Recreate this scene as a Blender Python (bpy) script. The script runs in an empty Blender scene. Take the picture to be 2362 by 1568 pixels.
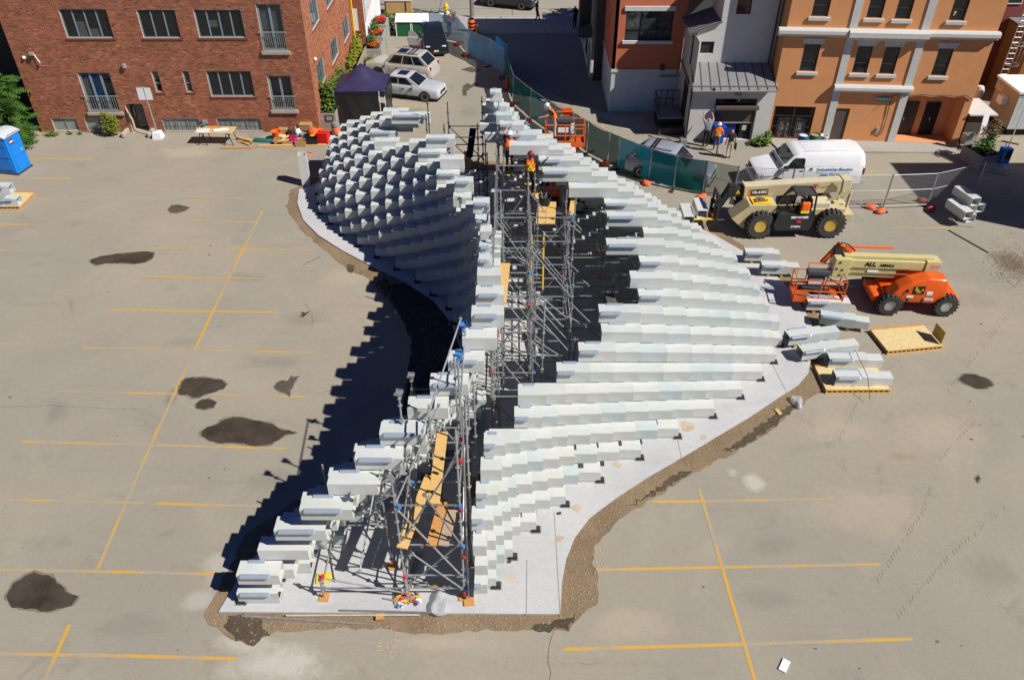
import bpy, bmesh, math, random
from mathutils import Vector, Matrix, Euler
from math import sin, cos, pi, radians, tan, atan, atan2, sqrt, hypot
random.seed(7)
R = random.Random(11)
S = bpy.context.scene
# ------------------------------------------------------------------ camera
CF, CX, CY, CH, CT = 1873.0, 1181.0, 784.0, 19.95, radians(38.16)
cam = bpy.data.cameras.new('camera'); cam.sensor_width = 36; cam.lens = 36*CF/2362; cam.clip_end = 600; cam.clip_start = .5
camo = bpy.data.objects.new('camera', cam); S.collection.objects.link(camo)
camo.location = (0, 0, CH); camo.rotation_euler = (pi/2-CT, 0, 0); S.camera = camo
# ------------------------------------------------------------------ sky and sun
SUN_AZ, SUN_EL = radians(26.5), radians(45.5)
sd = Vector((cos(SUN_AZ)*cos(SUN_EL), -sin(SUN_AZ)*cos(SUN_EL), sin(SUN_EL)))
W = bpy.data.worlds.new('World'); S.world = W; W.use_nodes = True
wn = W.node_tree.nodes; wn.clear()
wo = wn.new('ShaderNodeOutputWorld'); wb = wn.new('ShaderNodeBackground'); ws = wn.new('ShaderNodeTexSky')
ws.sky_type = 'NISHITA'; ws.sun_disc = False; ws.sun_elevation = SUN_EL; ws.sun_rotation = atan2(sd.x, sd.y)
wb.inputs[1].default_value = .05; ws.air_density = 1.0; ws.dust_density = .1; ws.ozone_density = 5.0
wt = wn.new('ShaderNodeMix'); wt.data_type = 'RGBA'; wt.blend_type = 'MULTIPLY'; wt.inputs['Factor'].default_value = 1; wt.inputs['B'].default_value = (.23, .39, .74, 1)   # deep clear-day blue
W.node_tree.links.new(ws.outputs[0], wt.inputs['A']); W.node_tree.links.new(wt.outputs['Result'], wb.inputs[0]); W.node_tree.links.new(wb.outputs[0], wo.inputs[0])
sl = bpy.data.lights.new('sun', 'SUN'); sl.energy = 5.0; sl.angle = radians(.5); sl.color = (1, .955, .885)
so = bpy.data.objects.new('sun', sl); S.collection.objects.link(so); so.rotation_euler = (-sd).to_track_quat('-Z', 'Y').to_euler()
S.view_settings.view_transform = 'Standard'; S.view_settings.look = 'None'; S.view_settings.gamma = 1
S.view_settings.use_curve_mapping = False; S.view_settings.exposure = .17
# ------------------------------------------------------------------ survey: picture points measured back onto the ground or a wall plane
def ray(x, y):
    a = (x-CX)/CF; b = (y-CY)/CF
    return Vector((a, cos(CT)-b*sin(CT), -sin(CT)-b*cos(CT)))
def G(x, y, z=0.0):
    r = ray(x, y); t = (z-CH)/r.z
    return Vector((r.x*t, r.y*t, z))
def OY(x, y, Y):
    r = ray(x, y); t = Y/r.y
    return (r.x*t, CH+r.z*t)
def OX(x, y, X):
    r = ray(x, y); t = X/r.x
    return (r.y*t, CH+r.z*t)
# ------------------------------------------------------------------ materials
MATS = {}
def srgb(r, g, b):
    f = lambda c: (c/12.92 if c <= .04045 else ((c+.055)/1.055)**2.4)
    return (f(r/255), f(g/255), f(b/255))
def M(name, col, rough=.75, var=.12, sc=4.0, metal=0.0, bump=0.0, bsc=40.0, spec=.35, objvar=0.0, alpha=1.0, coat=0.0, attr=None, dirt=0.0, world=False, trans=0.0, stretch=None):
    if name in MATS: return MATS[name]
    m = bpy.data.materials.new(name); m.use_nodes = True; nt = m.node_tree; n = nt.nodes; L = nt.links
    b = n['Principled BSDF']; b.inputs['Roughness'].default_value = rough; b.inputs['Metallic'].default_value = metal
    b.inputs['Specular IOR Level'].default_value = spec
    if coat: b.inputs['Coat Weight'].default_value = coat; b.inputs['Coat Roughness'].default_value = .08
    if alpha < 1: b.inputs['Alpha'].default_value = alpha
    if trans: b.inputs['Transmission Weight'].default_value = trans
    tc = n.new('ShaderNodeTexCoord'); mp = n.new('ShaderNodeMapping')
    if world:
        gm = n.new('ShaderNodeNewGeometry'); L.new(gm.outputs['Position'], mp.inputs[0])
    else: L.new(tc.outputs['Object'], mp.inputs[0])
    if stretch: mp.inputs['Scale'].default_value = stretch
    nz = n.new('ShaderNodeTexNoise'); nz.inputs['Scale'].default_value = sc; nz.inputs['Detail'].default_value = 6; nz.inputs['Roughness'].default_value = .62
    L.new(mp.outputs[0], nz.inputs[0])
    mr = n.new('ShaderNodeMapRange'); mr.inputs[1].default_value = .28; mr.inputs[2].default_value = .72
    mr.inputs[3].default_value = 1-var; mr.inputs[4].default_value = 1+var
    L.new(nz.outputs[0], mr.inputs[0])
    cur = mr.outputs[0]
    if objvar:
        oi = n.new('ShaderNodeObjectInfo'); m2 = n.new('ShaderNodeMapRange'); m2.inputs[3].default_value = 1-objvar; m2.inputs[4].default_value = 1+objvar
        L.new(oi.outputs['Random'], m2.inputs[0]); mu = n.new('ShaderNodeMath'); mu.operation = 'MULTIPLY'
        L.new(cur, mu.inputs[0]); L.new(m2.outputs[0], mu.inputs[1]); cur = mu.outputs[0]
    mx = n.new('ShaderNodeVectorMath'); mx.operation = 'SCALE'
    if attr:
        at = n.new('ShaderNodeAttribute'); at.attribute_name = attr; L.new(at.outputs['Color'], mx.inputs[0])
    else: mx.inputs[0].default_value = col
    L.new(cur, mx.inputs['Scale'])
    out = mx.outputs[0]
    if dirt:
        n2 = n.new('ShaderNodeTexNoise'); n2.inputs['Scale'].default_value = sc*.35; n2.inputs['Detail'].default_value = 8; n2.inputs['Roughness'].default_value = .7
        L.new(mp.outputs[0], n2.inputs[0]); r2 = n.new('ShaderNodeMapRange'); r2.inputs[1].default_value = .52; r2.inputs[2].default_value = .75; r2.inputs[4].default_value = dirt
        L.new(n2.outputs[0], r2.inputs[0]); mi = n.new('ShaderNodeMix'); mi.data_type = 'RGBA'; L.new(r2.outputs[0], mi.inputs['Factor'])
        L.new(out, mi.inputs['A']); mi.inputs['B'].default_value = (.09, .07, .05, 1); out = mi.outputs['Result']
    L.new(out, b.inputs['Base Color'])
    if bump:
        nb = n.new('ShaderNodeTexNoise'); nb.inputs['Scale'].default_value = bsc; nb.inputs['Detail'].default_value = 4; L.new(mp.outputs[0], nb.inputs[0])
        bp = n.new('ShaderNodeBump'); bp.inputs['Strength'].default_value = bump; bp.inputs['Distance'].default_value = .02
        L.new(nb.outputs[0], bp.inputs['Height']); L.new(bp.outputs[0], b.inputs['Normal'])
    MATS[name] = m; return m
# ------------------------------------------------------------------ mesh builder
class MB:
    def __init__(s): s.v = []; s.f = []; s.mi = []; s.col = None
    def add(s, vs, fs, mi=0):
        o = len(s.v); s.v += [tuple(v) for v in vs]; s.f += [tuple(i+o for i in f) for f in fs]; s.mi += [mi]*len(fs); return s
    def box(s, x0, x1, y0, y1, z0, z1, mi=0, m=None):
        vs = [(x, y, z) for z in (z0, z1) for y in (y0, y1) for x in (x0, x1)]
        if m is not None: vs = [m @ Vector(v) for v in vs]
        return s.add(vs, [(0, 2, 3, 1), (4, 5, 7, 6), (0, 1, 5, 4), (2, 6, 7, 3), (0, 4, 6, 2), (1, 3, 7, 5)], mi)
    def bbox(s, x0, x1, y0, y1, z0, z1, b=.03, mi=0, m=None):   # bevelled box
        bm = bmesh.new(); bmesh.ops.create_cube(bm, size=1)
        for v in bm.verts: v.co = Vector(((x0+x1)/2+v.co.x*(x1-x0), (y0+y1)/2+v.co.y*(y1-y0), (z0+z1)/2+v.co.z*(z1-z0)))
        bmesh.ops.bevel(bm, geom=bm.edges[:], offset=b, segments=2, affect='EDGES', profile=.5)
        return s.bm(bm, mi, m)
    def bm(s, bm, mi=0, m=None):
        bm.verts.index_update()
        vs = [(m @ v.co) if m is not None else v.co.copy() for v in bm.verts]
        s.add(vs, [[v.index for v in f.verts] for f in bm.faces], mi); bm.free(); return s
    def tube(s, p0, p1, r, n=6, r1=None, caps=True, mi=0):
        p0 = Vector(p0); p1 = Vector(p1); d = p1-p0
        if d.length < 1e-6: return s
        q = d.to_track_quat('Z', 'Y').to_matrix(); r1 = r if r1 is None else r1
        vs = []
        for p, rr in ((p0, r), (p1, r1)):
            for i in range(n):
                a = 2*pi*(i+.5)/n; vs.append(p+q @ Vector((rr*cos(a), rr*sin(a), 0)))
        fs = [(i, (i+1) % n, n+(i+1) % n, n+i) for i in range(n)]
        if caps: fs += [tuple(range(n-1, -1, -1)), tuple(range(n, 2*n))]
        return s.add(vs, fs, mi)
    def path(s, pts, r, n=6, mi=0):
        pts = [Vector(p) for p in pts]; vs = []; N = len(pts)
        for i, p in enumerate(pts):
            d = (pts[min(i+1, N-1)]-pts[max(i-1, 0)]); q = d.to_track_quat('Z', 'Y').to_matrix()
            for k in range(n): a = 2*pi*k/n; vs.append(p+q @ Vector((r*cos(a), r*sin(a), 0)))
        fs = [(i*n+k, i*n+(k+1) % n, (i+1)*n+(k+1) % n, (i+1)*n+k) for i in range(N-1) for k in range(n)]
        fs += [tuple(range(n-1, -1, -1)), tuple((N-1)*n+k for k in range(n))]
        return s.add(vs, fs, mi)
    def prism(s, poly, z0, z1, mi=0, m=None):
        n = len(poly); A = sum(poly[i][0]*poly[(i+1) % n][1]-poly[(i+1) % n][0]*poly[i][1] for i in range(n))
        if A < 0: poly = poly[::-1]
        vs = [Vector((p[0], p[1], z0)) for p in poly]+[Vector((p[0], p[1], z1)) for p in poly]
        if m is not None: vs = [m @ v for v in vs]
        return s.add(vs, [tuple(range(n-1, -1, -1)), tuple(range(n, 2*n))]+[(i, (i+1) % n, n+(i+1) % n, n+i) for i in range(n)], mi)
    def lathe(s, prof, n=16, m=None, mi=0):
        vs = []; fs = []; k = len(prof)
        for i in range(n):
            a = 2*pi*i/n
            for r, z in prof: vs.append(Vector((r*cos(a), r*sin(a), z)))
        if m is not None: vs = [m @ v for v in vs]
        for i in range(n):
            j = (i+1) % n
            for q in range(k-1): fs.append((i*k+q, j*k+q, j*k+q+1, i*k+q+1))
        return s.add(vs, fs, mi)
    def sph(s, c, r, n=8, k=6, mi=0, m=None):
        c = Vector(c); r = Vector(r) if not isinstance(r, (int, float)) else Vector((r, r, r))
        vs = [Vector((0, 0, -r.z))]; fs = []
        for i in range(1, k):
            t = pi*i/k
            for j in range(n): a = 2*pi*j/n; vs.append(Vector((r.x*sin(t)*cos(a), r.y*sin(t)*sin(a), -r.z*cos(t))))
        vs.append(Vector((0, 0, r.z)))
        for j in range(n):
            q = (j+1) % n; fs.append((0, 1+q, 1+j)); fs.append((len(vs)-1, 1+(k-2)*n+j, 1+(k-2)*n+q))
            for i in range(k-2): fs.append((1+i*n+j, 1+i*n+q, 1+(i+1)*n+q, 1+(i+1)*n+j))
        vs = [(m @ v if m is not None else v)+c for v in vs]
        return s.add(vs, fs, mi)
    def quad(s, a, b, c, d, mi=0): return s.add([a, b, c, d], [(0, 1, 2, 3)], mi)
    def mesh(s, name, smooth=False):
        me = bpy.data.meshes.new(name); me.from_pydata(s.v, [], s.f)
        if any(s.mi): me.polygons.foreach_set('material_index', s.mi)
        if s.col:
            a = me.color_attributes.new('tint', 'FLOAT_COLOR', 'CORNER'); buf = []
            for f, c in zip(s.f, s.col): buf += [c[0], c[1], c[2], 1.0]*len(f)
            a.data.foreach_set('color', buf)
        me.validate()
        if smooth:
            me.polygons.foreach_set('use_smooth', [True]*len(me.polygons))
            if smooth != 'all':
                try: me.set_sharp_from_angle(angle=radians(smooth if smooth is not True else 40))
                except Exception: pass
        return me
    def build(s, name, mat=None, parent=None, smooth=False, loc=None, rot=None):
        me = s.mesh(name, smooth)
        for mm in (mat if isinstance(mat, (list, tuple)) else [mat]): me.materials.append(mm)
        return put(name, me, parent, loc, rot)
def put(name, me, parent=None, loc=None, rot=None, scale=None):
    o = bpy.data.objects.new(name, me); S.collection.objects.link(o)
    if parent is not None: o.parent = parent
    if loc is not None: o.location = loc
    if rot is not None: o.rotation_euler = rot
    if scale is not None: o.scale = scale
    return o
def tag(o, label=None, cat=None, group=None, kind=None):
    if label: o['label'] = label
    if cat: o['category'] = cat
    if group: o['group'] = group
    if kind: o['kind'] = kind
    return o
def T(name, label, cat, loc=(0, 0, 0), rz=0.0, group=None, rot=None):
    o = bpy.data.objects.new(name, None); S.collection.objects.link(o); o.empty_display_size = .2
    o.location = loc; o.rotation_euler = rot if rot is not None else (0, 0, rz)
    return tag(o, label, cat, group)
def copy_tree(o, parent=None):
    c = o.copy(); S.collection.objects.link(c)
    if parent is not None: c.parent = parent
    for ch in [x for x in o.children]: copy_tree(ch, c)
    return c
def struct(o): o['kind'] = 'structure'; return o
def Rz(a): return Matrix.Rotation(a, 4, 'Z')
def Rx(a): return Matrix.Rotation(a, 4, 'X')
def Ry(a): return Matrix.Rotation(a, 4, 'Y')
def Tr(x, y, z): return Matrix.Translation((x, y, z))
def frame(p0, p1, up=(0, 0, 1)):                      # matrix with X along p0->p1
    p0 = Vector(p0); x = (Vector(p1)-p0).normalized(); z = Vector(up); y = z.cross(x).normalized(); z = x.cross(y)
    m = Matrix((x, y, z)).transposed().to_4x4(); m.translation = p0; return m
def text_mesh(name, body, size, mat, parent, m, font_bold=.0, ext=.002, align='CENTER', shear=0.0, spacing=1.0):
    cu = bpy.data.curves.new(name, 'FONT'); cu.body = body; cu.size = size; cu.extrude = ext; cu.align_x = align; cu.align_y = 'CENTER'; cu.offset = font_bold; cu.shear = shear; cu.space_character = spacing; cu.resolution_u = 2
    t = bpy.data.objects.new(name, cu); S.collection.objects.link(t)
    dg = bpy.context.evaluated_depsgraph_get(); me = bpy.data.meshes.new_from_object(t.evaluated_get(dg)); bpy.data.objects.remove(t); bpy.data.curves.remove(cu)
    me.name = name; me.materials.clear(); me.materials.append(mat)
    o = bpy.data.objects.new(name, me); S.collection.objects.link(o)
    if parent is not None: o.parent = parent
    o.matrix_local = m; return o
# ================================================================== GROUND
def ground_mat(name, c1, c2, c3, stain=.55, speck=.10, streak=0.0, dark=(.10, .095, .085), rough=.9, bump=.12, s1=.11, sandw=.35, blobs=()):
    m = bpy.data.materials.new(name); m.use_nodes = True; nt = m.node_tree; n = nt.nodes; L = nt.links; b = n['Principled BSDF']
    b.inputs['Roughness'].default_value = rough; b.inputs['Specular IOR Level'].default_value = .25
    g = n.new('ShaderNodeNewGeometry'); pos = g.outputs['Position']
    def noise(sc, det=6, ro=.6, vec=None, dist=0.0):
        t = n.new('ShaderNodeTexNoise'); t.inputs['Scale'].default_value = sc; t.inputs['Detail'].default_value = det; t.inputs['Roughness'].default_value = ro; t.inputs['Distortion'].default_value = dist
        L.new(vec or pos, t.inputs[0]); return t.outputs[0]
    def rng(x, a, b_, o0=0., o1=1.):
        t = n.new('ShaderNodeMapRange'); t.inputs[1].default_value = a; t.inputs[2].default_value = b_; t.inputs[3].default_value = o0; t.inputs[4].default_value = o1; L.new(x, t.inputs[0]); return t.outputs[0]
    def mix(f, a, c, mode='MIX'):
        t = n.new('ShaderNodeMix'); t.data_type = 'RGBA'; t.blend_type = mode
        if isinstance(f, float): t.inputs['Factor'].default_value = f
        else: L.new(f, t.inputs['Factor'])
        for k, v in (('A', a), ('B', c)):
            if isinstance(v, tuple): t.inputs[k].default_value = (*v, 1)
            else: L.new(v, t.inputs[k])
        return t.outputs['Result']
    def offs(v, scale=(1, 1, 1), rot=0.0):
        t = n.new('ShaderNodeMapping'); t.inputs['Location'].default_value = v; t.inputs['Scale'].default_value = scale; t.inputs['Rotation'].default_value = (0, 0, rot); L.new(pos, t.inputs[0]); return t.outputs[0]
    col = mix(rng(noise(s1, 5, .55, dist=.6), .38, .62), c1, c2)
    col = mix(rng(noise(.33, 6, .6, offs((31, 7, 0), rot=.5), .9), .52, .74, 0, sandw), col, c3)
    if streak: col = mix(rng(noise(.8, 5, .65, offs((9, 3, 0), (.25, 1.4, 1), .45), 1.2), .56, .78, 0, streak), col, tuple(x*.72 for x in c1))
    col = mix(rng(noise(.5, 7, .68, offs((3, 17, 0), rot=.2), .5), .585, .80, 0, stain), col, dark)
    wob = noise(1.1, 6, .7)
    for (cx_, cy_, rx_, ry_, cc, st_) in blobs:
        t = n.new('ShaderNodeMapping'); t.inputs['Location'].default_value = (-cx_/rx_, -cy_/ry_, 0); t.inputs['Scale'].default_value = (1/rx_, 1/ry_, 0); L.new(pos, t.inputs[0])
        ln = n.new('ShaderNodeVectorMath'); ln.operation = 'LENGTH'; L.new(t.outputs[0], ln.inputs[0])
        ad = n.new('ShaderNodeMath'); ad.operation = 'MULTIPLY_ADD'; L.new(wob, ad.inputs[0]); ad.inputs[1].default_value = 1.9; L.new(ln.outputs['Value'], ad.inputs[2])
        col = mix(rng(ad.outputs[0], 1.35, 2.05, st_, 0), col, cc)
    f = rng(noise(22, 3, .8), .3, .7, 1-speck, 1+speck); f2 = rng(noise(4.5, 5, .7), .3, .7, .955, 1.045)
    f3 = rng(noise(95, 2, .5), .64, .72, 1.0, .8)
    mu = n.new('ShaderNodeMath'); mu.operation = 'MULTIPLY'; L.new(f, mu.inputs[0]); L.new(f2, mu.inputs[1])
    m3 = n.new('ShaderNodeMath'); m3.operation = 'MULTIPLY'; L.new(mu.outputs[0], m3.inputs[0]); L.new(f3, m3.inputs[1])
    sv = n.new('ShaderNodeVectorMath'); sv.operation = 'SCALE'; L.new(col, sv.inputs[0]); L.new(m3.outputs[0], sv.inputs['Scale'])
    L.new(sv.outputs[0], b.inputs['Base Color'])
    if bump:
        bp = n.new('ShaderNodeBump'); bp.inputs['Strength'].default_value = bump; bp.inputs['Distance'].default_value = .03; L.new(noise(45, 3, .7), bp.inputs['Height']); L.new(bp.outputs[0], b.inputs['Normal'])
    MATS[name] = m; return m
def blob(x, y, rx, ry, c, st): p = G(x, y); q = G(x+rx, y); k = G(x, y-ry); return (p.x, p.y, max((q-p).length, .2), max((k-p).length, .2), c, st)
PALE, SMUD, TAN, BRWNP = (.50, .47, .42), (.195, .185, .155), (.43, .36, .265), (.30, .22, .13)
BLOBS = [blob(*a) for a in ((650, 1535, 130, 48, PALE, .85), (560, 1480, 70, 28, PALE, .6), (505, 1310, 42, 40, PALE, .55), (455, 1385, 40, 26, PALE, .5), (1737, 1112, 26, 22, PALE, .8), (1690, 1090, 14, 10, PALE, .5), (1010, 1482, 140, 16, TAN, .6), (1450, 1440, 120, 40, TAN, .5), (430, 352, 70, 14, TAN, .7), (800, 640, 70, 22, TAN, .6), (900, 820, 90, 60, TAN, .4),
    (396, 915, 16, 26, SMUD, .6), (420, 790, 50, 14, SMUD, .35), (705, 735, 60, 18, SMUD, .4), (640, 835, 70, 14, SMUD, .4), (560, 640, 60, 12, SMUD, .4), (130, 950, 30, 22, SMUD, .45), (620, 1110, 60, 30, SMUD, .35), (955, 262, 24, 14, SMUD, .6), (1083, 258, 26, 14, SMUD, .35), (1790, 1255, 60, 26, SMUD, .35), (1770, 1380, 70, 26, SMUD, .35), (2290, 1320, 70, 50, SMUD, .35), (300, 1440, 90, 30, SMUD, .3), (2240, 690, 60, 20, SMUD, .3), (2340, 612, 42, 30, (.17, .125, .08), .85), (2300, 590, 26, 10, (.19, .145, .095), .6), (2075, 1052, 20, 10, BRWNP, .65), (2105, 1056, 16, 8, BRWNP, .4), (2000, 1180, 160, 60, TAN, .45), (2180, 1000, 120, 50, TAN, .35), (1930, 990, 90, 30, TAN, .45))]
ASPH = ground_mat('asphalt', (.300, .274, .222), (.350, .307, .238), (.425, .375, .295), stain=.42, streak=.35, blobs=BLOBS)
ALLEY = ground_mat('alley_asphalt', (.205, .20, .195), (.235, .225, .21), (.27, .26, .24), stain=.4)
ROAD = ground_mat('road_concrete', (.30, .275, .23), (.34, .31, .255), (.38, .34, .28), stain=.35, streak=.3)
WALK = ground_mat('sidewalk', (.36, .345, .31), (.40, .375, .335), (.44, .42, .37), stain=.3)
SLAB = ground_mat('slab_concrete', (.47, .475, .48), (.52, .52, .52), (.56, .555, .54), stain=.22, streak=.35, dark=(.36, .35, .33), rough=.7, bump=.03, s1=.35)
DIRT = ground_mat('dirt', (.235, .165, .098), (.30, .215, .13), (.38, .29, .19), stain=.9, dark=(.085, .065, .042), speck=.38, bump=.9, s1=.5)
SHADE_GRAVEL = ground_mat('painted_shade_gravel', (.050, .045, .040), (.065, .058, .05), (.09, .08, .07), stain=.3, speck=.3, bump=.6, s1=.5)  # brown strip as it looks in shade, the darkness put into its colour
def sheet(name, pts, z, mat, thick=0.0):
    b = MB()
    if thick: b.prism([(p[0], p[1]) for p in pts], z-thick, z)
    else: b.add([(p[0], p[1], z) for p in pts], [tuple(range(len(pts)))])
    o = b.build(name, mat)
    if not thick:                                        # keep faces looking up, then triangulate concave outlines
        bm = bmesh.new(); bm.from_mesh(o.data)
        for f in bm.faces:
            f.normal_update()
            if f.normal.z < 0: f.normal_flip()
        bmesh.ops.triangulate(bm, faces=bm.faces[:]); bm.to_mesh(o.data); bm.free()
    return struct(o)
def rough_outline(pts, amp=.04, step=.18, seed=1):
    r = random.Random(seed); out = []; n = len(pts)
    for i in range(n):
        a = Vector(pts[i][:2]); b = Vector(pts[(i+1) % n][:2]); L = (b-a).length; k = max(1, int(L/step)); nr = Vector((-(b-a).y, (b-a).x)).normalized() if L > 0 else Vector((0, 0))
        for j in range(k): out.append(a.lerp(b, j/k)+nr*r.uniform(-amp, amp))
    return out
def GP(*ps): return [G(x, y) for x, y in ps]
g = MB(); g.add([(-140, -30, 0), (140, -30, 0), (140, 260, 0), (-140, 260, 0)], [(0, 1, 2, 3)]); struct(g.build('parking_lot', ASPH))
# --- alley, pavement and road at the far end
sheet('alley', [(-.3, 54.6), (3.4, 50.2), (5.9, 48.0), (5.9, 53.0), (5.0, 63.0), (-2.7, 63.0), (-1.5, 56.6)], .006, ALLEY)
wk = MB()
for i in range(34):
    for j in range(2):
        x0 = -14+i*1.5
        if x0 > -14 and x0 < 36: wk.box(x0+.012, x0+1.488, 63.06+j*2.05, 63.06+j*2.05+2.03, -.05, .115)
pv = T('pavement', 'x', 'x'); [pv.__delitem__(k) for k in ('label', 'category')]; pv['kind'] = 'structure'
SL = MB(); SL.box(.012, 1.488, 0, 2.03, 0, .115); slme = SL.mesh('paving_slab'); slme.materials.append(WALK)
for i in range(34):
    for j in range(2): put('paving_slab', slme, pv, (-14+i*1.5, 63.06+j*2.05, .0))
kb = MB(); kb.box(-140, 140, 67.16, 67.36, -.05, .13); struct(kb.build('kerb', WALK))
rd = MB(); rd.add([(-140, 67.3, .006), (140, 67.3, .006), (140, 81, .006), (-140, 81, .006)], [(0, 1, 2, 3)]); struct(rd.build('road', ROAD))
seam = M('joint_dark', (.12, .11, .10), .9)
for y in (69.6, 72.1, 74.6): sheet('road_joint', [(-140, y), (140, y), (140, y+.05), (-140, y+.05)], .010, seam)
for x in (-12, -6, 0, 6, 12, 18): sheet('road_joint', [(x, 67.4), (x+.05, 67.4), (x+.05, 81), (x, 81)], .0135, seam)
lightc = ground_mat('entry_concrete', (.36, .34, .29), (.40, .37, .31), (.45, .42, .36), stain=.3)
sheet('entry_pavement', GP((1398, 262), (1560, 256), (1583, 330), (1573, 312), (1555, 300), (1490, 300), (1440, 300), (1385, 268)), .005, lightc)
sheet('concrete_apron', [(14.75, 44.3), (25.6, 43.6), (24.9, 42.3), (15.1, 42.45)], .09, WALK, .12)
# --- concrete slab of the pavilion and the trench of bare dirt round it
import itertools
BR_ = [(-2, .9), (0, 1.35)]
slabR = GP((1292, 1418), (1296, 1345), (1306, 1290), (1326, 1240), (1360, 1195), (1420, 1150), (1490, 1104), (1570, 1058), (1650, 1010), (1730, 962), (1800, 915), (1840, 890), (1864, 862), (1870, 830), (1868, 800))
slabR += [Vector((12.2, 26.4, 0)), Vector((12.1, 28.5, 0)), Vector((11.3, 31, 0)), Vector((9.6, 33.4, 0)), Vector((7, 36, 0)), Vector((4.2, 38, 0)), Vector((1.5, 39.6, 0))]
slabL = GP((690, 440), (686, 470), (700, 510), (735, 545), (790, 580), (850, 612), (935, 652), (1000, 695), (1040, 745), (1060, 800), (1063, 830))
slabL += [Vector((-2.55, 22.0, 0)), Vector((-3.4, 20.0, 0)), Vector((-4.9, 18.0, 0)), Vector((-6.6, 16.2, 0)), Vector((-7.75, 14.8, 0)), G(505, 1413)]
slab = [(p.x, p.y) for p in slabR]+[(-2, 40.2), (-8, 40.6)]+[(p.x, p.y) for p in slabL]
sheet('concrete_slab', slab, .06, SLAB, .12)
dirtR = GP((1310, 1454), (1332, 1428), (1372, 1393), (1381, 1350), (1371, 1300), (1373, 1262), (1402, 1225), (1442, 1190), (1505, 1150), (1580, 1106), (1650, 1066), (1722, 1028), (1792, 985), (1852, 932), (1896, 905), (1902, 870), (1894, 840), (1880, 800))
dirtR += [Vector((12.7, 26.5, 0)), Vector((12.6, 28.8, 0)), Vector((11.7, 31.2, 0)), Vector((9.9, 33.8, 0)), Vector((7.2, 36.4, 0)), Vector((4.5, 39.2, 0)), Vector((1.5, 41, 0))]
dirtL = GP((705, 420), (668, 440), (661, 480), (688, 520), (720, 553), (760, 585), (800, 620), (850, 642), (890, 690), (925, 728), (950, 790), (942, 850), (930, 950))
dirtL += [Vector((-4.9, 19.6, 0)), Vector((-6.4, 17.6, 0)), Vector((-8.1, 15.8, 0))]+GP((500, 1362), (470, 1418), (480, 1442), (522, 1462), (571, 1490), (600, 1472), (640, 1456), (760, 1449), (900, 1452), (1000, 1461), (1100, 1454), (1230, 1456))
dirt = rough_outline([(p.x, p.y) for p in dirtR]+[(-3, 41.6), (-8, 41.6)]+[(p.x, p.y) for p in dirtL], .07, .22, 3)
sheet('bare_dirt', dirt, .010, DIRT)
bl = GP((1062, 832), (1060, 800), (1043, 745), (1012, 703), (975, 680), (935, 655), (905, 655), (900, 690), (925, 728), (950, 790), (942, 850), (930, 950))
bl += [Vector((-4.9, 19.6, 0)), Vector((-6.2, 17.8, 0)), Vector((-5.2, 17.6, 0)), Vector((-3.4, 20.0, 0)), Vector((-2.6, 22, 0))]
sheet('gravel_shade_sheet', rough_outline([(p.x, p.y) for p in bl], .04, .3, 5), .016, SHADE_GRAVEL)  # sheet painted near black for the shade on the left pinch
for k, pl in enumerate([[(528, 1425), (560, 1420), (600, 1432), (620, 1462), (600, 1480), (571, 1488), (540, 1470), (520, 1445)], [(1225, 1444), (1290, 1432), (1332, 1418), (1312, 1452), (1235, 1453)],
                        [(1450, 1168), (1530, 1118), (1560, 1092), (1600, 1082), (1560, 1110), (1490, 1152)], [(1668, 1044), (1730, 995), (1835, 928), (1850, 930), (1785, 985), (1720, 1026)],
                        [(800, 612), (815, 612), (818, 626), (806, 630)], [(868, 655), (890, 640), (905, 662), (893, 682)]]):
    q = GP(*pl); sheet('damp_soil', rough_outline([(p.x, p.y) for p in q], .09, .12, 20+k), .020, ground_mat('damp_soil_%d' % k, (.085, .066, .045), (.12, .09, .06), (.19, .145, .095), stain=.6, speck=.4, bump=.9, s1=1.2))
peb = MB(); rp = random.Random(4)
def inside(p, poly):
    c = False; n = len(poly)
    for i in range(n):
        a, b = poly[i], poly[i-1]
        if (a[1] > p[1]) != (b[1] > p[1]) and p[0] < (b[0]-a[0])*(p[1]-a[1])/(b[1]-a[1])+a[0]: c = not c
    return c
cnt = 0
while cnt < 4600:
    p = (rp.uniform(-10, 12.6), rp.uniform(12.2, 27.5)); 
    if inside(p, dirt) and not inside(p, slab):
        r = rp.choice((.012, .016, .02, .03, .045))*rp.uniform(.7, 1.2); a = rp.uniform(0, 6); h = r*.7
        peb.add([(p[0]+r*cos(a+k*2.1), p[1]+r*sin(a+k*2.1)*rp.uniform(.7, 1.2), .008) for k in range(3)]+[(p[0], p[1], .012+h)], [(0, 1, 3), (1, 2, 3), (2, 0, 3)]); cnt += 1
tag(peb.build('gravel', M('pebble', (.31, .26, .185), .9, .35, 9, world=True)), kind='stuff')
for q in [((1097, 1365), (1292, 1418), .5)]: pass
for a, b in (((1278, 1180), (1292, 1418)), ((1560, 1000), (1572, 1058)), ((1780, 838), (1815, 905)), ((1215, 1290), (1214, 1418)), ((700, 610), (742, 590))):
    p = G(*a, .062); q = G(*b, .062); d = (q-p).normalized(); w = Vector((-d.y, d.x, 0))*.012; sheet('slab_joint', [p-w, q-w, q+w, p+w], .062, M('slab_joint', (.27, .23, .21), .9))
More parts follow.
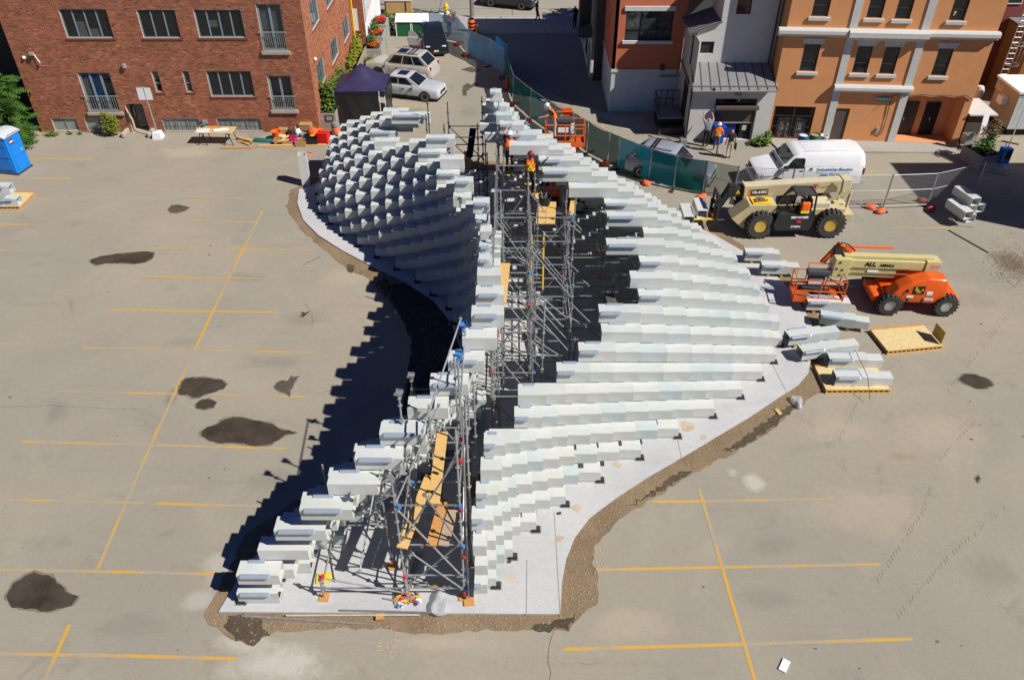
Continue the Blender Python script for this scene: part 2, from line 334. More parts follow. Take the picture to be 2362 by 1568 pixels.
for a, b, c, d in ((1500, 945, 26, 16), (1585, 985, 20, 14), (1425, 1075, 14, 9), (1330, 1175, 14, 10), (1290, 1245, 12, 9), (1180, 1340, 10, 12), (1700, 905, 14, 6), (1620, 1010, 10, 8)):
    r = random.Random(a); q = [G(a+c*cos(t*.7)*r.uniform(.5, 1.1), b+d*sin(t*.7)*r.uniform(.5, 1.1)) for t in range(9)]
    sheet('dirt_stain', [(p.x, p.y) for p in q], .0635, M('rust_stain', (.50, .40, .29), .9, .25, 3, world=True))
# --- painted stall lines, worn through to the asphalt
def line_mat(name, wear):
    m = bpy.data.materials.new(name); m.use_nodes = True; nt = m.node_tree; n = nt.nodes; L = nt.links; b = n['Principled BSDF']; b.inputs['Roughness'].default_value = .8
    g_ = n.new('ShaderNodeNewGeometry'); t = n.new('ShaderNodeTexNoise'); t.inputs['Scale'].default_value = 14; t.inputs['Detail'].default_value = 8; t.inputs['Roughness'].default_value = .75; L.new(g_.outputs['Position'], t.inputs[0])
    t2 = n.new('ShaderNodeTexNoise'); t2.inputs['Scale'].default_value = .55; t2.inputs['Detail'].default_value = 3; L.new(g_.outputs['Position'], t2.inputs[0])
    ad = n.new('ShaderNodeMath'); ad.operation = 'MULTIPLY_ADD'; L.new(t2.outputs[0], ad.inputs[0]); ad.inputs[1].default_value = 1.1; L.new(t.outputs[0], ad.inputs[2])
    r = n.new('ShaderNodeMapRange'); r.inputs[1].default_value = .88+wear*.30; r.inputs[2].default_value = 1.10+wear*.30; L.new(ad.outputs[0], r.inputs[0])
    mi = n.new('ShaderNodeMix'); mi.data_type = 'RGBA'; L.new(r.outputs[0], mi.inputs['Factor']); mi.inputs['A'].default_value = (.36, .305, .225, 1); mi.inputs['B'].default_value = (.58, .335, .05, 1)
    L.new(mi.outputs['Result'], b.inputs['Base Color']); return m
LM = [line_mat('line_paint', -.30), line_mat('line_paint_worn', .22), line_mat('line_paint_faded', .48)]
def pline(x0, y0, x1, y1, wear=1, w=.05):
    p = G(x0, y0); q = G(x1, y1); d = (q-p).normalized(); s_ = Vector((-d.y, d.x, 0))*w; sheet('parking_line', [p-s_, q-s_, q+s_, p+s_], .0045 if abs(d.x) > .6 else .0055, LM[wear])
for a in ((423, 455, 610, 458, 2), (440, 509, 600, 513), (345, 572, 720, 577), (295, 638, 650, 643), (247, 714, 640, 721, 0), (190, 802, 723, 813), (126, 902, 380, 908), (380, 908, 700, 915, 2), (50, 1018, 300, 1025), (300, 1025, 530, 1031, 2), (530, 1031, 660, 1034, 0), (-40, 1151, 330, 1160), (360, 1161, 620, 1168),
          (-40, 1313, 260, 1318, 2), (260, 1318, 510, 1324, 1), (-60, 1506, 300, 1512, 2), (300, 1512, 545, 1519, 1), (605, 487, 515, 668), (515, 668, 450, 805, 0), (450, 805, 345, 1032, 2), (345, 1032, 225, 1312), (160, 1440, 80, 1620), (60, 367, 215, 368, 0), (-20, 411, 164, 413, 0), (75, 459, 115, 461, 0), (-20, 517, 68, 519, 0), (-15, 578, 12, 579),
          (1612, 1125, 1668, 1318), (1668, 1318, 1762, 1640, 0), (1505, 1157, 1620, 1156, 0), (1620, 1156, 1925, 1150, 2), (1370, 1314, 1660, 1308, 0), (1660, 1308, 2030, 1301), (1300, 1497, 1720, 1485, 0), (1720, 1485, 2105, 1473), (2055, 525, 2200, 526), (1990, 394, 2042, 395), (2010, 468, 2106, 467),
          (907, 241.5, 998, 245, 0), (936, 275.7, 988, 277.7, 0), (992, 216, 1004.6, 216.3, 0), (988, 188.4, 1016, 189, 0), (1000, 164, 1014.7, 164.3, 0), (992, 139, 1037.5, 141), (883, 136, 906, 137, 0), (896, 113.8, 944, 116, 0), (934, 95, 959, 95.5), (950, 310, 982, 312, 2),
          (1382, 269, 1393, 300), (1389.5, 288, 1431, 288), (1483, 262, 1502, 308.6), (1428, 317, 1460, 316, 2), (1431, 288, 1490, 287, 2)):
    pline(*a)
# --- puddles and damp patches left on the asphalt
WET = [M('wet_asphalt_a', (.066, .052, .038), .38, .42, 1.3, world=True, spec=.3), M('wet_asphalt_b', (.10, .082, .063), .6, .25, 1.3, world=True)]
RIMM = M('damp_rim', (.20, .17, .13), .8, .25, 5, world=True)
PUD = [[(208, 600), (230, 592), (270, 586), (300, 583), (340, 580), (356, 584), (352, 595), (335, 605), (310, 609), (280, 607), (250, 607), (225, 612), (210, 606)],
 [(387, 484), (395, 475), (412, 473), (425, 476), (437, 479), (424, 487), (408, 492), (394, 491)],
 [(412, 900), (419, 880), (428, 873), (470, 870), (510, 876), (523, 886), (515, 897), (490, 905), (460, 915), (445, 918), (430, 911), (414, 910)],
 [(450, 933), (465, 922), (482, 920), (499, 928), (492, 940), (470, 945), (455, 941)],
 [(464, 995), (480, 985), (500, 978), (510, 970), (520, 965), (540, 961), (570, 966), (590, 970), (620, 975), (650, 990), (685, 997), (655, 1005), (640, 1015), (625, 1025), (602, 1029), (570, 1026), (545, 1020), (510, 1022), (480, 1015), (465, 1005)],
 [(13, 1375), (30, 1345), (60, 1325), (80, 1318), (100, 1325), (120, 1328), (140, 1350), (160, 1370), (183, 1375), (165, 1395), (145, 1400), (120, 1410), (70, 1405), (30, 1400)],
 [(634, 893), (640, 882), (652, 878), (662, 880), (672, 867), (676, 872), (690, 868), (679, 882), (670, 900), (668, 914), (660, 905), (645, 903)],
 [(2210, 875), (2225, 862), (2250, 864), (2280, 874), (2292, 887), (2275, 895), (2250, 896), (2225, 885)],
 [(1068, 200), (1078, 193), (1088, 197), (1095, 190), (1102, 195), (1084, 205), (1076, 212), (1077, 221), (1067, 220)], [(1063, 161), (1085, 155), (1108, 163), (1090, 168)],
 [(697, 719), (704, 722), (716, 716), (708, 724), (700, 731), (695, 729)], [(2249, 1103), (2256, 1096), (2262, 1104), (2255, 1113)]]
for i, pl in enumerate(PUD):
    q = GP(*pl); cc = sum(q, Vector())/len(q); sheet('damp_rim', rough_outline([(p.x, p.y) for p in [cc+(v-cc)*(1+.06/(max((v-cc).length, .15))) for v in q]], .03, .13, 70+i), .0072, RIMM)
    sheet('puddle', rough_outline([(p.x, p.y) for p in q], .035, .13, 40+i), .008, WET[1 if i in (6, 8, 9, 1) else 0])
# ================================================================== THE TWO BOX WALLS
PY, PW, PH, PZ = 13.36, .5, .421, .10
KR = {1:1,3:3,5:5,7:6,9:7,11:8,13:9,15:8,17:9,19:8,21:8,23:8,25:9,27:8,29:9,31:9,33:10,35:9,37:10,39:10,41:11,43:12,45:12,47:13,49:13,51:13,53:13,55:13,57:14}
KL = {0:0,2:2,4:3,6:5,8:7,10:8,12:9,14:10,16:10,18:11,20:12,22:13,24:14,26:14,28:14,30:13,32:12,34:12,36:11,38:12,40:10,42:11,44:10,46:11,48:10,50:11,52:8,54:8,56:10,58:9}
TR_ = [[-0.69, -0.66, -0.65, -0.68, -0.82, -0.88, -0.43, -0.51, -0.57], [0.26, 0.24, 0.18, 0.08, -0.09, -0.27, -0.28, -0.47, -0.57], [2.15, 2.02, 1.82, 1.52, 1.17, 0.79, 0.18, -0.37, -0.57], [4.99, 4.72, 4.24, 3.56, 2.82, 2.17, 0.99, -0.22, -0.57], [7.82, 7.35, 6.6, 5.68, 4.71, 3.69, 1.95, 0.17, -0.57], [9.77, 9.18, 8.37, 7.34, 6.19, 4.95, 2.71, 0.65, -0.59], [10.78, 10.17, 9.29, 8.18, 6.98, 5.66, 3.21, 0.89, -0.62], [9.93, 9.91, 9.38, 8.24, 6.89, 5.44, 3.36, 1.0, -0.79], [10.0, 9.26, 8.44, 7.47, 6.08, 4.63, 3.02, 0.84, -0.84], [8.77, 7.94, 6.95, 6.05, 4.9, 3.28, 1.8, 0.24, -0.74], [7.18, 6.21, 5.12, 4.12, 3.32, 2.34, 0.29, -0.3, -0.62], [5.21, 4.28, 3.55, 3.07, 1.43, 0.31, -0.36, -0.53, -0.58], [3.02, 2.36, 1.7, 1.16, 0.59, 0.03, -0.44, -0.54, -0.57], [1.26, 0.78, 0.21, -0.07, -0.29, -0.4, -0.48, -0.53, -0.57], [0.28, -0.19, -0.74, -0.83, -1.14, -0.85, -0.52, -0.53, -0.57]]
TL_ = [[-7.63, -7.37, -6.76, -6.17, -5.24, -4.75, -4.55, -4.0, -3.25], [-7.38, -6.96, -6.13, -5.09, -4.21, -3.57, -3.18, -2.37, -1.31], [-6.77, -5.99, -5.15, -4.07, -2.6, -2.18, -1.9, -1.32, -1.02], [-5.66, -4.41, -3.65, -3.19, -3.26, -2.52, -1.6, -1.13, -1.03], [-4.34, -5.14, -4.99, -3.0, -2.74, -1.74, -1.13, -1.04, -1.05], [-3.18, -3.83, -3.81, -2.07, -1.58, -1.27, -1.14, -1.08, -1.04], [-2.36, -2.41, -1.59, -1.0, -1.47, -1.51, -1.35, -1.17, -1.03], [-2.67, -2.44, -2.2, -2.05, -1.98, -1.96, -1.72, -1.29, -1.01], [-4.15, -4.0, -3.76, -3.41, -3.02, -2.65, -2.16, -1.52, -0.98], [-6.19, -5.94, -5.51, -4.9, -4.22, -3.56, -2.75, -1.73, -0.94], [-8.12, -7.78, -7.18, -6.33, -5.41, -4.53, -3.31, -1.88, -0.94], [-9.5, -9.1, -8.39, -7.44, -6.42, -5.52, -3.71, -2.05, -0.98], [-10.01, -9.73, -9.06, -8.1, -7.1, -5.82, -3.61, -1.97, -0.95], [-9.48, -9.74, -9.44, -8.46, -6.9, -4.59, -2.7, -1.63, -0.97], [-8.72, -9.0, -9.44, -8.13, -5.44, -3.03, -1.17, -1.38, -0.97]]
def tabx(tb, j, k):
    j = min(max(j/4, 0), len(tb)-1.001); k = min(max(k/2, 0), len(tb[0])-1.001); a = int(j); b = int(k); u = j-a; v = k-b
    return (tb[a][b]*(1-v)+tb[a][b+1]*v)*(1-u)+(tb[a+1][b]*(1-v)+tb[a+1][b+1]*v)*u
def XR(j, k): return tabx(TR_, j, k)
def XL(j, k):
    j = max(j, 0)
    if j >= 27: return tabx(TL_, j, k)
    bs = ((0, -7.65), (2, -6.95), (4, -6.15), (6, -5.2), (8, -4.25), (10, -3.4), (12, -2.7), (14, -2.2), (16, -1.95), (20, -1.85), (24, -1.9), (28, -2.4)); ks = ((0, 19.6), (4, 19.6), (8, 17.6), (12, 14.6), (16, 14), (28, 14))
    def ip(t, x):
        for (a, p), (b, q) in zip(t, t[1:]):
            if a <= x <= b: return p+(q-p)*(x-a)/(b-a)
    b = ip(bs, j); K = ip(ks, j); v = -1.05+(b+1.05)*(.5+.5*cos(pi*min(k/K, 1)))
    if j > 23: u = (j-23)/4; v = v*(1-u)+tabx(TL_, j, k)*u
    return v
def box_mesh(t=.014):
    m = MB(); w = PW-.014; h = PH-.012
    o = [(0, 0), (w, 0), (w, h), (0, h)]; i = [(t, t), (w-t, t), (w-t, h-t), (t, h-t)]
    vs = [(x, y, z) for x in (0, 1) for (y, z) in o+i]
    fs = []
    for k in range(4):
        l = (k+1) % 4
        fs += [(k, l, 8+l, 8+k)[::-1], (4+k, 4+l, 12+l, 12+k), (k, l, 4+l, 4+k), (8+k, 8+l, 12+l, 12+k)[::-1]]
    return m.add(vs, fs).mesh('fibreglass_box')
def grp_mat(name, base):
    m = bpy.data.materials.new(name); m.use_nodes = True; nt = m.node_tree; n = nt.nodes; L = nt.links; b = n['Principled BSDF']
    b.inputs['Roughness'].default_value = .45; b.inputs['Specular IOR Level'].default_value = .4
    tc = n.new('ShaderNodeTexCoord'); oi = n.new('ShaderNodeObjectInfo')
    mp = n.new('ShaderNodeMapping'); L.new(tc.outputs['Object'], mp.inputs[0]); mp.inputs['Scale'].default_value = (1.5, 3, 3)
    cmb = n.new('ShaderNodeVectorMath'); cmb.operation = 'SCALE'; L.new(oi.outputs['Random'], cmb.inputs['Scale']); cmb.inputs[0].default_value = (37, 19, 53); L.new(cmb.outputs[0], mp.inputs['Location'])
    nz = n.new('ShaderNodeTexNoise'); nz.inputs['Scale'].default_value = 2.2; nz.inputs['Detail'].default_value = 5; L.new(mp.outputs[0], nz.inputs[0])
    cr = n.new('ShaderNodeValToRGB'); e = cr.color_ramp.elements; e[0].color = (base[0]*.93, base[1]*.94, base[2]*.92, 1); e[1].color = (base[0]*1.03, base[1]*1.03, base[2]*1.03, 1); e[0].position = .3; e[1].position = .65; L.new(nz.outputs[0], cr.inputs[0])
    r = n.new('ShaderNodeValToRGB'); r.color_ramp.interpolation = 'CONSTANT'; q = r.color_ramp.elements; q[0].color = (1, 1, 1, 1); q[1].position = .35; q[1].color = (.965, .985, .97, 1)
    for p, c in ((.6, (.94, .96, .93, 1)), (.74, (1, .995, .97, 1)), (.86, (.86, .945, .985, 1)), (.95, (.92, .97, 1, 1))): x = q.new(p); x.color = c
    L.new(oi.outputs['Random'], r.inputs[0])
    mi = n.new('ShaderNodeMix'); mi.data_type = 'RGBA'; mi.blend_type = 'MULTIPLY'; mi.inputs['Factor'].default_value = 1; L.new(cr.outputs[0], mi.inputs['A']); L.new(r.outputs[0], mi.inputs['B'])
    n2 = n.new('ShaderNodeTexNoise'); n2.inputs['Scale'].default_value = 7; n2.inputs['Detail'].default_value = 8; n2.inputs['Roughness'].default_value = .75; L.new(mp.outputs[0], n2.inputs[0])
    r2 = n.new('ShaderNodeMapRange'); r2.inputs[1].default_value = .62; r2.inputs[2].default_value = .8; r2.inputs[4].default_value = .25; L.new(n2.outputs[0], r2.inputs[0])
    m2 = n.new('ShaderNodeMix'); m2.data_type = 'RGBA'; L.new(r2.outputs[0], m2.inputs['Factor']); L.new(mi.outputs['Result'], m2.inputs['A']); m2.inputs['B'].default_value = (.45, .44, .40, 1)
    L.new(m2.outputs['Result'], b.inputs['Base Color'])
    return m
GRP = grp_mat('fibreglass', (.60, .612, .595))
BOXM = box_mesh(); BOXM.materials.append(GRP)
STEEL = M('galvanised_steel', (.50, .51, .52), .42, .18, 6, metal=.55)
DARKST = M('dark_steel', (.05, .05, .052), .6)
CLEAR = M('clear_angle', (.46, .53, .60), .28, .06, 4, spec=.6, metal=.4)
def angle_mesh(L_=.8):                                   # angle strip along a box edge that the next box bolts to
    m = MB(); 
    pr = [(.02, .004), (.02, .030), (-.025, .034), (-.062, .018), (-.085, -.014), (-.090, -.055), (-.076, -.055), (-.05, -.012), (-.02, .004)]
    vs = [(x, y, z) for x in (0, L_) for y, z in pr]; n = len(pr); m.add(vs, [tuple(range(n)), tuple(range(2*n-1, n-1, -1))]+[(i, n+i, n+(i+1) % n, (i+1) % n) for i in range(n)]); m.add([(L_, -.088, -.05), (L_+.10, .0, .005), (L_, .0, .005)], [(0, 1, 2)])
    return m.mesh('angle_strip')
ANG = angle_mesh(); ANG.materials.append(CLEAR)
SMALLANG = ANG
fm = MB(); fm.box(0, .30, 0, .26, 0, .012); fm.box(.03, .27, .05, .062, .012, .095); fm.box(.03, .042, .05, .22, .012, .095); fm.box(.03, .27, .05, .22, .085, .095); fm.tube((.2, .14, .012), (.2, .14, .05), .02, 6)
FOOT = fm.mesh('steel_foot'); FOOT.materials.append(DARKST)
pmm = MB(); pmm.box(-.04, .34, -.03, .29, 0, .004); PLT = pmm.mesh('base_plate'); PLT.materials.append(M('plate_grout', (.42, .40, .37), .8))
rb = random.Random(21)
def wall(side, KT, XF, label):
    t = T('box_wall', label, 'pavilion wall'); jit = lambda a: rb.uniform(-a, a); boxes = []; sg = 1 if side == 'R' else -1
    for d, kt in KT.items():
        for k in range(kt+1):
            j = d-k
            if j < 0 or j > 53: continue
            xo = XF(j, k); up = XF(j-.5, min(k+1, 16)); step = abs(xo-up); L_ = min(.34+1.45*step, 2.1) if k == kt else min(.34+1.45*step+(min(.62, step*.95) if k == kt-1 else min(.95, .3+step*.95)), 2.8)
            if side == 'L' and j < 16: L_ = max(.34+1.45*step, 1.42-.05*j if k > 2 else 1.15)
            if side == 'R' and d >= 41 and k >= kt-1: L_ = max(L_, {41: 1.9, 43: 1.75, 45: 1.6, 47: 1.4, 49: .9, 51: .75}.get(d, .5))
            x0 = xo-L_ if sg > 0 else xo
            boxes.append((d, k, j, x0, L_, k == kt))
    boxes.sort(key=lambda b: (not b[5], b[2]))
    objs = []; extra = MB()
    for i, (d, k, j, x0, L_, top) in enumerate(boxes):
        y = PY+PW*j+jit(.004); z = PZ+PH*k
        o = put('fibreglass_box', BOXM, t, (x0, y, z), (0, 0, jit(.002)), (L_, 1, 1)); objs.append(o)
        if top and L_ > .35:
            if i % 3 != 2:
                a = put('angle_strip', ANG, o, (.03, .0, PH-.010) if side == 'R' else (.10, 0, PH-.010), None, ((.55 if side == 'R' else .78)/.9, 1, 1))
            a2 = put('angle_strip', ANG, o, (.2, PW-.03, PH-.010), None, (.45/.9, 1, 1))
        if k == 0:
            fx = x0+L_-.16 if side == 'R' else x0-.1
            f = put('steel_foot', FOOT, t, (fx, y-.06, .06)); put('base_plate', PLT, f, (0, 0, .001))
            b2 = put('steel_foot', FOOT, t, (x0+.02 if side == 'R' else x0+L_-.3, y+.1, .06))
        if k == 0: extra.box(x0+.05, x0+L_-.05, y+.2, y+.26, .09, .102)
    extra.build('base_rail', DARKST, t)
    return t, boxes
rightw, RBOX = wall('R', KR, XR, 'right-hand curved wall of stacked pale fibreglass boxes sweeping down to the concrete slab')
leftw, LBOX = wall('L', KL, XL, 'left-hand curved wall of stacked pale fibreglass boxes bulging out toward the brick building')
# ================================================================== PEOPLE
SKIN = M('skin', (.52, .30, .21), .6, .05); SKIND = M('skin_dark', (.10, .055, .035), .6, .05)
BLACKC = M('black_cloth', (.018, .018, .02), .9, .2, 20); GREYC = M('grey_blue_shirt', (.20, .25, .29), .9, .12, 20); KHAKI = M('khaki', (.52, .44, .33), .9, .12, 20); NAVY = M('navy_jeans', (.035, .055, .11), .9, .25, 18)
HIVIS = M('hi_vis_orange', (.95, .16, .015), .8, .08, 20, spec=.2); LIME = M('hi_vis_lime', (.70, .85, .08), .7, .05); BOOT = M('boot', (.04, .03, .025), .8); HATW = M('hat_white', (.78, .79, .80), .3, .02, coat=.4); HATR = M('hat_red', (.25, .015, .02), .35, .05, coat=.4); HAIRB = M('hair', (.03, .02, .015), .7)
def person(label, loc, rz, J=None, top=GREYC, legs=BLACKC, skin=SKIN, sleeves='short', hat=None, vest=False, group=None, shoes=BOOT, h=1.75, stripe=True):
    P = dict(pel=(0, 0, .95), spi=(0, 0, 1.14), che=(0, .0, 1.36), nec=(0, 0, 1.49), hdb=(0, .01, 1.57), hdt=(0, .02, 1.66),
             sl=(-.185, 0, 1.41), sr=(.185, 0, 1.41), el=(-.25, -.03, 1.14), er=(.25, -.03, 1.14), wl=(-.265, .05, .90), wr=(.265, .05, .90), hl=(-.265, .075, .82), hr=(.265, .075, .82),
             pl=(-.095, 0, .90), pr=(.095, 0, .90), kl=(-.10, .03, .50), kr=(.10, .03, .50), al=(-.105, -.02, .09), ar=(.105, -.02, .09), tl=(-.125, .15, .04), tr=(.125, .15, .04))
    P.update(J or {})
    rad = dict(pel=.145, spi=.135, che=.155, nec=.06, hdb=.085, hdt=.085, sl=.075, sr=.075, el=.048, er=.048, wl=.034, wr=.034, hl=.036, hr=.036, pl=.10, pr=.10, kl=.063, kr=.063, al=.047, ar=.047, tl=.036, tr=.036)
    E = [('pel', 'spi'), ('spi', 'che'), ('che', 'nec'), ('nec', 'hdb'), ('hdb', 'hdt'), ('che', 'sl'), ('che', 'sr'), ('sl', 'el'), ('sr', 'er'), ('el', 'wl'), ('er', 'wr'), ('wl', 'hl'), ('wr', 'hr'), ('pel', 'pl'), ('pel', 'pr'), ('pl', 'kl'), ('pr', 'kr'), ('kl', 'al'), ('kr', 'ar'), ('al', 'tl'), ('ar', 'tr')]
    nm = list(P); me = bpy.data.meshes.new('sk'); me.from_pydata([P[n] for n in nm], [(nm.index(a), nm.index(b)) for a, b in E], [])
    o = bpy.data.objects.new('sk', me); S.collection.objects.link(o); md = o.modifiers.new('s', 'SKIN'); md.use_smooth_shade = True
    for i, n in enumerate(nm):
        v = me.skin_vertices[0].data[i]; r = rad[n]; v.radius = (r*(1.18 if n in ('che', 'spi', 'pel') else 1), r*(.82 if n in ('che', 'spi', 'pel') else 1)) ; v.use_root = n == 'pel'
    ss = o.modifiers.new('u', 'SUBSURF'); ss.levels = 1; ss.render_levels = 1
    dg = bpy.context.evaluated_depsgraph_get(); ev = bpy.data.meshes.new_from_object(o.evaluated_get(dg)); bpy.data.objects.remove(o)
    mats = [skin, top, legs, shoes, HAIRB, HIVIS, LIME]
    def seg(p):
        best = (9, None)
        for a, b in E:
            A, B = Vector(P[a]), Vector(P[b]); d = B-A; t = max(0, min(1, (p-A).dot(d)/max(d.length_squared, 1e-9))); q = (p-A-d*t).length-.5*(rad[a]*(1-t)+rad[b]*t)
            if q < best[0]: best = (q, (a, b, t))
        return best[1]
    m = MB(); vs = [v.co.copy() for v in ev.vertices]; vm = MB(); che, pel = Vector(P['che']), Vector(P['pel'])
    vidx = []
    for f in ev.polygons:
        c = f.center; a, b, t = seg(c); e = a+b
        if a in ('nec', 'hdb') or b in ('hdt',): k = 0
        elif a in ('wl', 'wr'): k = 0
        elif a in ('el', 'er'): k = 0 if sleeves == 'short' else 1
        elif a in ('sl', 'sr'): k = 0 if (sleeves == 'none' or (sleeves == 'short' and t > .62)) else 1
        elif a in ('al', 'ar'): k = 3
        elif a in ('kl', 'kr'): k = 3 if t > .86 else 2
        elif a in ('pl', 'pr') or b in ('pl', 'pr'): k = 2
        elif a == 'pel' and t < .25: k = 2
        else: k = 1
        m.add([], [], 0); m.f.append(tuple(f.vertices)); m.mi.append(k)
        if vest and a in ('pel', 'spi', 'che') and k == 1 and b not in ('nec',) and not (b in ('sl', 'sr') and t > .8): vidx.append(f)
    m.v = [tuple(v) for v in vs]
    for sd_, w_, hh in ((-1, 'wl', 'hl'), (1, 'wr', 'hr')):
        A, B = Vector(P[w_]), Vector(P[hh]); d = (B-A).normalized(); s_ = d.cross(Vector((0, 1, .3))).normalized(); 
        if s_.length < .1: s_ = Vector((1, 0, 0))
        n_ = d.cross(s_)
        for q, ln in enumerate((.060, .074, .078, .07, .056)):
            off = s_*((q-2)*.017); st = B+off*.8
            if q == 0: st = A.lerp(B, .5)+s_*-.03; m.tube(st, st+d*.045-s_*.03, .010, 5, .007, mi=0)
            else:
                k1 = st+d*ln*.55; m.tube(st, k1, .0095, 5, .0085, mi=0); m.tube(k1, k1+(d*.8+n_*.5)*ln*.5, .0085, 5, .006, mi=0)
    hb, ht = Vector(P['hdb']), Vector(P['hdt']); u = (ht-hb).normalized(); f_ = Vector((0, 1, 0)); f_ = (f_-u*f_.dot(u)).normalized(); s_ = u.cross(f_); hc = hb.lerp(ht, .55)
    m.sph(hc+f_*.095-u*.01, (.014, .018, .02), 6, 4, 0)
    for q in (-1, 1): m.sph(hc+s_*q*.088, (.012, .022, .032), 6, 4, 0); m.sph(hc+s_*q*.034+f_*.082+u*.025, .012, 6, 4, 4)
    m.box(-.03, .03, -.004, .004, -.006, .004, 4, Tr(*(hc+f_*.083-u*.05)))
    t = T('person', label, 'person', loc, rz, group); t.scale = (h/1.75,)*3
    m.build('body', mats, t, smooth='all')
    M3 = Matrix((s_, f_, u)).transposed().to_4x4()
    if hat:
        M3.translation = ht+u*.0; hm = MB(); hm.lathe([(.150, -.005), (.152, .004), (.122, .012), (.118, .06), (.095, .105), (.05, .128), (.0, .134)], 14, M3); hm.box(-.012, .012, -.10, .10, .10, .142, 0, M3); hm.box(-.08, .08, .09, .19, -.004, .006, 0, M3)
        hm.build('hard_hat', hat, t, smooth=50)
    else:
        M3.translation = hc+u*.025-f_*.012; hm = MB(); hm.sph((0, 0, 0), (.094, .10, .095), 12, 8, 0, M3); o = hm.build('hair', HAIRB if hat is None else hat, t, smooth='all'); 
        for v in o.data.vertices: v.co += Vector(M3.translation)
    if vest:
        vm = MB(); used = {}
        for f in vidx:
            ids = []
            for vi in f.vertices:
                if vi not in used:
                    used[vi] = len(vm.v); nn = ev.vertices[vi].normal; vm.v.append(tuple(vs[vi]+nn*.014))
                ids.append(used[vi])
            vm.f.append(tuple(ids)); vm.mi.append(0)
        if vm.f: 
            vo = vm.build('hi_vis_vest', HIVIS, t, smooth='all')
            if stripe:
                sm = MB(); zt = che; lo = pel.lerp(che, .35); back = -1
                for sgn in (-1, 1):
                    for side in (-1, 1):
                        a = che+Vector((side*.10, sgn*.155, .06)); b = lo+Vector((-side*.10 if sgn < 0 else side*.1, sgn*.150, 0)); d = (b-a).normalized(); w_ = d.cross(Vector((0, sgn, 0))).normalized()*.022; e_ = Vector((0, sgn*.006, 0))
                        sm.add([a-w_, a+w_, b+w_, b-w_, a-w_+e_, a+w_+e_, b+w_+e_, b-w_+e_], [(0, 1, 2, 3), (7, 6, 5, 4), (0, 4, 5, 1), (1, 5, 6, 2), (2, 6, 7, 3), (3, 7, 4, 0)])
                q = lo+Vector((0, 0, -.03)); sm.lathe([(.172, -.024), (.178, -.024), (.178, .024), (.172, .024)], 16, Tr(*q) @ Matrix.Diagonal((1.05, .82, 1, 1)))
                sm.build('reflective_strip', LIME, t)
    bpy.data.meshes.remove(ev); return t
# ================================================================== SCAFFOLDING
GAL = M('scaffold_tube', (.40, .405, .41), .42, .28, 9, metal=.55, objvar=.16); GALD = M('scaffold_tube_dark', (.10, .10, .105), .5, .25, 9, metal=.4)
BLUEP = M('blue_fitting', (.06, .22, .55), .5, .12, 9); REDP = M('red_fitting', (.62, .03, .04), .5, .1, 9); YEL = M('yellow_paint', (.82, .55, .02), .5, .08, 9)
PLY = M('pine_plank', (.66, .42, .15), .8, .2, 3, stretch=(9, 1.2, 9)); PLYO = M('orange_plank', (.56, .27, .08), .8, .22, 3, stretch=(9, 1.2, 9)); PLYG = M('weathered_plank', (.42, .32, .22), .85, .25, 3, stretch=(9, 1.2, 9))
_c = {}
def std_mesh(L_):
    L_ = round(L_*4)/4
    if ('s', L_) in _c: return _c['s', L_]
    b = MB(); b.tube((0, 0, 0), (0, 0, L_), .027, 7)
    z = .25
    while z < L_: b.lathe([(.027, z-.008), (.066, z-.006), (.066, z+.006), (.027, z+.008)], 8); z += .5
    me = b.mesh('standard', 30); me.materials.append(GAL); _c['s', L_] = me; return me
def led_mesh(L_, kind='ledger'):
    L_ = round(L_, 2)
    if (kind, L_) in _c: return _c[kind, L_]
    b = MB(); b.tube((.05, 0, 0), (L_-.05, 0, 0), .025, 7); b.box(.02, .10, -.03, .03, -.045, .045); b.box(L_-.10, L_-.02, -.03, .03, -.045, .045)
    me = b.mesh(kind, 30); me.materials.append(GAL); _c[kind, L_] = me; return me
def bar(t, p, q, kind='ledger', mat=None):
    p, q = Vector(p), Vector(q); me = led_mesh((q-p).length, kind)
    o = put(kind, me, t); o.matrix_local = frame(p, q) if abs((q-p).normalized().z) < .98 else frame(p, q, (0, 1, 0))
    return o
def fitting(t, p, mat, s_=.05, name='coupler'):
    k = ('f', mat.name)
    if k not in _c:
        b = MB(); b.box(-1, 1, -1, 1, -1.4, 1.4); b.tube((-1.3, 0, 0), (1.3, 0, 0), .8, 6); _c[k] = b.mesh(name); _c[k].materials.append(mat)
    return put(name, _c[k], t, p, (0, 0, rb.uniform(0, 3)), (s_*.8,)*3)
def head(t, x, y, z, mat):
    k = ('h', mat.name)
    if k not in _c:
        b = MB(); b.tube((0, 0, 0), (0, 0, .3), .018, 6); b.box(-.10, .10, -.10, .10, .3, .312); b.box(-.10, -.09, -.10, .10, .312, .38); b.box(.09, .10, -.10, .10, .312, .38); b.lathe([(.03, .12), (.07, .13), (.07, .15), (.03, .16)], 6); _c[k] = b.mesh('jack_head'); _c[k].materials.append(mat)
    put('jack_head', _c[k], t, (x, y, z), (0, 0, rb.uniform(0, 1.5)))
BASEW = MB().box(-.14, .14, -.14, .14, 0, .03).box(-.07, .07, -.07, .07, .03, .038).mesh('base_pad'); BASEW.materials.append(PLYO)
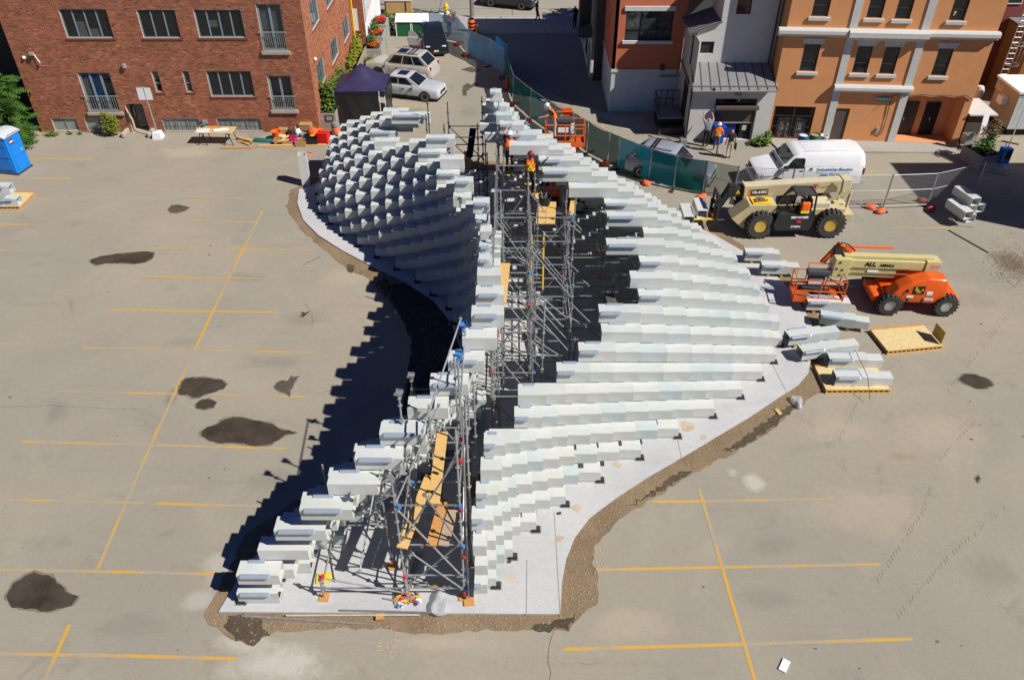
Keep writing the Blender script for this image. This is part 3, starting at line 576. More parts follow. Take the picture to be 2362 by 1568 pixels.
def scaffold(label, cells, lifts, xb, yb, zb=.06, diag=True, mat=None, dz=0.0):
    t = T('scaffold', label, 'scaffold')
    for (i, j), h in cells.items():
        x, y = xb[i], yb[j]; hh = round((h-.1)*4)/4; o = put('standard', std_mesh(hh), t, (x+rb.uniform(-.03, .03), y+rb.uniform(-.03, .03), .10+zb), (rb.uniform(-.004, .004), rb.uniform(-.004, .004), 0))
        put('base_pad', BASEW, t, (x, y, zb+.002), (0, 0, rb.uniform(-.5, .5)))
        for z in lifts:
            if z > h-.1: continue
            if (i+1, j) in cells and cells[i+1, j] > z+.05: bar(t, (x, y, z+dz), (xb[i+1], y, z+dz))
            if (i, j+1) in cells and cells[i, j+1] > z+.05: bar(t, (x, y, z+.05), (x, yb[j+1], z+.05), 'transom')
            r = rb.random()
            if r < .16: fitting(t, (x+.06, y, z), BLUEP)
            elif r < .26: fitting(t, (x-.03, y-.05, z+.1), REDP, .038)
        if diag:
            for a, b in zip(lifts, lifts[2:]) if len(lifts) > 4 else zip(lifts, lifts[1:]):
                if (i+1, j) in cells and cells[i+1, j] > a+.1 and h > b-.05 and (i+j+int(a)) % 2 == 0: bar(t, (x, y-.06, b), (xb[i+1], y-.06, a), 'brace')
                elif (i+1, j) in cells and cells[i+1, j] > b and h > a and (i+j) % 3 == 1: bar(t, (x, y+.06, a), (xb[i+1], y+.06, b), 'brace')
    return t
NX = [-5.30, -2.95, -1.35]; NY = [13.55, 15.75, 17.95]
cells = {(0, 0): 1.15, (0, 1): 3.1, (1, 0): 4.75, (1, 1): 5.5, (1, 2): 4.2, (2, 0): 6.7, (2, 1): 6.8, (2, 2): 6.1}
near = scaffold('galvanised scaffold tower at the open near end of the pavilion, with yellow planks', cells, [.5, 1.1, 2.42, 4.0, 5.6], NX, NY)
for x, y, z, m_ in ((-2.95, 15.75, 5.5, GAL), (-1.35, 15.75, 6.8, BLUEP), (-1.35, 17.95, 6.1, BLUEP), (-2.95, 17.95, 4.2, GAL), (-2.95, 13.55, 4.75, GAL)): head(near, x, y, z, m_)
for p, q in (((-2.7, 13.5, 2.15), (-1.35, 13.5, .5)), ((-2.2, 13.5, 4.5), (-1.35, 13.5, 2.5)), ((-2.95, 13.6, 4.0), (-1.9, 15.7, 5.5)), ((-2.95, 13.5, 2.4), (-1.4, 15.7, 3.9)), ((-5.3, 13.5, 1.05), (-3.0, 13.5, .35)), ((-3.0, 15.8, 1.2), (-1.4, 13.6, 2.3)), ((-2.95, 13.6, .3), (-2.95, 15.7, 2.4)), ((-1.3, 13.6, .4), (-1.3, 15.7, 2.4)), ((-1.3, 13.6, 2.5), (-1.3, 15.7, 4.0)), ((-2.3, 14.8, 5.3), (-1.4, 18.0, 6.6)), ((-2.1, 16, 3.9), (-1.2, 18.6, 5.2)), ((-5.3, 15.7, .6), (-2.95, 15.7, 2.3)), ((-4.2, 13.6, 1.1), (-3.9, 15.7, 2.4)), ((-3.5, 16.2, .2), (-3.4, 16.0, 3.0)), ((-4.1, 16.0, .2), (-4.0, 15.8, 2.4)), ((-1.22, 13.45, .2), (-1.22, 14.6, 6.4))): bar(near, p, q, 'brace')
for x, y, z1 in ((-1.15, 14.7, 6.0), (-1.55, 16.8, 6.0), (-2.2, 15.75, 5.2), (-3.5, 14.6, 2.8), (-2.2, 17.0, 4.6), (-1.05, 16.6, 5.2)):
    put('standard', std_mesh(z1), near, (x, y, .16)); put('base_pad', BASEW, near, (x, y, .062))
for x, y, z in ((-2.95, 13.5, 4.0), (-1.4, 13.5, 4.0), (-1.4, 13.5, 2.4), (-2.9, 13.5, 2.4), (-1.4, 13.5, .5), (-2.2, 15.7, 3.9), (-2.9, 15.7, 2.4)): fitting(near, (x+.1, y, z), BLUEP, .055)
for x, y, z in ((-1.28, 13.48, 2.0), (-1.28, 13.48, 3.9), (-1.28, 14.5, 5.4), (-1.3, 13.5, .3), (-2.2, 15.8, 3.6), (-5.2, 13.5, 1.1), (-2.95, 13.5, 1.1), (-1.3, 14.2, 4.9)): fitting(near, (x, y, z), REDP, .05)
XXs = [-.62, .62, 2.1, 3.9, 5.6]; YYs = [19.4+2.07*i for i in range(8)]
cells = {}
tops = {0: [5.2, 5.6, 6.2, 6.3, 6.4, 6.2, 6.0, 6.0], 1: [4.6, 5.0, 5.9, 6.0, 6.2, 5.8, 5.5, 5.2], 2: [0, 3.3, 4.5, 5.2, 5.4, 5.2, 4.6, 0], 3: [0, 0, 0, 3.3, 3.6, 3.8, 3.2, 0], 4: [0, 0, 0, 0, 2.2, 2.2, 0, 0]}
for i in range(5):
    for j in range(8):
        if tops[i][j]: cells[i, j] = tops[i][j]+rb.uniform(-.3, .5)
mid = scaffold('long galvanised scaffold filling the gap between the two curved walls', cells, [.4, 1.4, 2.4, 3.4, 4.4, 5.4], XXs, YYs)
for x, y, z1 in [(-.35+rb.uniform(-.1, .1), 20.3+i*1.9, 5.2+rb.uniform(-.6, .8)) for i in range(7)]+[(.85+rb.uniform(-.1, .1), 20.2+i*2.1, 5.0+rb.uniform(-.5, .8)) for i in range(6)]+[(2.3, 26.8, 5.4), (1.9, 24.6, 5.2)]:
    put('standard', std_mesh(z1), mid, (x, y, .16), (rb.uniform(-.02, .02), rb.uniform(-.02, .02), 0))
for q in range(16):
    x = rb.choice((-.6, .6, .7, 2.0)); y = rb.uniform(20, 33); z = rb.uniform(.6, 3.4); bar(mid, (x, y, z+1.2), (x+rb.uniform(1.0, 1.5), y+rb.uniform(-.3, .3), z), 'brace')
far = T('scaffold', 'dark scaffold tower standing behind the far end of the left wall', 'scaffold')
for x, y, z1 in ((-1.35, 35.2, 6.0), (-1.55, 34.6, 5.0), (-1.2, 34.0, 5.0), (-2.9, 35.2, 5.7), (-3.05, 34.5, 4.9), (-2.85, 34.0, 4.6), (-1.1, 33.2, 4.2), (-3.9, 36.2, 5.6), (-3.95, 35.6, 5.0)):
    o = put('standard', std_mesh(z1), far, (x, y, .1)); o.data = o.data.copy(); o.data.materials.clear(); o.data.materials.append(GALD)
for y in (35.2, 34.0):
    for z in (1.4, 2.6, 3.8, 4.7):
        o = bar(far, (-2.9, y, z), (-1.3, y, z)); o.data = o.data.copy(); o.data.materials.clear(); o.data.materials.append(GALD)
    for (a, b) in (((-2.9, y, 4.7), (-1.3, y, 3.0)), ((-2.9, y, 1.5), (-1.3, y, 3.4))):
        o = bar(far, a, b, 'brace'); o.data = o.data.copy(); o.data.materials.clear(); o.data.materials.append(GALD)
def plank(label, x, y, z, L_, w=.235, rz=pi/2, mat=PLY, group=None, tilt=0.0, t=.042, nb=1):
    b = MB(); b.bbox(-L_/2, L_/2, -w/2, w/2, 0, t, .006)
    o = b.build('plank', mat, None, loc=(x, y, z), rot=(0, -tilt, rz)); return tag(o, label, 'plank', group)
plank('long yellow plank lying high along the near tower, left of its posts', -1.95, 14.8, 4.06, 2.55, .30, pi/2-.02)
plank('slanting yellow plank on the near bay, second from the left wall', -2.62, 14.65, 2.47, 2.6, .30, 1.36)
plank('orange-brown plank beside a grey one on the near scaffold bay', -2.02, 14.2, 2.47, 1.5, .28, 1.42, PLYO)
plank('weathered grey plank touching the orange-brown one on the near scaffold bay', -1.70, 14.2, 2.47, 1.5, .28, 1.42, PLYG)
plank('tan plank running between the centre standards beside the left wall top', -.30, 22.0, 5.02, 2.3, .36, pi/2-.05, PLY)
for i, (x, y, z, l, w, rz, lb) in enumerate(((1.13, 27.6, 4.46, 1.7, .36, 1.5, 'plywood platform board under the black bucket'), (1.50, 27.6, 4.46, 1.7, .36, 1.5, 'plywood platform board to the right of the one under the bucket'), (.95, 29.2, 4.46, 1.8, .3, 1.9, 'tan plank the red-helmeted worker stands on'), (.62, 29.5, 4.51, 1.0, .28, .1, 'short tan board across the platform at the worker in red helmet'), (2.35, 28.0, 4.5, 1.3, .22, 1.45, 'narrow tan board right of the plywood platform'), (-.12, 31.2, 4.42, .8, .3, 1.2, 'short plank under the feet of the white-helmeted worker'))):
    plank(lb, x, y, z, l, w, rz, PLY)
plank('dark plank with an orange end inside the right wall', 3.62, 22.7, 3.25, 2.4, .34, pi/2+.12, M('dark_plank', (.10, .085, .07), .9, .2, 4))
plank('dark plank sloping on the far scaffold tower', -1.85, 34.5, 4.2, 1.6, .3, pi/2-.1, M('dark_plank2', (.03, .028, .026), .9), tilt=.5)
plank('light plywood scrap leaning on the far scaffold tower', -2.0, 33.7, 3.75, .9, .35, pi/2, PLYO, tilt=.5)
plank('brown board on edge in the gap beside the near right wall', -.75, 17.1, 1.5, 2.2, .3, 1.0, M('brown_board', (.17, .115, .065), .9, .15), tilt=.35)
lad = T('ladder', 'yellow step ladder standing in the centre scaffold below the platform', 'ladder', (.95, 25.4, 2.42))
for x in (-.22, .22): MB().box(x-.03, x+.03, -.03, .03, 0, 2.1, 0, Rx(-.18)).build('ladder_rail', YEL, lad)
for k in range(6): MB().box(-.21, .21, -.035, .035, .28+k*.3, .31+k*.3, 0, Rx(-.18)).build('rung', STEEL, lad)
bk = T('bucket', 'black bucket of tools on the plywood platform', 'bucket', (1.28, 28.25, 4.505)); BLKP = M('black_plastic', (.02, .02, .022), .45, .15)
MB().lathe([(0, .01), (.17, .01), (.2, 0), (.25, .36), (.27, .37), (.24, .36), (.18, .03), (0, .03)], 18).build('pail', BLKP, bk, smooth=40)
tm = MB(); [tm.tube((rb.uniform(-.12, .12), rb.uniform(-.12, .12), .05), (rb.uniform(-.2, .2), rb.uniform(-.2, .2), .45), .022, 6) for _ in range(6)]; tm.build('tool_handle', STEEL, bk)
person('worker in red hard hat and orange vest standing on the platform, arms spread', (.72, 29.15, 4.50), .0, dict(el=(-.42, .08, 1.32), wl=(-.66, .16, 1.36), hl=(-.74, .18, 1.37), er=(.42, .06, 1.22), wr=(.60, .2, 1.34), hr=(.66, .25, 1.38)), BLACKC, BLACKC, SKIND, 'long', HATR, True)
person('worker in white hard hat reaching up to a box, orange vest and jeans', (-.10, 31.15, 4.45), .1, dict(er=(.33, .18, 1.38), wr=(.40, .36, 1.55), hr=(.42, .43, 1.6), el=(-.22, .22, 1.62), wl=(-.02, .35, 1.86), hl=(.04, .40, 1.92), hdb=(0, .04, 1.57), hdt=(0, .05, 1.66)), BLACKC, NAVY, SKIN, 'short', HATW, True, stripe=False)
# ================================================================== BUILDINGS ON THE LEFT
GLASS = M('window_glass', (.015, .02, .024), .06, .3, 1.5, spec=.9, alpha=.42); GLASSB = M('window_glass_sky', (.035, .05, .06), .05, .4, 1.2, spec=.9, alpha=.8)
ROOM = M('dark_room', (.012, .012, .014), .95, .5, 2); BLIND = M('blind', (.55, .57, .56), .8, .08, 6); BLUEB = M('blue_blind', (.01, .08, .40), .8)
FRB = M('blue_grey_frame', (.20, .27, .32), .5, .06, 6); FRD = M('brown_frame', (.05, .04, .035), .5, .06, 6); FRG = M('grey_frame', (.22, .23, .23), .5, .1, 6)
SILLM = M('concrete_sill', (.40, .36, .29), .9, .12, 5); MORT = M('mortar', (.56, .43, .31), .95, .2, 12); BRK = M('brick', (.3, .1, .06), .9, .24, .9, attr='tint', dirt=.12); BRKS = M('brick_sill', (.19, .065, .04), .9, .2, 12)
def plane_frame(O, udir):                                # local x along the wall, y into the wall, z up
    x = Vector(udir).normalized(); y = Vector((0, 0, 1)).cross(x); m = Matrix((x, y, Vector((0, 0, 1)))).transposed().to_4x4(); m.translation = Vector(O); return m
def on_plane(m, px, py):
    r = ray(px, py); O = m.translation; n = m.to_3x3() @ Vector((0, 1, 0)); c = Vector((0, 0, CH)); t = (O-c).dot(n)/r.dot(n); p = m.inverted() @ (c+r*t); return p.x, p.z
def cells_of(u0, u1, z0, z1, holes):
    us = sorted({u0, u1, *[h[0] for h in holes], *[h[1] for h in holes]}); zs = sorted({z0, z1, *[h[2] for h in holes], *[h[3] for h in holes]})
    us = [u for u in us if u0 <= u <= u1]; zs = [z for z in zs if z0 <= z <= z1]
    for a, b in zip(us, us[1:]):
        for c, d in zip(zs, zs[1:]):
            if not any(h[0] <= (a+b)/2 <= h[1] and h[2] <= (c+d)/2 <= h[3] for h in holes): yield a, b, c, d
def holed_wall(name, parent, mat, u0, u1, z0, z1, holes, depth=.16, y=0.0, back=True, m=None):
    b = MB()
    for a, c, d, e in cells_of(u0, u1, z0, z1, holes): b.add([(a, y, d), (c, y, d), (c, y, e), (a, y, e)], [(0, 1, 2, 3)])
    for h in holes:
        a, c, d, e = max(h[0], u0), min(h[1], u1), max(h[2], z0), min(h[3], z1); dp = h[4] if len(h) > 4 else depth
        b.add([(a, y, d), (c, y, d), (c, y, e), (a, y, e), (a, y+dp, d), (c, y+dp, d), (c, y+dp, e), (a, y+dp, e)], [(1, 0, 4, 5), (2, 1, 5, 6), (3, 2, 6, 7), (0, 3, 7, 4)])
    return b.build(name, mat, parent)
def window(parent, u0, u1, z0, z1, n=2, mat=None, glass=None, rail=0, y=.10, fw=.055, blinds=(), sub=True, name='window', room=.45):
    mat = mat or FRB; glass = glass or GLASS
    b = MB(); b.box(u0, u0+fw, y-.03, y+.05, z0, z1); b.box(u1-fw, u1, y-.03, y+.05, z0, z1); b.box(u0+fw, u1-fw, y-.03, y+.05, z1-fw, z1); b.box(u0+fw, u1-fw, y-.03, y+.05, z0, z0+fw)
    ws_ = [u0+(u1-u0)*i/n for i in range(n+1)]
    for x in ws_[1:-1]: b.box(x-fw*.6, x+fw*.6, y-.028, y+.05, z0+fw, z1-fw)
    if rail: b.box(u0+fw, u1-fw, y-.026, y+.045, z0+(z1-z0)*rail-.03, z0+(z1-z0)*rail+.03)
    f = b.build(name, mat, parent)
    for i in range(n):
        p = MB(); p.box(ws_[i]+.02, ws_[i+1]-.02, y+.004, y+.016, z0+.03, z1-.03); p.build('pane', glass, f)
    r = MB(); r.add([(u0, y+.06, z0), (u1, y+.06, z0), (u1, y+.06, z1), (u0, y+.06, z1), (u0, y+room, z0), (u1, y+room, z0), (u1, y+room, z1), (u0, y+room, z1)], [(4, 5, 6, 7), (0, 1, 5, 4), (3, 7, 6, 2), (0, 4, 7, 3), (1, 2, 6, 5)]); r.build('reveal', ROOM, f)
    for (i, a, c, mt) in blinds:
        q = MB(); q.box(ws_[i]+.04, ws_[i+1]-.04, y+.05, y+.055, z0+(z1-z0)*a, z0+(z1-z0)*c); q.build('blind', mt, f)
    return f
def bricks(parent, u0, u1, z0, z1, holes, single=300, near_end=1):
    rr = random.Random(5); bl, bh, gp = .235, .086, .023; big = MB(); big.col = []; cand = []
    def tint():
        q = rr.random(); k = rr.uniform(.78, 1.18)
        c = (.36, .118, .055) if q < .62 else (.315, .102, .05) if q < .84 else (.42, .16, .085) if q < .96 else (.19, .08, .05)
        return tuple(x*k for x in c)
    row = 0; z = z0+gp
    while z+bh < z1:
        u = u0+(bl/2 if row % 2 else 0)
        segs = [(u0, min(u0+bl/2-gp, u1))] if row % 2 else []
        while u < u1-.03: segs.append((u, min(u+bl-gp, u1))); u += bl
        for a, b in segs:
            zz = z+bh-gp
            parts = [(a, b)]
            for h in holes:
                if z+gp < h[3] and zz-gp > h[2]:
                    np_ = []
                    for p, q in parts:
                        if q <= h[0] or p >= h[1]: np_.append((p, q))
                        else:
                            if p < h[0]-.02: np_.append((p, h[0]))
                            if q > h[1]+.02: np_.append((h[1], q))
                    parts = np_
            for p, q in parts: cand.append((p, q, z, zz))
        z += bh; row += 1
    full = [c for c in cand if abs(c[1]-c[0]-(bl-gp)) < .002]; full.sort(key=lambda c: c[2]*3+(abs(c[0]-(u1 if near_end else u0)))); ind = set(full[:single])
    def geo(mb, p, q, a, b):
        o = .012+rr.uniform(-.004, .005); c = tint(); n0 = len(mb.f)
        mb.add([(p, -o, a), (q, -o, a), (q, -o, b), (p, -o, b), (p, .0, a), (q, .0, a), (q, .0, b), (p, .0, b)], [(0, 1, 2, 3), (1, 0, 4, 5), (2, 1, 5, 6), (3, 2, 6, 7), (0, 3, 7, 4)])
        mb.col += [c]*(len(mb.f)-n0)
    if single:
        ms = []
        for k in range(12):
            sm = MB(); sm.col = []; geo(sm, 0, bl-gp, 0, bh-gp); me = sm.mesh('brick'); me.materials.append(BRK); ms.append(me)
    for c in cand:
        if c in ind: put('brick', rr.choice(ms), parent, (c[0], 0, c[2]))
        else: geo(big, *c)
    o = big.build('brickwork', BRK, parent); o['kind'] = 'stuff'
BF = plane_frame((-27.7, 45.2, 0), (1, 0, 0)); U = lambda x: x+27.7
bb = T('brick_building', 'red brick apartment building with blue-grey casement windows and juliet balconies', 'building'); bf = T('front', None, None); bf.parent = bb; bf.matrix_local = BF
def wz(px, py): return on_plane(BF, px*.25292, py*.25292)
def wz2(px, py): return on_plane(BF, 597.4+px*.25292, py*.25292)
def rect(f, T_, BL_, BR_): 
    a = f(*BL_); b = f(*BR_); t = f(*T_); return [a[0], b[0], (a[1]+b[1])/2, t[1]]
WN = [rect(wz, (540, 85), (615, 350), (1043, 350)), rect(wz, (1250, 90), (1310, 350), (1655, 350)), rect(wz, (1775, 90), (1820, 348), (2243, 345)), rect(wz, (1885, 650), (1930, 882), (2330, 882))]
SM = [rect(wz, (1390, 652), (1428, 843), (1490, 843)), rect(wz, (1665, 650), (1705, 842), (1765, 842))]
FD = [rect(wz, (725, 660), (820, 1020), (1105, 1015)), rect(wz2, (0, 35), (45, 465), (262, 460)), rect(wz2, (85, 690), (130, 1000), (338, 1000))]
BS = [rect(wz, (490, 1105), (515, 1222), (740, 1222)), rect(wz, (785, 1105), (815, 1222), (1045, 1222)), rect(wz, (1495, 1095), (1510, 1212), (1840, 1212)), rect(wz, (1972, 1090), (2000, 1205), (2395, 1205))]
for b_ in BS: b_[2] = max(b_[2], .10); b_[3] = b_[2]+.74
DR = rect(wz, (1195, 950), (1250, 1255), (1385, 1250)); DR[2] = 0.02; DR[0] -= .15
up3 = [[U(-24.5), U(-21.9), 8.4, 9.9], [U(-20.2), U(-18.2), 8.4, 9.9], [U(-17.1), U(-14.6), 8.4, 9.9]]
holes = [h+[.14] for h in WN+SM+FD+BS]+[DR+[.6]]
holed_wall('mortar_wall', bf, MORT, 0, U(-11.3), -.1, 12, holes)
bricks(bf, 0, U(-11.3)-.002, .0, 10.4, [h[:4] for h in holes])
bl_sets = [((1, .0, .55, BLIND), (2, .0, .3, BLIND)), (), ((1, .35, .6, BLIND),), ()]
for i, (w, n) in enumerate(zip(WN, (4, 3, 4, 4))):
    window(bf, *w, n=n, blinds=bl_sets[i], glass=GLASS)
    s_ = MB(); k = int((w[1]-w[0]+.2)/.075)
    so_ = MB().box(w[0]-.1, w[1]+.1, -.045, .1, w[2]-.10, w[2]-.012).build('brick_sill', BRKS, bf)
    for q in range(k): s_.box(w[0]-.1+q*.075+.006, w[0]-.1+(q+1)*.075-.006, -.055, .08, w[2]-.105, w[2]-.002)
    s_.build('sill_course', BRKS, so_)
for i, w in enumerate(SM):
    window(bf, *w, n=1, mat=FRG, rail=.42, blinds=((0, .55, .98, BLIND), (0, .3, .5, BLIND)) if i == 0 else ((0, .05, .95, FRG),)); MB().box(w[0]-.08, w[1]+.12, -.05, .1, w[2]-.10, w[2]-.005).build('brick_sill', BRKS, bf)
for i, w in enumerate(FD):
    window(bf, *w, n=3 if i == 0 else 2, fw=.10, blinds=((0, .4, .98, BLIND), (1, .2, .98, BLUEB)) if i == 0 else ((0, .1, .98, M('curtain', (.38, .47, .47), .9)), (1, .1, .98, MATS['curtain'])) if i == 1 else (), name='french_window', y=.12)
    MB().bbox(w[0]-.12, w[1]+.14, -.14, .12, w[2]-.20, w[2]-.01, .015).build('sill', SILLM, bf)
    rl = MB(); hh = (w[3]-w[2])*.40; rl.box(w[0]-.12, w[1]+.12, -.10, -.06, w[2]+hh, w[2]+hh+.04); rl.box(w[0]-.02, w[1]+.02, -.09, -.06, w[2]+.04, w[2]+.07); rlo = rl.build('balcony_rail', STEEL, bf)
    k = 14 if i == 0 else 12; bm_ = MB().box(-.008, .008, -.084, -.068, w[2]+.05, w[2]+hh).mesh('baluster'); bm_.materials.append(STEEL)
    for q in range(k+1): put('baluster', bm_, rlo, (w[0]+(w[1]-w[0])*q/k, 0, 0))
for i, w in enumerate(BS):
    window(bf, *w, n=2 if i < 2 else 3, mat=FRG, glass=M('basement_glass', (.30, .34, .32), .15, .35, 2, spec=.8, alpha=.8), blinds=[(q, .05, .96, M('shutter', (.50, .52, .50), .8, .05)) for q in range(2)] if i < 2 else [(q, .05, .5, MATS['blind']) for q in range(3)], name='basement_window')
    if i >= 2:
        gb = MB()
        for q in range(9): x = w[0]+(w[1]-w[0])*(q+.5)/9; gb.tube((x, -.03, w[2]), (x, -.03, w[3]), .008, 4)
        for q in (.3, .7): gb.tube((w[0], -.03, w[2]+(w[3]-w[2])*q), (w[1], -.03, w[2]+(w[3]-w[2])*q), .008, 4)
        gb.build('window_bars', DARKST, bf)
    MB().box(w[0]-.05, w[1]+.05, -.06, .02, w[2]-.10, w[2]-.01).build('sill', SILLM, bf)
d = MB(); d.box(DR[0], DR[1], .55, .6, .02, DR[3]); do = d.build('door', FRD, bf); MB().box(DR[0]+.28, DR[1]-.08, .53, .545, .12, DR[3]-.1).build('pane', GLASSB, do); MB().box(DR[0]+.18, DR[0]+.22, .48, .53, .8, 1.3).build('handle', STEEL, do); MB().box(DR[0]+.02, DR[1]-.02, .06, .54, .0, .04).build('threshold', SILLM, bf)
for x in (DR[0]-.35, DR[1]+.12): MB().bbox(x, x+.22, -.85, -.02, 0, .30, .06).build('door_kerb', SILLM, bf)
def flood(u, z, name='wall_lamp'):
    o = MB().box(u-.10, u+.10, -.06, .0, z-.08, z+.08).build(name, STEEL, bf)
    MB().bbox(u-.12, u+.12, -.26, -.08, z-.05, z+.12, .03, 0, None).build('lamp_head', STEEL, o); MB().tube((u+.08, -.1, z), (u+.30, -.16, z-.42), .025, 6).sph((u+.30, -.17, z-.46), .06, 8, 6).build('arm', STEEL, o)
u, z = wz(300, 490); flood(u, z); u, z = wz(1140, 600)
MB().bbox(u-.09, u+.09, -.2, -.01, z-.1, z+.14, .03).build('wall_lamp', STEEL, bf); u, z = wz(222, 525); MB().sph((u, -.06, z), .10, 10, 8).build('camera_dome', HATW, bf, smooth='all')
u, z = wz(318, 1045); MB().bbox(u-.1, u+.1, -.14, -.01, z-.1, z+.1, .03).build('vent_cap', DARKST, bf)
u, z = wz(1880, 1110); MB().bbox(u-.22, u+.1, -.12, -.01, z-.1, z+.12, .03).build('meter_box', STEEL, bf)
# right-hand side of the brick building
RF = plane_frame((-11.3, 45.2, 0), (0, 1, 0)); br = T('side', None, None); br.parent = bb; br.matrix_local = RF
def rz_(px, py): return on_plane(RF, 597.4+px*.25292, py*.25292)
RW = []
for q in (((527, 600), (550, 825), (612, 715)), ((655, 400), (672, 600), (730, 490)), ((762, 205), (780, 400), (830, 310))):
    a = rz_(*q[1]); b = rz_(*q[2]); t = rz_(*q[0]); RW.append([a[0], b[0], (a[1]+b[1])/2, t[1]])
for a, b in (((488, 290), (555, 190)), ((620, 100), (680, 25))):
    p = rz_(*a); q = rz_(*b); RW.append([p[0], q[0], p[1], p[1]+1.45])
RW.append([RW[2][0], RW[2][1], RW[4][2], RW[4][3]])
hl = [h+[.12] for h in RW]
holed_wall('mortar_wall', br, MORT, 0, 13.9, -.1, 12, hl); bricks(br, 0.002, 13.9, 0, 10.4, [h[:4] for h in hl], single=0)
for w in RW: window(br, *w, n=4, glass=GLASSB, blinds=[(q, .02, .97, M('pale_blind', (.36, .43, .46), .8, .1)) for q in range(4)], fw=.05); MB().box(w[0]-.08, w[1]+.08, -.05, .08, w[2]-.1, w[2]-.005).build('brick_sill', BRKS, br)
hd = MB().sph((1.0, -.1, 3.95), .11, 8, 6).build('lamp_globe', HATW, br, smooth='all')
hull = MB(); hull.box(-27.7, -11.46, 45.62, 59, 11.9, 12.0); hull.box(-27.7, -27.6, 45.5, 59, -.1, 11.9); hull.box(-27.6, -11.6, 46.1, 46.15, -.1, 11.9); hull.build('roof', M('roof_dark', (.08, .08, .08), .9), bb)
pp = MB(); pp.path([(-11.15, 58.6, 0), (-11.15, 58.6, 12)], .06, 8); pp.build('yellow_pipe', YEL, bb)
# brick wing and white rendered party wall beyond it
wg = T('brick_wing', 'narrow brick wing with a dark barred window behind the yellow pipe', 'building'); wf = T('front', None, None); wf.parent = wg; wf.matrix_local = plane_frame((-13.2, 59.0, 0), (1, 0, 0))
wh = [[1.72, 2.38, 1.55, 3.1, .12]]; holed_wall('mortar_wall', wf, MORT, 0, 2.78, -.1, 9, wh); bricks(wf, 0, 2.78, 0, 9, [h[:4] for h in wh], single=0); window(wf, 1.72, 2.38, 1.55, 3.1, n=1, mat=FRG, rail=.5); MB().box(1.62, 2.48, -.06, .05, 1.42, 1.54).build('brick_sill', BRKS, wf)
WHITE = M('white_render', (.80, .80, .80), .8, .04, 2, dirt=.06)
pw = T('white_building', 'white rendered party wall with an abstract black line mural', 'building'); MB().box(-14, -10.4, 59.02, 66.6, -.1, 9).build('wall', WHITE, pw)
mm = bpy.data.materials.new('mural_print'); mm.use_nodes = True; nt = mm.node_tree; b_ = nt.nodes['Principled BSDF']; b_.inputs['Roughness'].default_value = .8
tc = nt.nodes.new('ShaderNodeTexCoord'); vo = nt.nodes.new('ShaderNodeTexVoronoi'); vo.feature = 'DISTANCE_TO_EDGE'; vo.inputs['Scale'].default_value = 5; nz = nt.nodes.new('ShaderNodeTexNoise'); nz.inputs['Scale'].default_value = 3; nz.inputs['Detail'].default_value = 5
vm_ = nt.nodes.new('ShaderNodeVectorMath'); vm_.operation = 'ADD'; nt.links.new(tc.outputs['Object'], vm_.inputs[0]); nt.links.new(nz.outputs['Color'], vm_.inputs[1]); nt.links.new(tc.outputs['Object'], nz.inputs[0]); nt.links.new(vm_.outputs[0], vo.inputs[0])
cr = nt.nodes.new('ShaderNodeValToRGB'); cr.color_ramp.elements[0].color = (.02, .02, .02, 1); cr.color_ramp.elements[1].color = (.75, .75, .74, 1); cr.color_ramp.elements[1].position = .10; nt.links.new(vo.outputs['Distance'], cr.inputs[0]); nt.links.new(cr.outputs[0], b_.inputs['Base Color'])
mu = MB(); mu.add([(-10.385, 59.3, 2.15), (-10.385, 65.4, 2.9), (-10.385, 65.4, 8.5), (-10.385, 59.3, 8.5)], [(0, 1, 2, 3)]); mu.build('mural', mm, pw); MB().box(-10.385, -10.37, 59.22, 59.3, 2.05, 8.6).build('mural_border', DARKST, pw)
# yellowish house and dark yard seen past the left edge
lh = T('rendered_house', 'cream and dark house wall glimpsed past the brick corner at the left edge', 'building'); MB().box(-45, -32.3, 47.5, 58, 0, 9).build('wall', M('cream_render', (.42, .36, .21), .9, .1), lh); MB().box(-34.6, -33.4, 47.44, 47.5, 2.6, 4.2).build('window', ROOM, lh); MB().box(-45, -28.6, 47.2, 47.3, 0, 1.9).build('board_fence', M('dark_fence', (.035, .03, .028), .9), lh)
# ================================================================== BUILDINGS ON THE RIGHT
TERRA = M('terracotta_render', (.56, .16, .082), .9, .06, 1.2, dirt=.06, bump=.1, bsc=60); LOWR = M('white_grey_render', (.56, .58, .60), .9, .08, 1.4, dirt=.22, bump=.1, bsc=60); GREYR = M('grey_render', (.56, .55, .525), .9, .05, 1.6, dirt=.05, bump=.1, bsc=60)
ORNG = M('orange_render', (.68, .31, .13), .9, .05, 1.3, dirt=.07, bump=.1, bsc=60); TRIM = M('stone_trim', (.58, .57, .54), .85, .06, 3, dirt=.06); SEAMR = M('standing_seam', (.27, .27, .27), .45, .06, 3, metal=.3); BRWN = M('brown_paint', (.055, .040, .034), .55, .1, 3); SHUT = M('roller_shutter', (.105, .08, .062), .6, .12, 14)
BLKG = M('black_glazing', (.012, .014, .013), .05, .3, 1.5, spec=.9, alpha=.75); BLKF = M('black_frame', (.012, .012, .012), .5)
tb = T('terracotta_building', 'terracotta and white rendered building on the corner of the shaded alley', 'building')
tf = T('front', None, None); tf.parent = tb; FT = plane_frame((5.95, 48.2, 0), (1, 0, 0)); tf.matrix_local = FT
W_ = [.62, 3.36, 4.36, 6.03]
holed_wall('upper_wall', tf, TERRA, 0, 4.1, 2.66, 9.6, [W_+[.14]]); MB().box(-.02, 4.1, -.05, .1, 2.48, 2.66).build('band', TRIM, tf); MB().box(0, 4.1, .02, .2, -.1, 2.48).build('lower_wall', LOWR, tf)
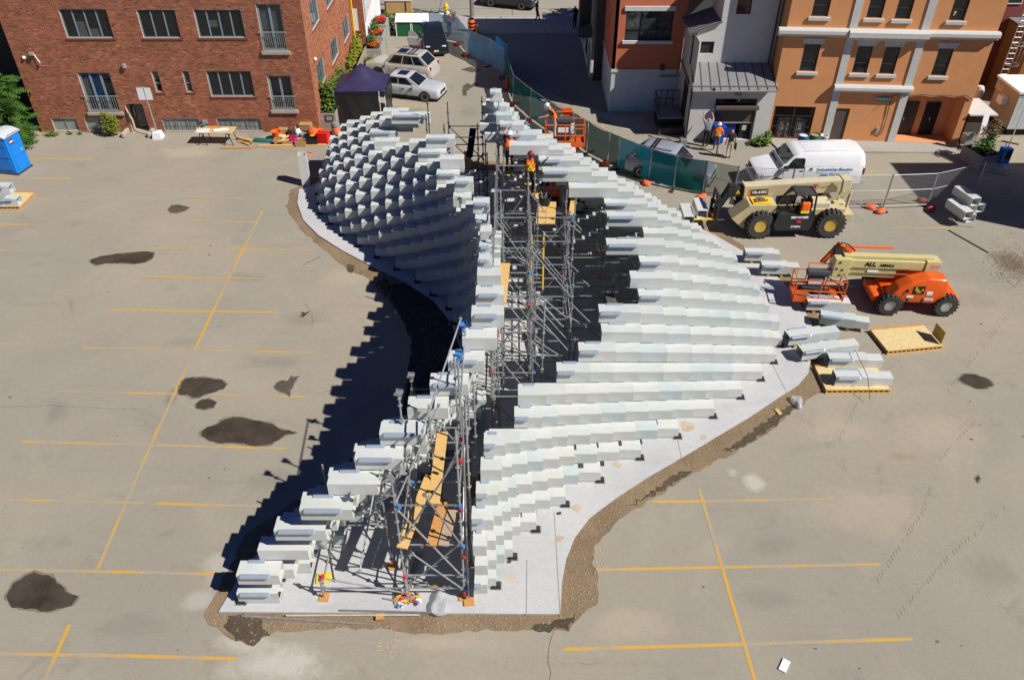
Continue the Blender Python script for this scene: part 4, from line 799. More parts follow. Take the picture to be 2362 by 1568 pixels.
w = window(tf, *W_, n=3, mat=BLKF, glass=M('reflecting_glass', (.05, .055, .055), .04, .8, 1.1, spec=1.0, alpha=.8), rail=.34, fw=.05); MB().bbox(.5, 3.42, -.10, .1, 6.03, 6.28, .01).build('lintel', TRIM, tf); MB().bbox(.5, 3.46, -.14, .1, 4.18, 4.36, .01).build('sill', TRIM, tf)
u, z = on_plane(FT, 1194.8+1315*.25292, 615*.25292); MB().bbox(u-.14, u+.14, -.12, 0, z-.15, z+.15, .02).build('vent_cap', DARKST, tf)
gp_ = MB(); gp_.path([(2.9, -.08, 2.25), (3.95, -.08, 2.25), (3.95, -.08, 3.3)], .05, 6); gp_.build('gas_pipe', M('ochre_pipe', (.42, .27, .05), .6), tf)
ts = T('side', None, None); ts.parent = tb; FS = plane_frame((5.95, 53.5, 0), (0, -1, 0)); ts.matrix_local = FS
MB().box(0, 5.3, .0, .2, 2.66, 9.6).build('upper_wall', TERRA, ts); MB().box(0, 5.3, -.04, .1, 2.48, 2.655).build('band', TRIM, ts); MB().box(0, 5.3, .025, .2, -.1, 2.47).build('lower_wall', LOWR, ts)
window(ts, 1.2, 2.6, 4.3, 6.0, n=2, mat=BLKF, y=.02)
FF = plane_frame((5.2, 62.4, 0), (0, -1, 0)); t3 = T('rear_side', None, None); t3.parent = tb; t3.matrix_local = FF
hw = [[1.0, 3.2, .35, 2.3, .12], [4.2, 6.0, .35, 2.3, .12]]; holed_wall('lower_wall', t3, LOWR, 0, 8.9, -.1, 3.0, hw); MB().box(0, 8.9, 0, .2, 3.02, 9.6).build('upper_wall', M('grey_cladding', (.22, .22, .23), .8, .1), t3); [window(t3, *h[:4], n=2, mat=BLKF) for h in hw]; MB().box(7.0, 8.0, -.02, .03, 0, 2.05).build('door', M('steel_door', (.16, .20, .25), .5), t3)
dk = MB(); dk.bbox(6.0, 7.2, -.75, -.02, 2.5, 6.0, .04); dk.build('duct', DARKST, t3); dk = MB(); dk.prism([(0, 0), (-.9, -.35), (-.9, -.5), (0, -.5)], 7.4, 8.9, 0, Matrix(((0, 0, 1, 0), (1, 0, 0, 0), (0, 1, 0, 3.3), (0, 0, 0, 1)))); dk.build('awning', M('awning', (.07, .07, .075), .8), t3)
MB().box(5.95, 10.05, 48.42, 53.4, 9.4, 9.6).box(5.22, 20, 53.6, 62.4, 9.4, 9.6).box(5.4, 20, 62.3, 62.5, 0, 9.4).box(5.4, 6.1, 53.45, 53.6, 0, 9.4).build('roof', MATS['roof_dark'], tb)
# grey stair tower with two metal roofs and the roller shutter
gb_ = T('stair_tower', 'grey rendered stair tower with standing-seam metal roofs and a half-open roller shutter', 'building')
gf = T('front', None, None); gf.parent = gb_; GFm = plane_frame((10.07, 44.1, 0), (1, 0, 0)); gf.matrix_local = GFm
op = [1.42, 3.72, .02, 1.98, 1.6]; tr = [1.36, 3.66, 2.08, 2.46, .1]
holed_wall('lower_wall', gf, GREYR, 0, 4.66, -.1, 3.35, [op, tr]); MB().box(0, .01, 0.01, 4.1, -.1, 5.6).build('side_wall', GREYR, gf)
MB().box(.01, 4.6, 1.59, 1.62, 0, 2.1).build('back_wall', ROOM, gf); window(gf, *tr[:4], n=2, mat=FRD, fw=.03, y=.05)
sh = MB(); 
for k in range(11): sh.box(1.44, 3.70, .06, .09, 1.06+k*.084, 1.06+k*.084+.078)
sho = sh.build('shutter_slats', SHUT, gf); MB().bbox(1.36, 3.80, -.30, .08, 1.90, 2.10, .02).build('shutter_box', SHUT, gf); MB().box(1.40, 1.47, -.04, .08, 0, 1.9).build('shutter_guide', SHUT, gf); MB().box(3.69, 3.76, -.04, .08, 0, 1.9).build('shutter_guide', SHUT, gf); MB().box(1.44, 3.70, .05, .10, 1.0, 1.06).build('bottom_rail', STEEL, sho)
MB().bbox(2.36, 2.72, -.22, 0, 2.70, 2.92, .03).build('wall_lamp', FRG, gf)
def seam_roof(p00, p10, p01, p11, n, name='roof', parent=gb_, th=.06):   # p0x low edge, p1x high edge
    p00, p10, p01, p11 = map(Vector, (p00, p10, p01, p11)); nn = (p01-p00).cross(p10-p00).normalized(); nn = nn if nn.z > 0 else -nn
    b = MB(); q = [p00, p01, p11, p10]; b.add(q+[x-nn*th for x in q], [(0, 1, 2, 3), (7, 6, 5, 4), (0, 4, 5, 1), (1, 5, 6, 2), (2, 6, 7, 3), (3, 7, 4, 0)]); o = b.build(name, SEAMR, parent)
    for k in range(n+1):
        a = p00.lerp(p01, k/n)+nn*.022; c = p10.lerp(p11, k/n)+nn*.022; s_ = MB(); s_.tube(a, c, .022, 4); s_.build('seam_rib', M('seam_rib', (.10, .10, .10), .5, metal=.3), o)
    g_ = MB(); g_.tube(p00+Vector((0, 0, -.05)), p01+Vector((0, 0, -.05)), .055, 6); g_.build('gutter', SEAMR, o)
    for k in range(9): pass
    return o
seam_roof((9.95, 43.62, 3.12), (10.1, 45.62, 3.98), (14.62, 43.62, 3.12), (14.45, 45.62, 3.98), 9)
sg = MB(); a, b_ = Vector((10.0, 43.86, 3.27)), Vector((14.6, 43.86, 3.27)); sg.tube(a, b_, .03, 4); sg.build('snow_guard', SEAMR, gb_)
w2 = [.40, 1.14, .52, 1.18]; ub = T('upper_front', None, None); ub.parent = gb_; UB = plane_frame((10.10, 45.6, 3.95), (1, 0, 0)); ub.matrix_local = UB
holed_wall('upper_wall', ub, GREYR, 0, 1.34, -.5, 1.72, [w2+[.1]]); window(ub, *w2, n=1, mat=FRD, glass=MATS['reflecting_glass'], fw=.04); MB().add([(0, 0, 1.72), (1.34, 0, 1.72), (1.34, 0, 2.25)], [(0, 1, 2)]).build('gable_wall', GREYR, ub)
w3 = [2.05, 2.85, 2.65, 4.3]; holed_wall('tall_wall', ub, GREYR, 1.34, 4.5, -.5, 5.05, [w3+[.1]], m=None); window(ub, *w3, n=1, mat=FRD, fw=.04)
MB().box(10.11, 10.2, 45.6, 48.2, 3.4, 5.66).box(11.44, 11.5, 45.61, 48.19, 5.6, 8.97).box(11.5, 14.6, 48.1, 48.19, 3, 8.97).box(11.44, 14.6, 45.65, 48.19, 8.98, 9.04).build('side_wall', GREYR, gb_)
seam_roof((9.82, 45.42, 5.62), (11.46, 45.42, 6.24), (9.82, 48.18, 5.62), (11.46, 48.18, 6.24), 8)
dp = MB(); dp.path([(9.95, 45.5, 5.55), (10.02, 45.55, 5.3), (10.02, 45.55, 3.9)], .04, 6).path([(14.42, 45.5, 8.9), (14.42, 45.5, 4.0)], .05, 6).path([(10.0, 44.0, 3.1), (10.02, 44.0, .1)], .05, 6); dp.build('downpipe', DARKST, gb_)['kind'] = 'stuff'
MB().box(10.0, 10.06, 45.3, 46.3, .9, 3.0).build('side_door', BLKF, gb_); MB().path([(10.0, 47.9, 3.3), (9.98, 45.0, 2.9)], .05, 6).build('gas_pipe', MATS['ochre_pipe'], gb_)
# landing with black railings beside the stair tower
la = T('landing', 'black railed steel landing with steps in the shade beside the grey stair tower', 'stair landing', (8.55, 45.3, 0))
MB().box(0, 1.45, 0, 1.9, .78, .86).build('deck', M('worn_deck', (.25, .25, .26), .8, .2), la); MB().box(0, 1.45, -.5, 0, .0, .42).build('step', DARKST, la); MB().box(.06, 1.4, .05, 1.85, .0, .77).build('base', BLKF, la)
rl_ = MB(); 
for p, q in (((0, 0), (0, 1.9)), ((0, 1.9), (1.45, 1.9)), ((1.45, 0), (1.45, .5))):
    for z in (1.25, 1.75): rl_.tube((*p, z), (*q, z), .025, 6)
    for k in range(5): u_ = (p[0]+(q[0]-p[0])*k/4, p[1]+(q[1]-p[1])*k/4); rl_.tube((*u_, .8), (*u_, 1.78), .02, 5)
rl_.build('railing', BLKF, la)['kind'] = 'stuff'
# orange building
ob = T('orange_building', 'orange rendered building with pale stone bands, sash windows and a barred gate', 'building')
OF = plane_frame((14.62, 44.17, 0), (10.85, -.74, 0)); of = T('front', None, None); of.parent = ob; of.matrix_local = OF
def w4(px, py): return on_plane(OF, 1764.6+px*.25292, py*.25292)
ow = [rect(w4, (355, 400), (310, 650), (455, 655)), rect(w4, (845, 418), (790, 665), (925, 670)), rect(w4, (1090, 425), (1035, 675), (1170, 680)), rect(w4, (1580, 440), (1510, 690), (1645, 695))]
dz = rect(w4, (430, 20), (410, 150), (560, 155))[2]-ow[0][2]
uw = [[a, b, c+dz, d+dz] for a, b, c, d in ow]
gate = rect(w4, (80, 968), (30, 1275), (395, 1275)); gate[2] = .10; dr = rect(w4, (630, 988), (565, 1280), (700, 1290)); dr[2] = .10
rc = [w4(1275, 885)[0]-.15, w4(1840, 890)[0], .10, w4(1500, 887)[1]]
hs = [h+[.13] for h in ow+uw]+[gate+[.9], dr+[.12], rc+[1.15]]
LW = 10.85; holed_wall('front_wall', of, ORNG, -.02, LW, -.1, 11, hs); MB().box(LW-.02, LW, 0.005, 6, -.1, 11).build('right_wall', ORNG, of); MB().box(-.03, -.01, .01, 3.9, 3.4, 11).build('left_wall', ORNG, of)
for h in ow+uw:
    window(of, *h, n=1, mat=FRD, rail=.36, fw=.045, y=.09); c_ = (h[0]+h[1])/2; hwid = (h[1]-h[0])/2
    MB().bbox(h[0]-.14, h[1]+.14, -.10, .02, h[2]-.20, h[2]-.02, .012).build('sill', TRIM, of)
    b = MB(); b.add([(c_-hwid-.10, 0, h[3]), (c_+hwid+.06, 0, h[3]), (c_+hwid+.20, 0, h[3]+.30), (c_-hwid-.14, 0, h[3]+.30)]+[(x, -.06, z) for x, z in ((c_-hwid-.10, h[3]), (c_+hwid+.06, h[3]), (c_+hwid+.20, h[3]+.30), (c_-hwid-.14, h[3]+.30))], [(4, 5, 6, 7), (0, 4, 7, 3), (1, 2, 6, 5), (2, 3, 7, 6), (0, 1, 5, 4)]); b.build('lintel', TRIM, of)
u1 = w4(545, 1270)[0]; u2 = w4(1138, 1310)[0]; zc0, zc1 = w4(95, 320)[1], w4(100, 245)[1]; zl0, zl1 = w4(625, 830)[1], w4(625, 765)[1]; hwp = .20
for a in (u1, u2):
    for z0, z1 in ((.1, zl0-.005), (zl1+.005, zc0-.16), (zc1+.005, 11)): MB().box(a-hwp, a+hwp, -.06, .01, z0, z1).build('pilaster', TRIM, of)
def cornice(x0, x1, z0, z1, d):
    b = MB(); n = [(0, z0), (-d*.45, z0), (-d*.5, z0+(z1-z0)*.25), (-d, z0+(z1-z0)*.38), (-d, z1-.1), (-d*.75, z1), (0, z1)]
    vs = [(x, y, z) for x in (x0, x1) for y, z in n]; k = len(n); b.add(vs, [tuple(range(k)), tuple(range(2*k-1, k-1, -1))]+[(i, k+i, k+(i+1) % k, (i+1) % k) for i in range(k)]); b.build('cornice', TRIM, of)
cornice(-.45, u1-.22, zc0, zc1, .32); cornice(u1-.215, u2+.215, zc0-.14, zc1, .45); cornice(u2+.22, LW+.12, zc0, zc1, .32); cornice(u1-.26, u2+.26, zl0, zl1, .34)
gt = MB(); 
for k in range(25): x = gate[0]+(gate[1]-gate[0])*k/24; gt.tube((x, .06, .14), (x, .06, gate[3]-.05), .011, 4)
gto = gt.build('gate_bars', BRWN, of); gto['kind'] = 'stuff'
g2 = MB()
for z in (.14, .8, 1.45, gate[3]-.05): g2.box(gate[0], gate[1], .045, .075, z-.025, z+.025)
for x in (gate[0]+.03, (gate[0]+gate[1])/2, gate[1]-.03): g2.box(x-.035, x+.035, .04, .08, .1, gate[3])
g2.build('gate_frame', BRWN, of); MB().box(gate[0], gate[1], .88, .9, .1, gate[3]).build('recess_back', ROOM, of)
for k in range(2):
    x = gate[0]+.55+k*.95; tbn = T('rubbish_bin', 'grey wheeled bin behind the barred gate, %s one' % ('left' if k == 0 else 'right'), 'bin', OF @ Vector((x+.2, .45, .08)), -.068); MB().bbox(-.3, .3, -.25, .3, 0, 1.05, .04).build('body', FRG, tbn); MB().bbox(-.33, .33, -.3, .33, 1.05, 1.13, .03).build('lid', M('bin_lid', (.16, .16, .16), .5), tbn); MB().box(-.1, .08, -.262, -.25, .5, .75).build('sticker', HATW, tbn)
MB().box(dr[0], dr[1], .07, .12, .1, dr[3]).build('door', M('brown_door', (.10, .075, .065), .5, .1, 3), of); MB().sph((dr[0]+.1, .04, 1.0), .035, 6, 5).sph((dr[0]+.1, .04, 1.15), .035, 6, 5).build('knob', STEEL, of)
rb0 = (rc[0]+rc[1])/2
for n_, a, b__, mt in (('double_door', rc[0]+.25, rc[0]+1.55, BRWN), ('door', rc[0]+1.95, rc[0]+2.75, BLKF)):
    d_ = MB().box(a, b__, 1.09, 1.145, .1, 2.05).build(n_, mt, of); MB().box((a+b__)/2-.02, (a+b__)/2+.02, 1.05, 1.09, .95, 1.15).build('handle', STEEL, d_)
MB().box(rc[0], rc[1], 1.148, 1.17, .1, rc[3]).build('recess_wall', ORNG, of)
GREENS = M('sign_green', (.0, .30, .19), .5, .04)
for (px, py, yy) in ((1075, 905, -.05), (1330, 915, 1.04)):
    if yy < 0: u, z = w4(px, py)
    else: u, z = rc[0]+.62, rc[3]-.30
    so_ = MB().lathe([(0, 0), (.40, 0), (.42, .01), (.40, .03), (0, .03)], 28, Tr(u, yy, z) @ Rx(pi/2) @ Matrix.Diagonal((1, .36, 1, 1))).build('shop_sign', GREENS, of)
    text_mesh('lettering', 'PIZZAIOLO', .165, HATW, so_, Tr(u, yy-.033, z+.02) @ Rx(pi/2), .006); text_mesh('lettering', 'GOURMET PIZZA', .045, HATW, so_, Tr(u, yy-.033, z-.085) @ Rx(pi/2))
u, z = w4(1025, 1180); MB().bbox(u-.09, u+.09, -.10, 0, z-.12, z+.12, .01).build('junction_box', STEEL, of); ca = MB(); pts = [w4(*p) for p in ((1020, 1215), (1055, 1225), (1085, 1150), (1110, 1050), (1135, 940), (1155, 880), (1190, 855))]; ca.path([(p[0], -.05, p[1]) for p in pts], .022, 5); pts = [w4(*p) for p in ((1190, 852), (1330, 872), (1440, 860), (1530, 875), (1640, 865), (1740, 880), (1830, 868), (1885, 905))]; ca.path([(p[0], -.42, p[1]) for p in pts[:1]]+[(p[0], -.05, p[1]) for p in pts], .022, 5); ca.build('cable', DARKST, of)
u, z = w4(1737, 140); text_mesh('window_mark', '7', .26, M('cream_letter', (.62, .55, .32), .7), of, Tr(u-.02, .085, uw[3][2]+.32) @ Rx(pi/2), .02)
MB().box(14.5, 27, 50, 50.1, 0, 11).box(14.65, 25.3, 45.5, 50, 10.9, 11).build('roof', MATS['roof_dark'], ob)
# yard at the far right: lean-to, site trailer, ochre and red buildings with a caged ladder
ln = T('lean_to_shed', 'brown boarded lean-to with a pale roof edge beside the orange building', 'shed'); MB().box(25.62, 26.5, 43.5, 45.6, 0, 1.75).build('wall', M('brown_boards', (.10, .07, .055), .8, .1, 4), ln); MB().box(25.55, 27.1, 43.3, 45.7, 1.78, 1.86).build('roof', TRIM, ln)
st = T('site_trailer', 'pale site office trailer with a white roof and window air conditioner', 'trailer', (28.7, 44.6, 0)); TRB = M('trailer_beige', (.36, .31, .25), .8, .05); TRG = M('trailer_grey', (.50, .54, .54), .7, .05)
MB().box(0.02, 9, 0.02, 2.55, .45, 2.55).build('body', TRB, st)
for k in range(38): MB().box(k*.24+.006, k*.24+.234, -.012, .02, .45, 2.35).build('siding_panel', TRG, st) if k < 14 else None
MB().box(-.1, 9, -.1, 2.65, 2.56, 2.68).build('roof', WHITE, st); MB().box(-.02, 9, -.03, .0, 2.36, 2.55).build('fascia', TRIM, st); MB().box(.2, 9, .2, 2.4, .02, .44).build('skid', BLKF, st)
MB().bbox(-.32, .02, .95, 1.55, 1.5, 1.95, .02).build('air_conditioner', HATW, st); sgn = MB().box(-.012, 0.02, 1.75, 2.35, 1.95, 2.25).build('sign_plate', M('cream_plate', (.55, .47, .36), .7), st)
text_mesh('lettering', 'OFFICE', .11, M('maroon', (.2, .03, .03), .7), sgn, Tr(-.016, 2.05, 2.12) @ Rz(-pi/2) @ Rx(pi/2))
rd_ = T('red_building', 'dusky red building with blue-grey glazing behind the site trailer', 'building'); MB().box(29.0, 45, 52.5, 60, 0, 11).build('wall', M('dusky_red', (.19, .055, .055), .9, .08, 2), rd_); MB().box(28.2, 29.0, 52.0, 52.5, 0, 4.0).build('plinth', FRG, rd_)
for x in (29.3, 30.5): window(rd_, x, x+1.1, 5.2, 8.5, n=1, mat=TRIM, y=52.45, glass=GLASSB)
oc = T('ochre_building', 'ochre block with a dark slot behind the site trailer', 'building'); MB().box(31.2, 45, 49.4, 52.4, 0, 4.3).build('wall', M('ochre', (.30, .15, .045), .9, .1, 2), oc); MB().box(32.2, 32.6, 49.36, 49.4, 0, 4.3).build('slot', ROOM, oc); MB().box(31.1, 45, 49.3, 52.45, 4.32, 4.4).build('coping', FRG, oc)
cl = T('caged_ladder', 'galvanised caged ladder climbing the wall behind the site trailer', 'ladder', (30.4, 49.6, 0)); lm = MB()
for x in (-.22, .22): lm.tube((x, 0, 1.0), (x, 0, 6.4), .03, 6)
lm.build('ladder_rail', STEEL, cl)
for k in range(16): MB().tube((-.22, 0, 1.2+k*.32), (.22, 0, 1.2+k*.32), .018, 5).build('rung', STEEL, cl)
for z in (2.6, 3.8, 5.0, 6.2): MB().lathe([(.40, -.025), (.41, -.025), (.41, .025), (.40, .025)], 14, Tr(0, -.36, z)).build('cage_hoop', STEEL, cl)
for a in (-.5, -1.57, -2.6): MB().tube((.4*cos(a), -.36+.4*sin(a), 2.6), (.4*cos(a), -.36+.4*sin(a), 6.4), .015, 5).build('cage_bar', STEEL, cl)
yb_ = T('bollard', 'yellow bollard in the shaded gap behind the lean-to', 'bollard', (27.6, 47.3, 0)); MB().tube((0, 0, 0), (0, 0, 1.0), .11, 10).sph((0, 0, 1.0), .11, 10, 6).build('post', YEL, yb_)
tk = T('gas_tank', 'white cylinder tank leaning in the gap by the trailer', 'tank', (28.3, 48.0, 0)); MB().lathe([(0, 0), (.25, .0), (.28, .1), (.28, 1.5), (.2, 1.7), (0, 1.75)], 12).build('shell', TRIM, tk, smooth=40)
nb = T('neighbour_building', 'tall plain building beyond the right edge that shades the lot', 'building'); MB().box(30.2, 44, 31.2, 36.4, 0, 10.4).build('wall', GREYR, nb); MB().box(30.1, 44.1, 31.1, 36.5, 10.4, 10.6).build('roof', MATS['roof_dark'], nb)
# ================================================================== VEHICLES
TYRE = M('tyre', (.055, .051, .045), .92, .35, 9); RIM = M('alloy', (.45, .46, .47), .3, .1, 8, metal=.8); CARGL = M('car_glass', (.012, .016, .022), .04, .2, 2, spec=.9); HEADL = M('headlight', (.65, .68, .7), .1, .1, 9, spec=.9); TAIL = M('tail_light', (.35, .01, .015), .2); PLATE = M('plate', (.6, .62, .66), .5)
def paint(n, c, metal=.25, rough=.28): return M('paint_'+n, c, rough, .04, 2, metal=metal, coat=.6)
def wheel_mesh(r=.34, w=.22, rim=RIM, rr=.62, spokes=7, lugs=0):
    b = MB(); n = 28; prof = [(r*rr, -w/2), (r*.93, -w/2), (r, -w*.32), (r, w*.32), (r*.93, w/2), (r*rr, w/2)]
    b.lathe(prof+[prof[0]], n, Rx(pi/2))
    if lugs:
        for k in range(lugs):
            a = 2*pi*k/lugs; 
            for s_ in (-1, 1): b.box(-.035*r/.66, .035*r/.66, (-w*.52 if s_ < 0 else -.02), (.02 if s_ < 0 else w*.52), r-.01, r+.045*r/.66, 0, Matrix.Rotation(a+(.06 if s_ > 0 else 0), 4, 'Y') @ Matrix.Rotation(.35*s_, 4, 'Z'))
    tm_ = b.mesh('tyre', 30); tm_.materials.append(TYRE)
    b = MB(); b.lathe([(0, -w*.28), (r*.16, -w*.30), (r*.2, -w*.16), (r*rr*.86, -w*.12), (r*rr*.9, -w*.42), (r*rr*1.01, -w*.46), (r*rr*1.01, w*.4), (0, w*.35)], n, Rx(pi/2))
    b2 = MB()
    for k in range(spokes): b.box(-r*.07, r*.07, -w*.36, -w*.10, r*.08, r*rr*.92, 0, Matrix.Rotation(2*pi*k/spokes, 4, 'Y'))
    rm = b.mesh('rim', 30); rm.materials.append(rim); return tm_, rm
CARW = wheel_mesh()
def put_wheel(t, x, y, r, wm, flip=False, steer=0.0):
    w = put('wheel', wm[0], t, (x, y, r), (0, 0, (pi if flip else 0)+steer)); put('rim', wm[1], w); return w
def loft(b, rings, mi=0, cap=True):
    n = len(rings[0]); o = len(b.v)
    for r in rings: b.v += [tuple(p) for p in r]
    for i in range(len(rings)-1):
        for k in range(n-1): b.f.append((o+i*n+k, o+i*n+k+1, o+(i+1)*n+k+1, o+(i+1)*n+k)); b.mi.append(mi)
    if cap: b.f += [tuple(o+k for k in range(n))[::-1], tuple(o+(len(rings)-1)*n+k for k in range(n))]; b.mi += [mi, mi]
def car(name, label, loc, rz, mat, L_=4.5, Wd=1.8, H=1.45, belt=.92, hood=.86, wind=(-.95, -.25), rear=(1.35, 1.95), deck=.95, sus=.18, wb=2.7, rails=False, roofglass=False, wr=.33, glassm=CARGL, tailm=True, cat='car', roofw=.60, hatch=False, grille=True, cladding=None):
    # local: nose towards -x
    t = T(name, label, cat, loc, rz); a0, a1 = wind; r0, r1 = rear; h2 = L_/2; W2 = Wd/2
    prof = [(-h2, hood-.22, .80), (-h2+.10, hood-.10, .93), (-h2+.45, hood-.02, .985), (a0-.1, hood+.05, 1.0), (a0+.3, belt, 1.0), (0.2, belt, 1.0), (r0, belt+.01, 1.0), (h2-.55 if not hatch else h2-.25, deck, .985), (h2-.10, deck-.06, .93), (h2, deck-.28, .84)]
    b = MB(); rings = []
    for x, zt, wf in prof:
        w = W2*wf; rings.append([(x, -w*.80, sus), (x, -w*.97, sus+.12), (x, -w, (sus+zt)*.52), (x, -w*.975, zt-.10), (x, -w*.90, zt-.02), (x, -w*.5, zt+.015), (x, w*.5, zt+.015), (x, w*.90, zt-.02), (x, w*.975, zt-.10), (x, w, (sus+zt)*.52), (x, w*.97, sus+.12), (x, w*.80, sus)])
    loft(b, rings)
    for i in range(len(rings)-1): b.f.append((i*12, (i+1)*12, (i+1)*12+11, i*12+11)); b.mi.append(0)
    wx = wb/2; body = b.build('body', mat, t, smooth=38)
    for sx in (-1, 1):                                    # wheel arches
        for sy in (-1, 1):
            m = MB(); m.lathe([(0, 0), (wr+.055, 0), (wr+.055, .012)], 24, Tr(sx*wx, sy*(W2+.002)-.006, wr) @ Rx(pi/2)); m.build('wheel_arch', BLKF, body)
            if cladding: 
                m = MB(); m.lathe([(wr+.05, -.012), (wr+.13, -.012), (wr+.13, .012), (wr+.05, .012)], 24, Tr(sx*wx, sy*(W2+.008), wr) @ Rx(pi/2)); m.build('arch_trim', cladding, body)
            put_wheel(t, sx*wx, sy*(W2-.09), wr, CARW if abs(wr-.34) < .03 else wheel_mesh(wr), sy > 0)
    wb_, wr_ = W2*.90, W2*(roofw/.5)*.62 if False else W2*.76; zr = H
    g = MB(); base = [(a0, -wb_, belt-.03), (r1, -wb_*.96, belt-.01), (r1, wb_*.96, belt-.01), (a0, wb_, belt-.03)]; roof = [(a1, -wr_, zr-.05), (r0, -wr_, zr-.05), (r0, wr_, zr-.05), (a1, wr_, zr-.05)]; top = [(a1+.18, -wr_*.8, zr), (r0-.15, -wr_*.8, zr), (r0-.15, wr_*.8, zr), (a1+.18, wr_*.8, zr)]
    g.add(base+roof+top, [(0, 1, 5, 4), (1, 2, 6, 5), (2, 3, 7, 6), (3, 0, 4, 7), (4, 5, 9, 8), (5, 6, 10, 9), (6, 7, 11, 10), (7, 4, 8, 11), (8, 9, 10, 11)]); g.build('cabin', mat, t, smooth=30)
    B = [Vector(v) for v in base]; Rf = [Vector(v) for v in roof]
    def pane(nm, p, q, r, s, u0, u1, v0, v1, gm=glassm, off=.006):
        f = lambda u, v: (p.lerp(q, u)).lerp(s.lerp(r, u), v)
        qd = [f(u0, v0), f(u1, v0), f(u1, v1), f(u0, v1)]; nn = (qd[1]-qd[0]).cross(qd[3]-qd[0]).normalized()
        m = MB(); m.add([x+nn*off for x in qd]+[x-nn*.004 for x in qd], [(0, 1, 2, 3), (0, 4, 5, 1), (1, 5, 6, 2), (2, 6, 7, 3), (3, 7, 4, 0)]); return m.build(nm, gm, t)
    pane('windscreen', B[3], B[0], Rf[0], Rf[3], .06, .94, .08, .93); pane('rear_window', B[1], B[2], Rf[2], Rf[1], .08, .92, .12, .9)
    cuts = [(.10, .40), (.43, .68), (.71, .93)] if H > 1.6 or hatch else [(.14, .50), (.53, .86)]
    for u0, u1 in cuts:
        pane('side_window', B[0], B[1], Rf[1], Rf[0], u0, u1, .14, .92); pane('side_window', B[2], B[3], Rf[3], Rf[2], 1-u1, 1-u0, .14, .92)
    for sy in (-1, 1):
        MB().bbox(-h2+.04, -h2+.34, sy*W2*.62-.16, sy*W2*.62+.16, hood-.24, hood-.10, .04).build('headlight', HEADL, t); MB().bbox(h2-.20, h2-.02, sy*W2*.74-.10, sy*W2*.74+.10, deck-.32, deck-.06, .03).build('tail_light', TAIL, t)
        m = MB(); m.bbox(a0+.25, a0+.42, sy*(W2+.09)-.08, sy*(W2+.09)+.08, belt-.02, belt+.12, .03); m.build('mirror', mat, t)
        for x in (-.05, .85): MB().box(x, x+.16, sy*(W2+.006)-.012, sy*(W2+.006)+.012, belt-.17, belt-.13).build('door_handle', mat if cladding else STEEL, t)
        for x in (a0+.5, .25, 1.12): MB().box(x-.004, x+.004, sy*W2-.003, sy*W2+.003, sus+.22, belt-.03).build('door_seam', BLKF, t)
        MB().box(-wx+wr+.1, wx-wr-.1, sy*W2-.012, sy*W2+.014, sus+.02, sus+.13).build('sill_trim', cladding or BLKF, t)
    if grille: MB().box(-h2-.012, -h2+.05, -.42, .42, hood-.42, hood-.22).build('grille', BLKF, t)
    MB().box(-h2-.02, -h2+.02, -.17, .17, hood-.50, hood-.38).build('plate', PLATE, t); MB().bbox(-h2-.03, -h2+.14, -W2*.8, W2*.8, sus, sus+.13, .04).build('bumper', cladding or BLKF, t); MB().bbox(h2-.14, h2+.04, -W2*.8, W2*.8, sus+.05, sus+.28, .04).build('bumper', cladding or mat, t)
    if roofglass: MB().box(a1+.22, a1+.85, -.38, .38, zr-.004, zr+.006).build('sunroof', CARGL, t)
    if rails:
        for sy in (-1, 1): MB().tube((a1+.2, sy*wr_*.86, zr+.05), (r0-.1, sy*wr_*.86, zr+.05), .022, 6).build('roof_rail', BLKF, t)
        for x in (a1+1.1, r0-.55): MB().box(x, x+.09, -wr_*.86, wr_*.86, zr+.035, zr+.06).build('roof_bar', BLKF, t)
    return t
def between(front, back, off=0.0):                       # centre and heading of a car from two ground points (wheel contacts) on its near side
    f, b = G(*front), G(*back); d = (f-b).normalized(); c = (f+b)/2; n = Vector((-d.y, d.x, 0)); n = n if n.y > 0 else -n
    return c+n*off, atan2(-d.y, -d.x)
SILV = paint('silver', (.52, .54, .57), .12); CHAMP = paint('champagne', (.47, .45, .405), .1); BLK = paint('black', (.018, .018, .020), .2, .2); SBLUE = paint('silver_blue', (.30, .34, .42), .12); DARKG = paint('dark_grey', (.05, .055, .065), .4); VANW = paint('white', (.80, .81, .82), .0, .35)
c, a = between((873.5, 180), (964.6, 190.5), .85); car('parked_suv', 'champagne silver estate SUV with roof rails parked nose to the planter wall', (c.x, c.y, 0), a, CHAMP, 4.75, 1.87, 1.72, 1.06, 1.02, (-1.05, -.35), (1.55, 2.22), 1.08, .24, 2.78, True, True, .37, hatch=True, cladding=paint('champ2', (.42, .40, .365), .05))
c, a = between((964.5, 233.4), (905, 226.5), .82); car('parked_sedan', 'silver sedan with a dark sunroof parked behind the blue tent', (c.x, c.y, 0), a, SILV, 4.55, 1.75, 1.42, .92, .84, (-1.0, -.22), (1.05, 1.75), .96, .18, 2.72, False, True, .33)
hc = G(1003, 112); hcar = car('parked_hatchback', 'black hatchback facing the camera beside the blue fence, driver door open', (hc.x-.1, hc.y+.3, 0), pi/2+.17, BLK, 4.46, 1.8, 1.46, .95, .88, (-1.05, -.15), (1.35, 2.05), .98, .18, 2.7, False, True, .33, hatch=True)
dm = MB(); dm.bbox(0, 1.05, -.05, .05, .35, .95, .04); dm.add([(0.05, .0, .95), (1.0, .0, .95), (.95, .0, 1.32), (.55, .0, 1.38)], [(0, 1, 2, 3)]); do_ = dm.build('open_door', SILV, hcar, loc=(-.75, .92, 0), rot=(0, 0, 1.1))  # black car's door coloured silver, sun reflection put into its paint
